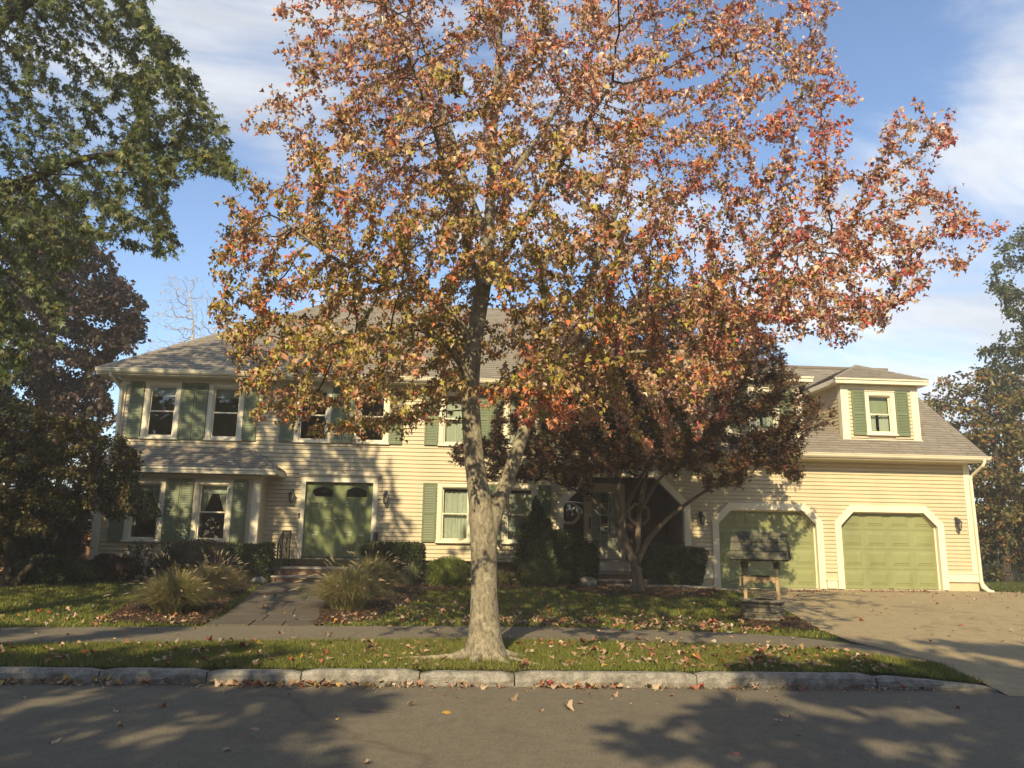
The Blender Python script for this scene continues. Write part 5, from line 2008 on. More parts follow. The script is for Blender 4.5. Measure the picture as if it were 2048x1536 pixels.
limbs = [
    [(0.46, 10.0, mz - 0.12, 0.36), (0.46, 10.0, mz + 0.02, 0.285), (0.455, 10.0, mz + 0.16, 0.232), (0.45, 10.0, mz + 0.40, 0.190), (0.43, 10.0, 0.95, 0.166), (0.42, 10.0, 1.45, 0.168), (0.40, 10.0, 1.80, 0.175), (0.36, 10.0, 2.05, 0.15), (0.29, 10.0, 2.40, 0.130), (0.24, 10.0, 2.85, 0.125),
     (0.19, 10.0, 3.4, 0.122), (0.20, 10.0, 3.9, 0.115), (0.27, 10.02, 4.5, 0.105), (0.37, 10.05, 5.1, 0.092), (0.40, 10.1, 6.0, 0.075), (0.43, 10.1, 7.4, 0.055), (0.5, 10.1, 9.0, 0.035), (0.55, 10.1, 11.2, 0.014)],
    [(0.44, 10.0, 1.50, 0.12), (0.52, 10.02, 1.85, 0.115), (0.66, 10.05, 2.20, 0.098), (0.80, 10.10, 2.62, 0.090), (0.93, 10.15, 3.02, 0.084), (1.15, 10.3, 3.6, 0.078), (1.5, 10.5, 4.4, 0.068), (1.95, 10.7, 5.4, 0.056), (2.4, 10.9, 6.6, 0.042), (2.8, 11.0, 8.2, 0.026), (3.1, 11.0, 10.0, 0.010)],
    [(0.21, 10.0, 4.1, 0.06), (0.0, 9.9, 4.45, 0.052), (-0.4, 9.7, 4.78, 0.044), (-0.9, 9.5, 4.72, 0.034), (-1.5, 9.3, 4.95, 0.026), (-2.2, 9.1, 5.4, 0.014)],
    [(0.20, 9.95, 3.55, 0.05), (-0.05, 9.75, 4.0, 0.044), (-0.5, 9.4, 4.2, 0.036), (-1.0, 9.1, 3.95, 0.026), (-1.6, 8.8, 3.75, 0.014)],
    [(0.40, 10.1, 5.6, 0.055), (0.1, 10.2, 6.4, 0.045), (-0.25, 10.3, 7.6, 0.032), (-0.7, 10.3, 9.0, 0.018)],
    [(0.35, 10.0, 4.9, 0.055), (0.7, 9.6, 5.5, 0.045), (1.2, 9.0, 6.2, 0.034), (1.8, 8.4, 7.1, 0.02)],
    [(1.25, 10.4, 3.85, 0.055), (2.0, 10.4, 4.4, 0.046), (3.0, 10.3, 4.9, 0.038), (4.2, 10.2, 5.5, 0.026), (5.6, 10.1, 6.1, 0.012)],
    [(1.6, 10.55, 4.7, 0.05), (2.4, 10.9, 5.6, 0.042), (3.4, 11.2, 6.8, 0.03), (4.4, 11.4, 8.2, 0.014)],
    [(0.40, 10.1, 6.2, 0.045), (1.0, 10.3, 7.2, 0.036), (1.8, 10.3, 8.6, 0.024), (2.4, 10.2, 10.0, 0.012)],
    [(0.34, 10.0, 4.75, 0.045), (0.0, 9.4, 5.6, 0.036), (-0.4, 8.6, 6.6, 0.026), (-0.9, 7.9, 7.6, 0.014)],
    [(0.95, 10.15, 3.05, 0.03), (0.9, 9.6, 3.5, 0.024), (0.85, 9.0, 3.55, 0.016), (0.85, 8.6, 3.35, 0.008)],
    [(1.05, 10.25, 3.3, 0.04), (1.5, 9.8, 3.75, 0.032), (2.1, 9.2, 3.9, 0.024), (2.7, 8.7, 3.8, 0.012)],
]
MAPLE_PAL = [(3.0, (0.60, 0.33, 0.20)), (3.0, (0.45, 0.19, 0.09)), (1.5, (0.55, 0.13, 0.10)), (2.8, (0.72, 0.52, 0.38)), (1.4, (0.30, 0.22, 0.045)), (0.7, (0.44, 0.37, 0.06)), (1.5, (0.26, 0.115, 0.05)), (0.9, (0.66, 0.21, 0.07))]  # palest tint also paints in the sunlit sheen of the leaves


def maple_k(rs, pos):
    n = len(pos)
    w0 = np.array([p[0] for p in MAPLE_PAL])
    W = np.tile(w0, (n, 1))
    inner = np.exp(-(((pos[:, 0] + 1.0) / 3.3) ** 2 + ((pos[:, 2] - 4.1) / 2.0) ** 2))
    outer = sstep(1.5, 5.5, pos[:, 0]) * 1.0 + 0.6 * sstep(6, 9, pos[:, 2])
    W[:, 4] *= 0.22 + 8.0 * inner
    W[:, 5] *= 0.10 + 11.0 * inner
    W[:, 1] *= 1 - 0.5 * inner
    W[:, 7] *= 0.6 + 2.5 * inner
    W[:, 2] *= 0.35 + 2.4 * outer
    W[:, 3] *= 0.6 + 0.9 * outer
    spray = (inpoly(proj(pos), [(x_, y_ + (25 if y_ > 800 else -5)) for x_, y_ in SPRAY]) & (pos[:, 1] < 9.4))[:, None]
    W = np.where(spray, W * np.array([0.3, 0.4, 2.5, 0.2, 0.2, 0.2, 0.1, 9.0]), W)
    W[:, 0] *= 1 - 0.7 * inner
    W[:, 3] *= 1 - 0.7 * inner
    # neighbouring leaves tend to share a colour
    ph = np.sin(pos[:, 0] * 3.1 + 2 * np.sin(pos[:, 2] * 2.3)) * np.sin(pos[:, 1] * 2.7 + pos[:, 2] * 1.9)
    W[:, 2] *= np.exp(1.1 * ph)
    W[:, 3] *= np.exp(-0.8 * ph)
    c = np.cumsum(W / W.sum(1, keepdims=True), 1)
    # leaves of one spray mostly share their tint
    cell = np.floor(pos / 0.32).astype(np.int64)
    hsh = np.abs(np.sin(cell[:, 0] * 12.9898 + cell[:, 1] * 78.233 + cell[:, 2] * 37.719) * 43758.5453) % 1.0
    u = np.where(rs.rand(n) < 0.55, hsh, rs.rand(n))[:, None]
    return (u > c).sum(1).clip(0, len(MAPLE_PAL) - 1)


maple = tree('maple_tree', 'red maple in orange and rust autumn leaf on the grass verge', 'tree', (0.46, 10.0, mz), limbs, A1,
             dict(n=112000, size=0.062, palette=MAPLE_PAL, kfun=maple_k, temps=T_REDS, single=T_RED, mat=M['leaf'], spread=0.11, droop=0.75, along=0.5, rand=0.7, maxr=0.0085), M['bark'], 3, twig=M['twig'], step=0.14, kill=0.23, infl=1.5, bias=(0, 0, 0.10), tip=0.0036, nparts=300, sides=20, rmax=0.05)
# spreading surface roots
mb = MB()
for pts_, r0 in (([(0.34, 9.90), (0.12, 9.78), (-0.2, 9.74), (-0.5, 9.86), (-0.62, 10.0)], 0.07), ([(0.55, 9.84), (0.63, 9.66), (0.74, 9.48)], 0.085), ([(0.64, 9.98), (0.82, 10.02), (1.0, 10.12)], 0.07), ([(0.38, 9.80), (0.33, 9.64), (0.24, 9.52)], 0.07), ([(0.30, 10.1), (0.05, 10.25)], 0.07), ([(0.74, 9.6), (1.0, 9.45), (1.35, 9.36)], 0.022), ([(0.5, 10.25), (0.6, 10.5)], 0.07)):
    n = len(pts_)
    q = np.array([(x, y, float(gz(x, y)) + 0.05 * (1 - i / (n - 1)) ** 1.5 - 0.012 * i / (n - 1)) for i, (x, y) in enumerate(pts_)])
    t = np.linspace(0, n - 1, 4 * n)
    Q = np.stack([np.interp(t, range(n), q[:, j]) for j in range(3)], -1)
    for _ in range(3):
        Q[1:-1] = 0.5 * Q[1:-1] + 0.25 * (Q[:-2] + Q[2:])
    mb.tube([tuple(v) for v in Q], [r0 * (1 - 0.8 * k / (len(Q) - 1)) for k in range(len(Q))], 9)
mb.build('root', M['bark'], maple, True)

# ---- silver maple at the left edge
rs = np.random.RandomState(22)
SILV = [(-900, -900), (200, -900), (283, -40), (300, 20), (362, 82), (400, 150), (413, 190), (482, 268), (470, 290), (400, 262), (345, 235), (340, 262), (390, 290), (470, 320), (500, 362), (488, 392), (420, 352), (356, 335), (345, 400), (368, 520), (345, 526), (325, 440), (300, 420), (285, 470), (312, 500), (268, 502), (235, 440), (160, 420), (105, 500), (60, 560), (105, 650), (45, 780), (-50, 840), (-900, 840)]
A2 = crown_points(rs, 3300, (-14, 7.0, 2.9), (-2.0, 14.8, 14.5), lambda P: (clumps(P, 1.3, 0.1) | (P[:, 2] > 9.8)) & ((((P[:, 0] + 7.6) / 6.0) ** 2 + ((P[:, 1] - 11.0) / 3.9) ** 2 + ((P[:, 2] - 8.4) / 6.2) ** 2) < 1), SILV)
A2b = crown_points(rs, 700, (-7, 8.5, 3.5), (-2.0, 12.5, 11), None, [q for q in SILV if q[0] > 230] + [(235, 200)])
A2c = crown_points(rs, 2200, (-13.5, 8.2, 8.8), (-3.4, 13.8, 15), lambda P: (((P[:, 0] + 8.4) / 5.4) ** 2 + ((P[:, 1] - 11.0) / 3.2) ** 2 + ((P[:, 2] - 10.5) / 4.6) ** 2) < 1, SILV)
A2d = crown_points(rs, 600, (-9, 9.0, 2.6), (-4.0, 13.0, 8), None, [(-120, 380), (250, 420), (240, 490), (150, 530), (115, 640), (60, 790), (-120, 810)])
A2 = np.concatenate([A2, A2b, A2c, A2d])
sz = float(gz(-8.6, 10.0))
silver = tree('maple_tree', 'tall green silver maple overhanging the left edge of the lawn', 'tree', (-8.6, 10.2, sz),
              [[(-8.6, 10.2, sz - 0.1, 0.36), (-8.6, 10.2, 0.6, 0.27), (-8.5, 10.3, 3.0, 0.23), (-8.3, 10.4, 6.0, 0.18), (-8.0, 10.5, 9.5, 0.10), (-7.8, 10.5, 13.0, 0.03)],
               [(-8.4, 10.35, 4.2, 0.12), (-7.0, 10.6, 5.9, 0.09), (-5.6, 10.8, 6.9, 0.05), (-4.3, 10.8, 7.2, 0.02)],
               [(-8.2, 10.4, 6.4, 0.11), (-6.9, 10.2, 8.2, 0.08), (-5.6, 10.0, 9.4, 0.04), (-4.8, 9.9, 9.9, 0.02)],
               [(-8.45, 10.3, 3.6, 0.10), (-7.4, 9.8, 4.8, 0.07), (-6.2, 9.4, 5.6, 0.04), (-5.2, 9.2, 5.9, 0.02)],
               [(-8.4, 10.3, 4.8, 0.1), (-9.8, 10.8, 7.0, 0.07), (-11.2, 11.2, 9.0, 0.03)]], A2,
              dict(n=100000, size=0.084, palette=[(4, (0.10, 0.135, 0.040)), (3, (0.125, 0.155, 0.045)), (1.4, (0.19, 0.20, 0.05)), (1, (0.085, 0.11, 0.05)), (0.6, (0.28, 0.26, 0.06))], temps=T_SILV, single=T_STAR, mat=M['leafgreen'], spread=0.12, droop=0.75, maxr=0.010), M['barkdark'], 4, step=0.17, kill=0.27, infl=1.8, bias=(0, 0, -0.06), tip=0.003, nparts=300, sides=14, rmax=0.05)

# ---- red Japanese maple in front of the porch
rs = np.random.RandomState(23)
JAP = [(885, 900), (960, 855), (1010, 780), (1080, 690), (1180, 620), (1300, 575), (1420, 565), (1500, 620), (1560, 680), (1592, 740), (1620, 775), (1690, 838), (1640, 862), (1595, 900), (1628, 985), (1560, 962), (1480, 925), (1502, 1002), (1420, 985), (1385, 935), (1340, 955), (1280, 925), (1200, 950), (1130, 962), (1060, 955), (1000, 995), (950, 955), (878, 925)]
jz = float(gz(4.32, 18.1))
A3 = crown_points(rs, 4000, (-1.2, 15.0, 2.2), (10, 20.75, 8.6), lambda P: ((((P[:, 0] - 4.3) / 5.0) ** 2 + ((P[:, 1] - 17.9) / 3.0) ** 2) < 1) & (P[:, 2] > 2.55 + 0.10 * np.hypot(P[:, 0] - 4.3, P[:, 1] - 18)) & (np.abs(np.sin(P[:, 2] * 4.2 + P[:, 0] * 0.8 + np.sin(P[:, 1] * 1.3))) > 0.12), JAP)
tree('japanese_maple', 'purple-red Japanese maple with fanned stems in front of the porch', 'tree', (4.32, 18.1, jz),
     [[(4.36, 18.1, jz - 0.1, 0.17), (4.35, 18.1, jz + 0.12, 0.14), (4.32, 18.1, 0.85, 0.12), (4.25, 18.1, 1.10, 0.095), (4.08, 18.1, 1.5, 0.085), (3.92, 18.1, 2.0, 0.075), (3.86, 18.05, 2.6, 0.062), (3.95, 18.0, 3.3, 0.05), (4.0, 17.9, 4.6, 0.03), (4.1, 17.8, 5.8, 0.012)],
      [(4.30, 18.1, 1.0, 0.085), (4.36, 18.15, 1.5, 0.07), (4.40, 18.2, 2.1, 0.062), (4.55, 18.3, 2.8, 0.05), (4.8, 18.4, 3.6, 0.036), (5.1, 18.5, 4.8, 0.02)],
      [(4.33, 18.1, 1.05, 0.07), (4.55, 18.0, 1.6, 0.06), (5.0, 17.9, 2.1, 0.05), (5.6, 17.8, 2.55, 0.042), (6.2, 17.7, 2.95, 0.032), (7.0, 17.6, 3.2, 0.02)],
      [(4.1, 18.1, 1.45, 0.05), (3.7, 18.2, 2.2, 0.044), (3.2, 18.2, 2.6, 0.036), (2.5, 18.2, 2.9, 0.024), (1.6, 18.1, 3.1, 0.012)],
      [(3.95, 18.1, 1.9, 0.05), (4.1, 17.6, 2.6, 0.042), (4.3, 16.9, 3.2, 0.03), (4.5, 16.3, 3.8, 0.016)],
      [(4.42, 18.2, 2.2, 0.045), (4.75, 18.0, 2.9, 0.038), (5.4, 17.8, 3.6, 0.03), (6.3, 17.8, 4.4, 0.018)]], A3,
     dict(n=105000, size=0.086, palette=[(4, (0.115, 0.050, 0.024)), (3, (0.165, 0.068, 0.032)), (3, (0.105, 0.072, 0.024)), (1.0, (0.24, 0.10, 0.045)), (2.2, (0.075, 0.074, 0.022))], temps=T_LOBE, mat=M['leafdark'], spread=0.16, droop=0.25, maxr=0.012, nup=(0, -0.1, 1.0), nrand=0.6), M['barkred'], 5, step=0.16, kill=0.24, infl=1.8, bias=(0, 0, 0.0), tip=0.003, sides=12, rmax=0.04)

# ---- small Japanese maple on the left lawn
rs = np.random.RandomState(24)
JL = [(-400, 780), (60, 800), (110, 825), (200, 845), (268, 880), (285, 930), (270, 955), (332, 1000), (322, 1042), (250, 1030), (180, 1042), (140, 1012), (95, 1065), (40, 1085), (-400, 1095)]
lz = float(gz(-9.4, 17.6))
A4 = crown_points(rs, 2200, (-13.5, 15.6, 1.3), (-5.8, 19.2, 5.0), lambda P: np.abs(np.sin(P[:, 2] * 6.0 + P[:, 0] * 0.7)) > 0.35, JL)
tree('japanese_maple', 'low spreading olive-green Japanese maple at the left lawn edge', 'tree', (-9.3, 17.6, lz),
     [[(-9.35, 17.6, lz - 0.1, 0.12), (-9.33, 17.6, lz + 0.1, 0.10), (-9.4, 17.6, 1.0, 0.075), (-9.5, 17.6, 1.7, 0.06), (-9.6, 17.5, 2.6, 0.04), (-9.6, 17.4, 3.4, 0.015)],
      [(-9.2, 17.5, lz - 0.05, 0.09), (-9.0, 17.5, 0.75, 0.075), (-8.6, 17.5, 1.1, 0.062), (-8.3, 17.5, 1.6, 0.05), (-7.9, 17.5, 2.1, 0.035), (-7.2, 17.4, 2.4, 0.015)],
      [(-9.38, 17.6, 0.8, 0.06), (-9.1, 17.3, 1.5, 0.05), (-8.8, 16.9, 2.2, 0.04), (-8.5, 16.6, 2.9, 0.018)]], A4,
     dict(n=80000, size=0.085, palette=[(4, (0.075, 0.075, 0.024)), (3, (0.10, 0.092, 0.03)), (1.2, (0.15, 0.12, 0.033)), (0.6, (0.22, 0.21, 0.045)), (0.8, (0.14, 0.075, 0.03))], temps=T_DIA, mat=M['leafdark'], spread=0.17, droop=0.4, maxr=0.012, nup=(0, 0, 1.0), nrand=0.5), M['barkdark'], 6, step=0.15, kill=0.27, infl=1.8, bias=(0, 0, 0.0), tip=0.0032, rmax=0.035)

# ---- crimson maple behind the left corner of the house
rs = np.random.RandomState(25)
CR = [(-600, 350), (50, 385), (120, 440), (200, 475), (240, 545), (300, 615), (312, 670), (250, 715), (228, 790), (215, 890), (100, 920), (-600, 940)]
A5 = crown_points(rs, 3200, (-22, 24.2, 3.2), (-8, 31, 16), lambda P: (P[:, 0] < -9.7) & ((((P[:, 0] + 14.5) / 6.5) ** 2 + ((P[:, 1] - 27.5) / 3.6) ** 2) < 1), CR)
tree('maple_tree', 'dark crimson maple rising behind the left corner of the house', 'tree', (-14.5, 27.5, 0.45),
     [[(-14.5, 27.5, 0.3, 0.3), (-14.5, 27.5, 3, 0.24), (-14.3, 27.5, 6, 0.18), (-14.2, 27.5, 10, 0.09), (-14, 27.5, 14, 0.02)], [(-14.4, 27.5, 4.5, 0.12), (-13, 27.0, 6.5, 0.08), (-11.6, 26.6, 8, 0.03)], [(-14.4, 27.5, 4, 0.12), (-16, 27.0, 6.5, 0.08), (-17.5, 26.6, 9, 0.03)]], A5,
     dict(n=70000, size=0.17, palette=[(4, (0.030, 0.017, 0.016)), (3, (0.045, 0.024, 0.019)), (0.9, (0.13, 0.075, 0.045)), (1.4, (0.030, 0.030, 0.018))], temps=T_DIA, mat=M['leafdark'], spread=0.3, droop=0.5, maxr=0.02), M['barkdark'], 7, step=0.3, kill=0.55, infl=3, tip=0.006, rmax=0.08)

# ---- bare tree behind the house
rs = np.random.RandomState(26)
A6 = crown_points(rs, 700, (-22, 39, 9), (-8, 45, 18), None, [(285, 720), (300, 600), (330, 548), (385, 540), (430, 590), (480, 600), (500, 660), (440, 720)])
tree('bare_tree', 'pale leafless tree rising behind the roof hip', 'tree', (-14.6, 42, 0.45),
     [[(-14.6, 42, 0.3, 0.3), (-14.5, 42, 6, 0.22), (-14.4, 42, 10.5, 0.13), (-14.4, 42, 12.5, 0.06), (-14.8, 42, 14.6, 0.02)], [(-14.45, 42, 10, 0.1), (-13.6, 42, 11.8, 0.06), (-12.9, 42, 13.2, 0.02)]], A6, None, M['barkpale'], 8, step=0.25, kill=0.3, infl=2.5, tip=0.010, rmax=0.05, jit=0.3)


def plain_tree(name, label, base, h, rx, ry, zb, n, size, pal, seed, outline=None, lo=None, hi=None, ok=None, na=900, bark='barkdark', mat='leafdark', group=None, temps=None):
    rs = np.random.RandomState(seed)
    bx_, by_, bz_ = base
    cz = (zb + h) / 2
    f = lambda P: (((P[:, 0] - bx_) / rx) ** 2 + ((P[:, 1] - by_) / ry) ** 2 + ((P[:, 2] - cz) / (h - cz)) ** 2 + 0.25 * np.sin(P[:, 0] * 1.7 + seed) * np.sin(P[:, 2] * 1.5 + P[:, 1])) < 1
    g_ = (lambda P: f(P) & ok(P)) if ok else f
    A = crown_points(rs, na, (bx_ - rx, by_ - ry, zb), (bx_ + rx, by_ + ry, h), g_, outline)
    tr = 0.02 * h + 0.03
    lim = [[(bx_, by_, bz_ - 0.2, tr * 1.3), (bx_, by_, bz_ + 0.5, tr), (bx_ + 0.1, by_, cz * 0.7, tr * 0.75), (bx_ + 0.05 * h * (rs.rand() - 0.5), by_, cz * 1.15, tr * 0.45), (bx_, by_, h * 0.95, 0.02)]]
    for q in range(3):
        a = rs.rand() * 6.283
        z0 = zb * 0.6 + 0.2 * h * rs.rand() + 0.1 * h
        lim.append([(bx_ + 0.05, by_, z0, tr * 0.5), (bx_ + 0.35 * rx * math.cos(a), by_ + 0.35 * ry * math.sin(a), z0 + 0.16 * h, tr * 0.35), (bx_ + 0.7 * rx * math.cos(a), by_ + 0.7 * ry * math.sin(a), z0 + 0.27 * h, 0.02)])
    return tree(name, label, 'tree', base, lim, A, dict(n=n, size=size, palette=pal, temps=temps or T_DIA, mat=M[mat], spread=0.35, droop=0.4, maxr=0.03), M[bark], seed, step=0.32, kill=0.6, infl=3.5, tip=0.007, group=group, rmax=0.08)


G1 = [(3, (0.060, 0.075, 0.022)), (3, (0.085, 0.095, 0.028)), (1.2, (0.14, 0.12, 0.035)), (1.0, (0.045, 0.056, 0.024))]
AUT = [(3, (0.20, 0.115, 0.04)), (2, (0.26, 0.10, 0.05)), (2, (0.12, 0.11, 0.035)), (1, (0.34, 0.20, 0.05))]
RUS = [(3, (0.24, 0.105, 0.06)), (2, (0.18, 0.09, 0.05)), (1, (0.30, 0.16, 0.08))]
MIX = [(4, (0.085, 0.09, 0.028)), (2, (0.13, 0.12, 0.035)), (1.4, (0.28, 0.12, 0.05)), (1, (0.30, 0.22, 0.05))]
DKG = [(3, (0.028, 0.036, 0.014)), (2, (0.040, 0.048, 0.018)), (1, (0.06, 0.06, 0.02))]
clear_house = lambda P: ~((P[:, 0] < 15.7) & (P[:, 0] > -9.8) & (P[:, 1] < 32))
TALL = [(2700, 300), (2080, 400), (2030, 450), (1990, 500), (1962, 560), (1975, 605), (2012, 640), (2045, 652), (1990, 672), (1938, 702), (1948, 725), (1925, 765), (1950, 820), (2048, 840), (2700, 850)]
plain_tree('oak_tree', 'tall green tree rising above the others at the right edge', (25.5, 30, 0.4), 17.5, 6.0, 3.5, 5.5, 24000, 0.16, G1, 41, TALL, ok=clear_house, na=1500, mat='leafgreen')
plain_tree('maple_tree', 'green tree turning orange beside the garage downspout', (20.3, 27.5, 0.4), 8.2, 4.2, 3.2, 0.5, 26000, 0.14, MIX, 42, None, ok=clear_house)
plain_tree('maple_tree', 'rusty autumn tree far behind the garage roof slope', (24.5, 44, 0.4), 11.6, 5.0, 4.0, 2.5, 9000, 0.24, RUS, 43, None, ok=clear_house)
plain_tree('maple_tree', 'yellow-orange autumn tree far right behind the driveway', (27.5, 36, 0.4), 10.8, 4.6, 3.5, 1.5, 9000, 0.2, AUT, 44, None, ok=clear_house)
plain_tree('spruce_tree', 'dark evergreen tree in the gap right of the garage', (24.0, 24.5, 0.4), 6.0, 3.0, 2.4, 0.3, 11000, 0.15, DKG, 45, None, ok=clear_house)
plain_tree('maple_tree', 'orange autumn tree showing between the left shrubs and the house corner', (-14.0, 37, 0.4), 7.6, 4.5, 3.0, 0.6, 7000, 0.22, AUT, 46, None, ok=clear_house)
plain_tree('spruce_tree', 'dark evergreen tree at the far left behind the lawn', (-16.5, 24.0, 0.4), 8.5, 4.5, 2.6, 0.3, 12000, 0.18, DKG, 47, None, ok=clear_house)
# trees across the street, behind the viewer: they shade the road and the near kerb
plain_tree('street_tree', 'leafy tree across the street behind the viewer, shading the left of the road', (-11.2, -6.5, 0.1), 12.6, 7.7, 4.8, 3.0, 34000, 0.30, G1, 51, None, na=900)
plain_tree('street_tree', 'leafy tree across the street behind the viewer, shading the right of the road', (4.9, -7.0, 0.1), 13.0, 7.2, 4.8, 3.0, 32000, 0.30, G1, 52, None, na=900)

# far-off wood beyond the house, one mass
rs = np.random.RandomState(60)
n = 9000
Pw = np.stack([rs.uniform(-110, 110, n), rs.uniform(62, 80, n), np.zeros(n)], -1)
hh = 4.5 + 2.0 * np.sin(Pw[:, 0] * 0.23) + 1.2 * np.sin(Pw[:, 0] * 0.71 + 1)
Pw[:, 2] = 0.3 + hh * rs.rand(n) ** 0.7
kk = pick(rs, n, MIX)
tag(link('woodland', leaf_mesh('woodland', Pw, unit(rs.randn(n, 3)), unit(rs.randn(n, 3)), np.full(n, 0.9), jitter_cols(rs, kk, MIX), T_DIA, M['leafdark'], rs=rs)), 'far-off band of autumn woodland beyond the house', 'woodland', kind='stuff')
n = 26000
Pw = np.stack([rs.uniform(-70, 70, n), rs.uniform(-44, -30, n), np.zeros(n)], -1)
Pw[:, 2] = 0.2 + (15.5 + 2.5 * np.sin(Pw[:, 0] * 0.3)) * rs.rand(n) ** 0.8
kk = pick(rs, n, MIX)
tag(link('woodland', leaf_mesh('woodland', Pw, unit(rs.randn(n, 3)), unit(rs.randn(n, 3)), np.full(n, 1.1), jitter_cols(rs, kk, MIX), T_DIA, M['leafdark'], rs=rs)), 'wood across the street behind the viewer, mirrored in the windows', 'woodland', kind='stuff')
#PART4
# ------------------------------------------------------------------ shrubs and hedges
def shrub(name, label, c, rad, n, size, pal, seed, e=1.0, temps=None, mat='leafdark', lump=0.07, cat='shrub', group=None, loose=0.0, taper=0.0):
    """superellipsoid of small leaves over a twiggy body; e<1 boxy"""
    rs = np.random.RandomState(seed)
    root = empty(name, (c[0], c[1], c[2] - rad[2]), label, cat, group)
    off = np.array([c[0], c[1], c[2] - rad[2]])
    rad = np.array(rad, float)
    ph = rs.rand(9) * 6.28

    def surf(d):
        s = np.sign(d) * np.abs(d) ** e
        q = s / (np.abs(s) ** (2 / e)).sum(-1, keepdims=True) ** (e / 2)
        l = 1 + lump * (np.sin(d[..., 0] * 4 + ph[0]) * np.sin(d[..., 1] * 4 + ph[1]) + 0.7 * np.sin(d[..., 2] * 6 + ph[2] + d[..., 0] * 5) + 0.5 * np.sin(d[..., 0] * 11 + ph[3]) * np.sin(d[..., 2] * 9 + ph[4]))
        p = q * l[..., None] * rad
        p[..., :2] *= (1 - taper * (p[..., 2:3] / rad[2]))
        return p
    # points spread evenly over the outside of the body
    if e < 0.6:
        ax = rs.choice(3, n, p=np.array([rad[1] * rad[2], rad[0] * rad[2], rad[0] * rad[1]]) / (rad[1] * rad[2] + rad[0] * rad[2] + rad[0] * rad[1]))
        d = rs.uniform(-1, 1, (n, 3))
        d[np.arange(n), ax] = np.sign(rs.randn(n))
        d = np.sign(d) * np.abs(d) ** (1 / e)
        d = unit(d)
    else:
        d = unit(rs.randn(n, 3))
    P = surf(d)
    k = 0.86 + 0.17 * rs.rand(n, 1) + loose * rs.randn(n, 1)
    Pn = P * k + np.array(c)
    nrm = unit(np.sign(P) * np.abs(P / rad) ** (2 / e - 1) / rad)
    D = unit(nrm * 0.8 + rs.randn(n, 3) * 0.7 + np.array([0, 0, 0.25]))
    kk = pick(rs, n, pal)
    me = leaf_mesh('foliage', Pn - off, D, unit(nrm + rs.randn(n, 3) * 0.8), size * np.clip(1 + 0.25 * rs.randn(n), 0.5, 1.7), jitter_cols(rs, kk, pal), temps or T_DIA, M[mat], rs=rs)
    tag(link('foliage', me, root), kind='stuff')
    # inner body
    nu, nv = 28, 16
    th = np.linspace(0.001, np.pi - 0.001, nv)[:, None]
    ff = np.linspace(0, 2 * np.pi, nu, endpoint=False)[None]
    dd = np.stack([np.sin(th) * np.cos(ff), np.sin(th) * np.sin(ff), np.cos(th) + 0 * ff], -1)
    V = (surf(dd) * (0.86 + 0.05 * rs.randn(*dd.shape[:2], 1)) + np.array(c) - off).reshape(-1, 3)
    i = np.arange((nv - 1) * nu)
    a, b = i // nu, i % nu
    Fq = np.stack([a * nu + b, (a + 1) * nu + b, (a + 1) * nu + (b + 1) % nu, a * nu + (b + 1) % nu], -1)
    mc = np.average([p[1] for p in pal], axis=0, weights=[p[0] for p in pal])
    link('inner_twigs', npmesh('inner_twigs', V, 4, Fq, M[mat], True, np.tile(mc, (len(V), 1))), root)
    mb = MB()
    for q in range(3):
        a_ = rs.rand() * 6.28
        mb.tube([(c[0] + 0.1 * math.cos(a_), c[1] + 0.1 * math.sin(a_), c[2] - rad[2] - 0.05), (c[0] + 0.2 * math.cos(a_), c[1] + 0.2 * math.sin(a_), c[2] - rad[2] * 0.4)], 0.02, 6)
    mb.build('stem', M['barkdark'], root)
    return root


YEW = [(3, (0.030, 0.045, 0.014)), (2, (0.045, 0.065, 0.018)), (1, (0.075, 0.095, 0.025))]
GOLD = [(3, (0.15, 0.19, 0.025)), (2, (0.20, 0.24, 0.035)), (1, (0.09, 0.13, 0.02))]
OLI = [(3, (0.085, 0.10, 0.022)), (2, (0.12, 0.13, 0.03)), (1, (0.06, 0.07, 0.02))]
BARB = [(3, (0.095, 0.068, 0.036)), (2, (0.14, 0.095, 0.05)), (1, (0.08, 0.075, 0.03))]
BOX = [(3, (0.035, 0.055, 0.014)), (2, (0.055, 0.08, 0.02)), (1, (0.03, 0.04, 0.012))]
gg = lambda x, y: float(gz(x, y))
shrub('hedge', 'dark clipped yew hedge left of the front steps', (-5.0, 19.75, 0.88), (0.62, 0.45, 0.47), 12600, 0.055, YEW, 61, 0.35, T_DIA, cat='hedge')
shrub('hedge', 'clipped box-shaped yew hedge right of the front steps', (-1.42, 19.85, 0.98), (0.74, 0.45, 0.44), 14000, 0.055, YEW, 62, 0.30, T_DIA, cat='hedge', taper=-0.05, lump=0.04)
shrub('hedge', 'shaded clipped hedge right of the Japanese maple trunk', (5.75, 20.1, 0.92), (0.72, 0.5, 0.48), 14000, 0.055, YEW, 63, 0.32, T_DIA, cat='hedge', taper=-0.14, lump=0.04)
shrub('hedge', 'shaded clipped hedge between the round bush and the porch steps', (3.45, 20.2, 0.96), (0.30, 0.4, 0.50), 8400, 0.055, YEW, 64, 0.4, T_DIA, cat='hedge', taper=-0.14)
shrub('round_shrub', 'bright yellow-green ball shrub left of the maple trunk', (-0.05, 19.0, 0.74), (0.52, 0.48, 0.36), 9000, 0.045, GOLD, 65, 0.85, T_NEED, lump=0.05, mat='leafgreen')
shrub('round_shrub', 'olive-green mounded shrub right of the maple trunk', (2.10, 19.0, 0.72), (0.50, 0.46, 0.34), 7000, 0.05, OLI, 66, 0.9, T_NEED, lump=0.10, mat='leafgreen')
shrub('round_shrub', 'large dark round shrub left of the porch steps', (2.75, 19.7, 1.10), (0.78, 0.72, 0.72), 13000, 0.045, BOX, 67, 0.9, T_DIA, lump=0.05)
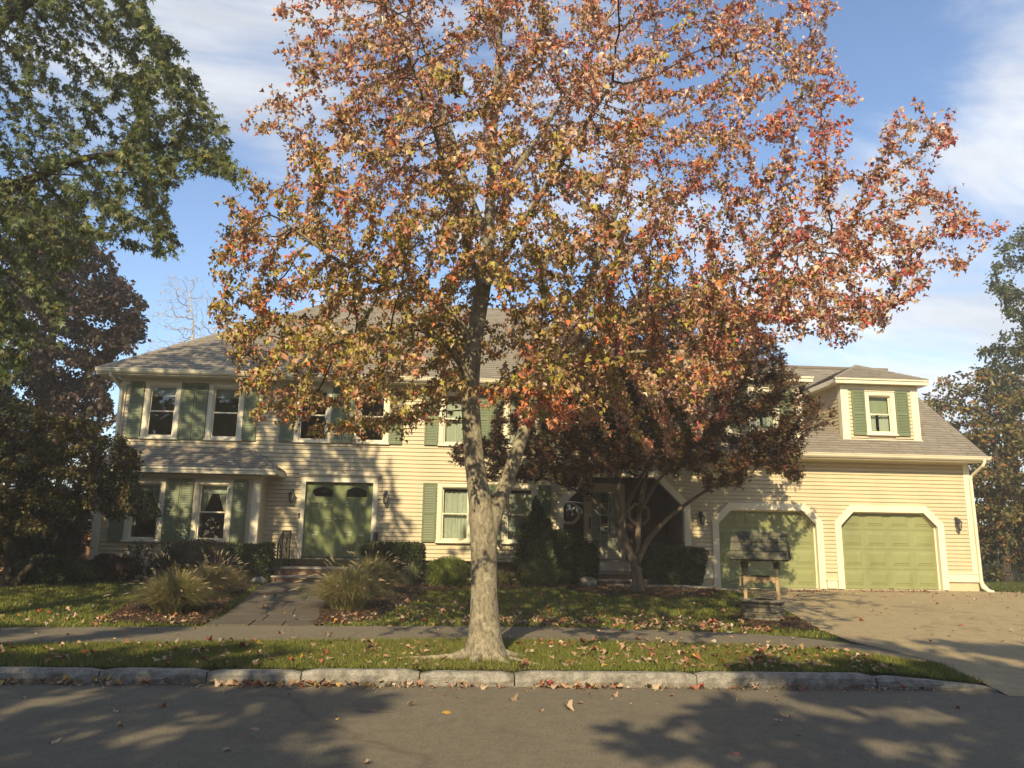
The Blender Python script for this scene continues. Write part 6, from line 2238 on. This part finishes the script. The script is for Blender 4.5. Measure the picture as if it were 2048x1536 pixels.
shrub('conifer_shrub', 'upright dark conifer against the wall beside the curtained window', (2.25, 20.55, 1.45), (0.50, 0.42, 1.05), 12000, 0.085, YEW, 68, 1.0, T_NEED, taper=0.55, lump=0.12, loose=0.03)
shrub('round_shrub', 'brown-red barberry mound under the right bay window', (-5.95, 19.25, 0.98), (0.70, 0.5, 0.46), 8000, 0.04, BARB, 69, 0.9, T_DIA, lump=0.06)
shrub('round_shrub', 'low dark red shrub at the left corner of the bay', (-7.95, 19.3, 0.72), (0.62, 0.45, 0.32), 6000, 0.04, [(3, (0.045, 0.026, 0.02)), (2, (0.07, 0.035, 0.025))], 70, 0.9, T_DIA, lump=0.10)
shrub('round_shrub', 'small dark shrub under the middle of the bay', (-6.75, 19.45, 0.72), (0.40, 0.35, 0.30), 3500, 0.04, BARB, 71, 0.9, T_DIA, lump=0.10)
shrub('round_shrub', 'low green box shrub at the left lawn edge', (-8.75, 18.3, 0.70), (0.80, 0.5, 0.33), 7000, 0.05, [(3, (0.05, 0.075, 0.02)), (2, (0.07, 0.10, 0.025))], 72, 0.8, T_DIA, lump=0.08)
shrub('evergreen_shrub', 'tall dark evergreen bush behind the low box shrub', (-10.2, 20.6, 1.55), (1.05, 0.8, 1.25), 11000, 0.09, DKG, 73, 0.9, T_NEED, lump=0.10, loose=0.02)
shrub('evergreen_shrub', 'wide dark evergreen bush at the far left lawn edge', (-12.3, 20.2, 1.50), (1.5, 0.9, 1.2), 11000, 0.09, DKG, 74, 0.9, T_NEED, lump=0.10, loose=0.02)

# twiggy half-bare shrub under the bay window
rs = np.random.RandomState(75)
bx_, by_ = -7.05, 19.2
A7 = crown_points(rs, 500, (-7.8, 18.6, 0.75), (-6.2, 19.8, 1.6), lambda P: (((P[:, 0] - bx_) / 0.72) ** 2 + ((P[:, 1] - by_) / 0.55) ** 2 + ((P[:, 2] - 0.95) / 0.55) ** 2) < 1)
tree('bare_shrub', 'twiggy half-bare shrub under the left bay window', 'shrub', (bx_, by_, gg(bx_, by_)), [[(bx_, by_, 0.36, 0.03), (bx_, by_, 0.7, 0.02)], [(bx_, by_, 0.4, 0.02), (bx_ - 0.25, by_, 0.85, 0.012)], [(bx_, by_, 0.4, 0.02), (bx_ + 0.25, by_, 0.85, 0.012)]], A7,
     dict(n=2200, size=0.04, palette=BARB, temps=T_DIA, mat=M['leafdark'], spread=0.04, maxr=0.02), M['barkdark'], 76, step=0.06, kill=0.09, infl=0.6, tip=0.0028, rmax=0.012)


# ------------------------------------------------------------------ ornamental grasses
def arc_blades(rs, n, c, r0, reach, height, width, nseg=6, droop=1.0):
    a = rs.rand(n) * 2 * np.pi
    q = rs.rand(n) ** 0.6
    base = np.stack([c[0] + r0 * q * np.cos(a), c[1] + r0 * q * np.sin(a), np.full(n, c[2] - 0.02)], -1)
    a2 = a + rs.randn(n) * 0.5
    out_ = reach * (0.25 + 0.75 * rs.rand(n) ** 0.8) * (0.3 + 0.7 * q)
    h = height * (0.6 + 0.4 * rs.rand(n)) * (1 - 0.35 * out_ / reach)
    t = np.linspace(0, 1, nseg + 1)[None]
    rx = out_[:, None] * t ** 1.5
    rz = h[:, None] * (1.55 * t - 0.75 * droop * t ** 2.4 * (0.5 + out_[:, None] / reach))
    X = base[:, 0:1] + rx * np.cos(a2)[:, None]
    Y = base[:, 1:2] + rx * np.sin(a2)[:, None]
    Z = base[:, 2:3] + rz
    C = np.stack([X, Y, Z], -1)
    s = np.stack([-np.sin(a2 + rs.randn(n)), np.cos(a2 + rs.randn(n)), np.zeros(n)], -1)[:, None]
    wd = width * (1 - 0.85 * t ** 1.5)[..., None] * (0.7 + 0.6 * rs.rand(n))[:, None, None]
    V = np.stack([C - s * wd / 2, C + s * wd / 2], 2).reshape(n, -1, 3)
    k = 2 * np.arange(nseg)
    f = np.stack([k, k + 1, k + 3, k + 2], -1)
    Fq = (f[None] + (np.arange(n) * 2 * (nseg + 1))[:, None, None]).reshape(-1, 4)
    return V.reshape(-1, 3), Fq, C, 2 * (nseg + 1)


def grass_clump(label, x, y, reach, height, pal, seed, nb=4600, nplume=46, name='fountain_grass', plumecol=(0.38, 0.31, 0.19), r0=0.28, group='clumps of fountain grass along the front walk', width=0.011):
    rs = np.random.RandomState(seed)
    c = (x, y, gg(x, y))
    root = empty(name, c, label, 'ornamental grass', group)
    V, Fq, C, nv = arc_blades(rs, nb, c, r0, reach, height, width)
    k = pick(rs, nb, pal)
    cols = np.repeat(jitter_cols(rs, k, pal), nv, 0)
    tag(link('blades', npmesh('blades', V - np.array(c), 4, Fq, M['grass'], False, cols), root), kind='stuff')
    if nplume:
        V, Fq, C, nv = arc_blades(rs, nplume, c, r0, reach * 0.95, height * 1.18, 0.005, 6, 0.75)
        mb = MB()
        mb.col = plumecol
        vs_, fs = [], []
        tag(link('stalks', npmesh('stalks', V - np.array(c), 4, Fq, M['grass'], False, np.tile(np.array(plumecol) * 0.8, (len(V), 1))), root), kind='stuff')
        P0, P1 = C[:, -2], C[:, -1]
        for i in range(nplume):
            d = Vector(P1[i] - P0[i]).normalized()
            st = Vector(P1[i]) - d * 0.05
            L_ = 0.11 + 0.05 * rs.rand()
            bend = Vector((0, 0, -0.25))
            pts_ = [st + d * (L_ * t) + bend * (L_ * t * t * 0.6) for t in (0, 0.3, 0.65, 1.0)]
            mb.col = tuple(np.array(plumecol) * (0.75 + 0.5 * rs.rand()))
            mb.tube(pts_, [0.006, 0.013, 0.012, 0.003], 5)
        tag(mb.build('seed_heads', M['grass'], root), kind='stuff')
    return root


FG = [(3, (0.26, 0.245, 0.085)), (3, (0.36, 0.295, 0.12)), (2, (0.19, 0.205, 0.06)), (1.5, (0.46, 0.36, 0.17))]
FGD = [(3, (0.44, 0.32, 0.13)), (3, (0.37, 0.29, 0.12)), (2, (0.26, 0.24, 0.08)), (1, (0.52, 0.37, 0.16))]
grass_clump('front-left clump of fountain grass by the sidewalk, left of the walk', -4.80, 14.35, 0.88, 0.84, FG, 81)
grass_clump('golden clump of fountain grass behind, left of the walk', -4.75, 16.3, 0.78, 0.74, FGD, 82)
grass_clump('golden fountain grass nearest the left hedge', -4.95, 17.7, 0.62, 0.62, FGD, 83, 1100, 40)
grass_clump('front-right clump of fountain grass by the sidewalk, right of the walk', -1.85, 14.8, 0.90, 0.90, FG, 84)
grass_clump('rear clump of fountain grass right of the walk, before the clipped hedge', -1.62, 17.0, 0.75, 0.90, FG, 85)
SIL = [(3, (0.24, 0.26, 0.15)), (2, (0.17, 0.20, 0.09)), (1, (0.30, 0.30, 0.2))]
grass_clump('pale grey-green upright perennial in front of the right hedge', -0.95, 19.0, 0.30, 0.62, SIL, 86, 500, 0, name='perennial_plant', r0=0.12, group='loose perennials in the right bed', width=0.016)
grass_clump('wispy dry grass tuft behind the bright ball shrub', -0.2, 19.8, 0.55, 0.62, FGD, 87, 350, 14, name='perennial_plant', r0=0.2, group='loose perennials in the right bed')
grass_clump('wispy green tuft between the two mounded shrubs', 1.3, 19.4, 0.42, 0.52, FG, 88, 400, 0, name='perennial_plant', r0=0.2, group='loose perennials in the right bed')
grass_clump('small golden tuft at the foot of the wall', -0.75, 20.2, 0.30, 0.40, FGD, 89, 300, 0, name='perennial_plant', r0=0.12, group='loose perennials in the right bed')


# ------------------------------------------------------------------ lawn grass
def in_bed(P):
    m_ = np.zeros(len(P), bool)
    for nm, a, b in BEDS:
        m_ |= inpoly(P, a + b[::-1])
    m_ |= inpoly(P, [(p[0] - 0.04, p[1]) for p in WK_L] + [(p[0] + 0.04, p[1]) for p in WK_R[::-1]])
    return m_


def turf(name, P, h, wd, pal, seed, lean=0.35, label=None, patch=1.0, fine=True):
    rs = np.random.RandomState(seed)
    n = len(P)
    z = gz(P[:, 0], P[:, 1])
    a = rs.rand(n) * 6.283
    hh = h * (0.5 + 0.8 * rs.rand(n))
    ln = lean * rs.randn(n, 2) * hh[:, None]
    b0 = np.stack([P[:, 0], P[:, 1], z], -1)
    s = np.stack([np.cos(a), np.sin(a), 0 * a], -1) * (wd * (0.7 + 0.6 * rs.rand(n)))[:, None] / 2
    mid = b0 + np.concatenate([ln * 0.35, (hh * 0.6)[:, None]], 1)
    tip = b0 + np.concatenate([ln, (hh * (1 - 0.2 * np.abs(rs.randn(n))))[:, None]], 1)
    V = np.stack([b0 - s, b0 + s, mid + s * 0.8, mid - s * 0.8, tip, tip], 1)[:, :5]
    F_ = np.array([(0, 1, 2), (0, 2, 3), (3, 2, 4)])
    nv = 5
    if not fine:
        V = V[:, [0, 1, 4]]
        F_ = np.array([(0, 1, 2)])
        nv = 3
    Fq = (F_[None] + (np.arange(n) * nv)[:, None, None]).reshape(-1, 3)
    k = pick(rs, n, pal)
    c = jitter_cols(rs, k, pal, 0.25)
    # worn, dry patches with a shape of their own
    q = 0.5 + 0.5 * np.sin(P[:, 0] * 1.9 + 1.3 * np.sin(P[:, 1] * 2.3)) * np.sin(P[:, 1] * 2.9 + np.sin(P[:, 0] * 1.1))
    dry = (rs.rand(n) < patch * 0.45 * q)[:, None]
    c = np.where(dry, c * 0.3 + np.array([0.20, 0.16, 0.055]) * 0.7, c)
    o = link(name, npmesh(name, V.reshape(-1, 3), 3, Fq, M['grass'], False, np.repeat(c, nv, 0)))
    tag(o, label, 'grass', kind='stuff')


LAWN = [(3, (0.15, 0.185, 0.024)), (3, (0.19, 0.21, 0.034)), (1.5, (0.26, 0.245, 0.055)), (1, (0.11, 0.15, 0.022))]
rs = np.random.RandomState(90)
swf = lambda x: np.interp(x, [p[0] for p in SW_F], [p[1] for p in SW_F])
swb = lambda x: np.interp(x, [p[0] for p in SW_B], [p[1] for p in SW_B])
P = np.stack([rs.uniform(-9.5, 7.0, 150000), rs.uniform(8.9, 11.6, 150000)], -1)
edge = rs.randn(len(P)) * 0.025
ok_ = (P[:, 1] > kerbY(P[:, 0]) + 0.15 + np.abs(edge)) & (P[:, 1] < swf(P[:, 0]) + edge) & (P[:, 0] < np.interp(P[:, 1], [p[1] for p in DR_L], [p[0] for p in DR_L]) + edge)
P = P[ok_]
# thin, bare soil close to the trunk and along the kerb
dt = np.hypot((P[:, 0] - 0.46) / 1.5, P[:, 1] - 9.9)
keep = rs.rand(len(P)) < np.clip(0.25 + dt * 1.1, 0.2, 1) * np.clip(0.45 + (P[:, 1] - kerbY(P[:, 0])) * 1.2, 0.4, 1)
turf('verge_grass', P[keep], 0.058, 0.010, LAWN, 91, fine=False, label='short patchy grass of the verge between kerb and sidewalk', patch=1.25)
P = np.stack([rs.uniform(-14, 7.4, 190000), rs.uniform(12.0, 20.5, 190000)], -1)
edge = rs.randn(len(P)) * 0.025
ok_ = (P[:, 1] > swb(P[:, 0]) + edge) & ~in_bed(P) & (P[:, 0] < np.interp(P[:, 1], [p[1] for p in DR_L], [p[0] for p in DR_L]) - 0.03 + edge) & (np.hypot(P[:, 0] - WX, P[:, 1] - WY) > 0.4)
ok_ &= ~((P[:, 1] > 18.9) & (P[:, 0] > -9)) & ~inpoly(P, [(3.8, 19.2), (5.6, 18.75), (6.9, 17.9), (7.3, 19.2), (3.8, 20)])
turf('lawn_grass', P[ok_], 0.06, 0.017, LAWN, 92, fine=False, label='mown green grass of the front lawn', patch=0.6)
P = np.stack([rs.uniform(15.3, 24, 12000), rs.uniform(19.2, 26, 12000)], -1)
drx = np.interp(P[:, 1], [p[1] for p in DR_R], [p[0] for p in DR_R])
P = P[(P[:, 0] > np.where(P[:, 1] < 21.3, drx, 15.0) + 0.05)]
turf('side_grass', P, 0.07, 0.02, LAWN, 93, fine=False, label='mown grass right of the garage', patch=0.3)


# mulch chips
rs = np.random.RandomState(95)
pts_ = []
for nm, a, b in BEDS:
    poly = np.array(a + b[::-1])
    lo, hi = poly.min(0), poly.max(0)
    q = lo + (hi - lo) * rs.rand(int(420 * np.prod(hi - lo)), 2)
    pts_.append(q[inpoly(q, poly)])
q = np.concatenate(pts_)
n = len(q)
P = np.stack([q[:, 0], q[:, 1], gz(q[:, 0], q[:, 1]) + 0.03 + 0.012 * rs.rand(n)], -1)
MUL = [(3, (0.13, 0.075, 0.042)), (3, (0.085, 0.052, 0.03)), (1.5, (0.21, 0.13, 0.08)), (1, (0.05, 0.032, 0.02))]
D = np.stack([rs.randn(n), rs.randn(n), 0.25 * rs.randn(n)], -1)
tag(link('mulch_chips', leaf_mesh('mulch_chips', P, D, np.array([0, 0, 1.0]) + 0.5 * rs.randn(n, 3), 0.04 + 0.04 * rs.rand(n), jitter_cols(rs, pick(rs, n, MUL), MUL), T_NEED, M['dry'], rs=rs)), 'reddish bark mulch chips of the planting beds', 'mulch', kind='stuff')

# ------------------------------------------------------------------ fallen leaves
rs = np.random.RandomState(97)
FALL = [(3, (0.42, 0.27, 0.16)), (2.2, (0.34, 0.13, 0.06)), (1.4, (0.36, 0.055, 0.035)), (2.5, (0.50, 0.37, 0.25)), (0.6, (0.50, 0.30, 0.05)), (1.2, (0.18, 0.10, 0.05))]
F_pos, F_zone = [], []


def scatter(zone, n, fx, fy, lift=0.0):
    for _ in range(n):
        x = fx()
        y = fy(x)
        F_pos.append((x, y, lift))
        F_zone.append(zone)


U = rs.uniform
roadz = lambda y: 0.018 * max(0.0, 1 - abs(y - 1) / 9)
# along the gutter of the kerb
for a, b, n in ((-5.2, -3.5, 60), (-3.3, -2.6, 10), (-2.55, -0.9, 75), (-0.9, -0.1, 22), (0.0, 0.7, 16), (0.95, 2.0, 46), (2.1, 3.4, 14), (3.4, 5.4, 12)):
    scatter('gutter', n, lambda: U(a, b), lambda x: float(kerbY(x)) - 0.03 - abs(rs.randn()) * 0.05)
for px_, py_ in ((233, 1457), (100, 1487), (240, 1423), (460, 1500), (735, 1530), (815, 1412), (890, 1427), (890, 1388), (1020, 1400), (1080, 1422), (1158, 1407), (1132, 1417), (1225, 1392), (1310, 1385), (1550, 1398), (1580, 1432), (1560, 1445), (1595, 1470), (1345, 1392), (1470, 1400), (1480, 1508), (1920, 1420), (320, 1415), (670, 1440), (520, 1458)):
    d = (px_ - 1024) / FPX * rgt - (py_ - 768) / FPX * upv + fwd
    p = CAMPOS + d * ((0.01 - EYE) / d[2])
    F_pos.append((p[0], p[1], 0))
    F_zone.append('road')
scatter('verge', 200, lambda: U(-6.5, 0.0), lambda x: U(float(kerbY(x)) + 0.2, float(swf(x)) - 0.1), 0.03)
scatter('verge', 330, lambda: 0.8 + 4.6 * U(0, 1) ** 0.9, lambda x: U(float(kerbY(x)) + 0.25, float(swf(x)) - 0.05), 0.03)
scatter('sidewalk', 45, lambda: U(-6.5, 5.5), lambda x: U(float(swf(x)), float(swb(x))))
scatter('lawn', 560, lambda: 0.3 + 4.9 * U(0, 1), lambda x: float(swb(x)) + 0.1 + abs(rs.randn()) * 0.75, 0.035)
scatter('lawn', 130, lambda: U(-1.0, 6.0), lambda x: U(13.2, 17.5), 0.035)
scatter('lawn', 70, lambda: U(-9, -5.2), lambda x: float(swb(x)) + 0.1 + abs(rs.randn()) * 1.2, 0.035)
scatter('lawn', 130, lambda: U(-1.0, 0.3), lambda x: U(13.0, 16.5), 0.035)
scatter('bed', 60, lambda: U(-5.6, -4.0), lambda x: U(12.95, 14.0), 0.03)
scatter('bed', 40, lambda: U(-2.0, -1.2), lambda x: U(13.0, 14.2), 0.03)
scatter('walkway', 22, lambda: U(-3.8, -2.4), lambda x: U(13, 19), 0.02)
scatter('drive', 90, lambda: 8.8 + 1.0 * U(0, 1), lambda x: 20.2 + rs.randn() * 0.10)
scatter('drive', 150, lambda: 11.0 + 2.0 * U(0, 1), lambda x: 20.6 + rs.randn() * 0.15)
scatter('drive', 190, lambda: U(7.2, 16), lambda x: U(18.5, 21.0))
scatter('drive', 110, lambda: U(6.8, 14), lambda x: U(11.5, 18.5))
scatter('drive', 60, lambda: U(15.2, 17.2), lambda x: U(19.6, 20.8))
scatter('crumb', 420, lambda: U(-5.5, 5.6), lambda x: float(kerbY(x)) - 0.02 - abs(rs.randn()) * 0.10)
scatter('crumb', 120, lambda: U(-5.5, 5.6), lambda x: float(kerbY(x)) - abs(rs.randn()) * 0.6)
n = len(F_pos)
FP = np.array(F_pos)
base_z = np.array([roadz(p[1]) + 0.004 if z in ('gutter', 'road', 'crumb') else float(gz(p[0], p[1])) + (0.022 if z in ('drive', 'sidewalk') else 0.0) for p, z in zip(F_pos, F_zone)])
P = np.stack([FP[:, 0], FP[:, 1], base_z + FP[:, 2] * (0.6 + 0.8 * rs.rand(n)) + 0.012 + np.array([0.03 * rs.rand() if z == 'gutter' else 0 for z in F_zone])], -1)
up_r = np.array([0.55 if z == 'gutter' else 0.3 if z in ('verge', 'lawn') else 0.2 for z in F_zone])[:, None]
Nh = np.array([0, 0, 1.0]) + up_r * rs.randn(n, 3)
a = rs.rand(n) * 6.283
D = np.stack([np.cos(a), np.sin(a), 0.12 * rs.randn(n)], -1)
size = 0.077 * np.clip(1 + 0.25 * rs.randn(n), 0.55, 1.7)
size *= np.array([0.8 if z == 'drive' else 0.3 if z == 'crumb' else 1.0 for z in F_zone])
flip = rs.rand(n) < 0.5
Nh[flip] *= -1
k = pick(rs, n, FALL)
cols = jitter_cols(rs, k, FALL)
tid = rs.randint(0, len(T_RED), n)
FCOL = ['tan ', 'rust-brown ', 'dark red ', 'pale beige ', 'yellow ', 'dull brown ']
ZL = {'gutter': ('leaf in the gutter against the kerb', 'fallen leaves in the gutter'), 'road': ('leaf alone on the open road', 'fallen leaves on the road'), 'verge': ('leaf in the verge grass', 'fallen leaves on the verge'),
      'sidewalk': ('leaf on the asphalt sidewalk', 'fallen leaves on the sidewalk'), 'lawn': ('leaf in the front lawn', 'fallen leaves on the lawn')}
area = size / np.linalg.norm(P - CAMPOS, axis=1)
px = proj(P)
area[(px[:, 0] < 3) | (px[:, 0] > 2045) | (px[:, 1] > 1533)] = 0
area[[z not in ZL for z in F_zone]] = 0
top = np.argsort(-area)[:300]
S_, D_, N_ = leaf_frames(D, Nh)
cache = {}
for i in top:
    key = (int(tid[i]), int(k[i]))
    if key not in cache:
        TV, TF = T_RED[tid[i]]
        cache[key] = npmesh('fallen_leaf', TV, 3, TF, M['dry'], False, np.repeat(np.array([FALL[k[i]][1]]), len(TV), 0))
    o = bpy.data.objects.new('fallen_leaf', cache[key])
    COL.objects.link(o)
    o.matrix_world = Matrix.Translation(Vector(P[i])) @ Matrix(((S_[i][0], D_[i][0], N_[i][0], 0), (S_[i][1], D_[i][1], N_[i][1], 0), (S_[i][2], D_[i][2], N_[i][2], 0), (0, 0, 0, 1))) @ Matrix.Scale(float(size[i]), 4)
    side = 'left of the big maple trunk' if P[i][0] < 0.15 else ('before the big maple trunk' if P[i][0] < 0.85 else ('right of the big maple trunk' if P[i][0] < 3.2 else 'near the wishing well end'))
    tag(o, FCOL[k[i]] + ZL[F_zone[i]][0] + ', ' + side, 'leaf', ZL[F_zone[i]][1])
m_ = np.ones(n, bool)
m_[top] = False
tag(link('leaf_litter', leaf_mesh('leaf_litter', P[m_], D[m_], Nh[m_], size[m_], cols[m_], T_RED, M['dry'], tid[m_])), 'scattered dry leaves further back on lawn, beds and driveway', 'leaf litter', kind='stuff')
# thin twig on the road
mb = MB()
pa, pb = (-1.0, 7.62), (-0.45, 7.60)
mb.tube([(pa[0] + (pb[0] - pa[0]) * t, pa[1] + 0.02 * math.sin(5 * t), 0.016) for t in np.linspace(0, 1, 6)], [0.004, 0.004, 0.0035, 0.0035, 0.003, 0.002], 5)
mb.tube([(-0.75, 7.62, 0.016), (-0.68, 7.67, 0.018)], 0.003, 5)
tag(mb.build('twig', M['barkred'], None, origin=(-0.75, 7.6, 0)), 'thin dry twig lying on the road', 'twig')
# autumn wreath on the right octagonal porch window
wr = empty('wreath', (5.55, PB - 0.08, 2.35), 'autumn wreath of orange leaves on the right octagonal porch window', 'wreath')
MB().tube([(5.55 + 0.15 * math.cos(t), PB - 0.10, 2.35 + 0.15 * math.sin(t)) for t in np.linspace(0, 6.283, 20)], 0.03, 6).build('ring', M['barkdark'], wr)
n = 220
a = rs.rand(n) * 6.283
P = np.stack([5.55 + 0.15 * np.cos(a), np.full(n, PB - 0.12), 2.35 + 0.15 * np.sin(a)], -1) + rs.randn(n, 3) * 0.02
tag(link('wreath_leaves', leaf_mesh('wreath_leaves', P - np.array([5.55, PB - 0.08, 2.35]), unit(rs.randn(n, 3)), np.array([0, -1.0, 0]) + 0.6 * rs.randn(n, 3), np.full(n, 0.06), jitter_cols(rs, pick(rs, n, AUT), AUT), T_RED, M['dry'], rs=rs), wr), kind='stuff')

# ------------------------------------------------------------------ thin haze added to lift the shadows, in place of lens glare
hz = MB().box(-170, 170, -110, 170, -1.3, 19.0)
m, t, b = mat_base('veil_haze')
t.nodes.remove(b)
pv = t.nodes.new('ShaderNodeVolumePrincipled')
pv.inputs['Color'].default_value = (1.0, 0.97, 0.90, 1)
pv.inputs['Density'].default_value = 0.0024
t.links.new(pv.outputs[0], t.nodes['Material Output'].inputs['Volume'])
tag(hz.build('haze', m), 'thin warm haze added to veil the shadows', 'haze', kind='stuff')
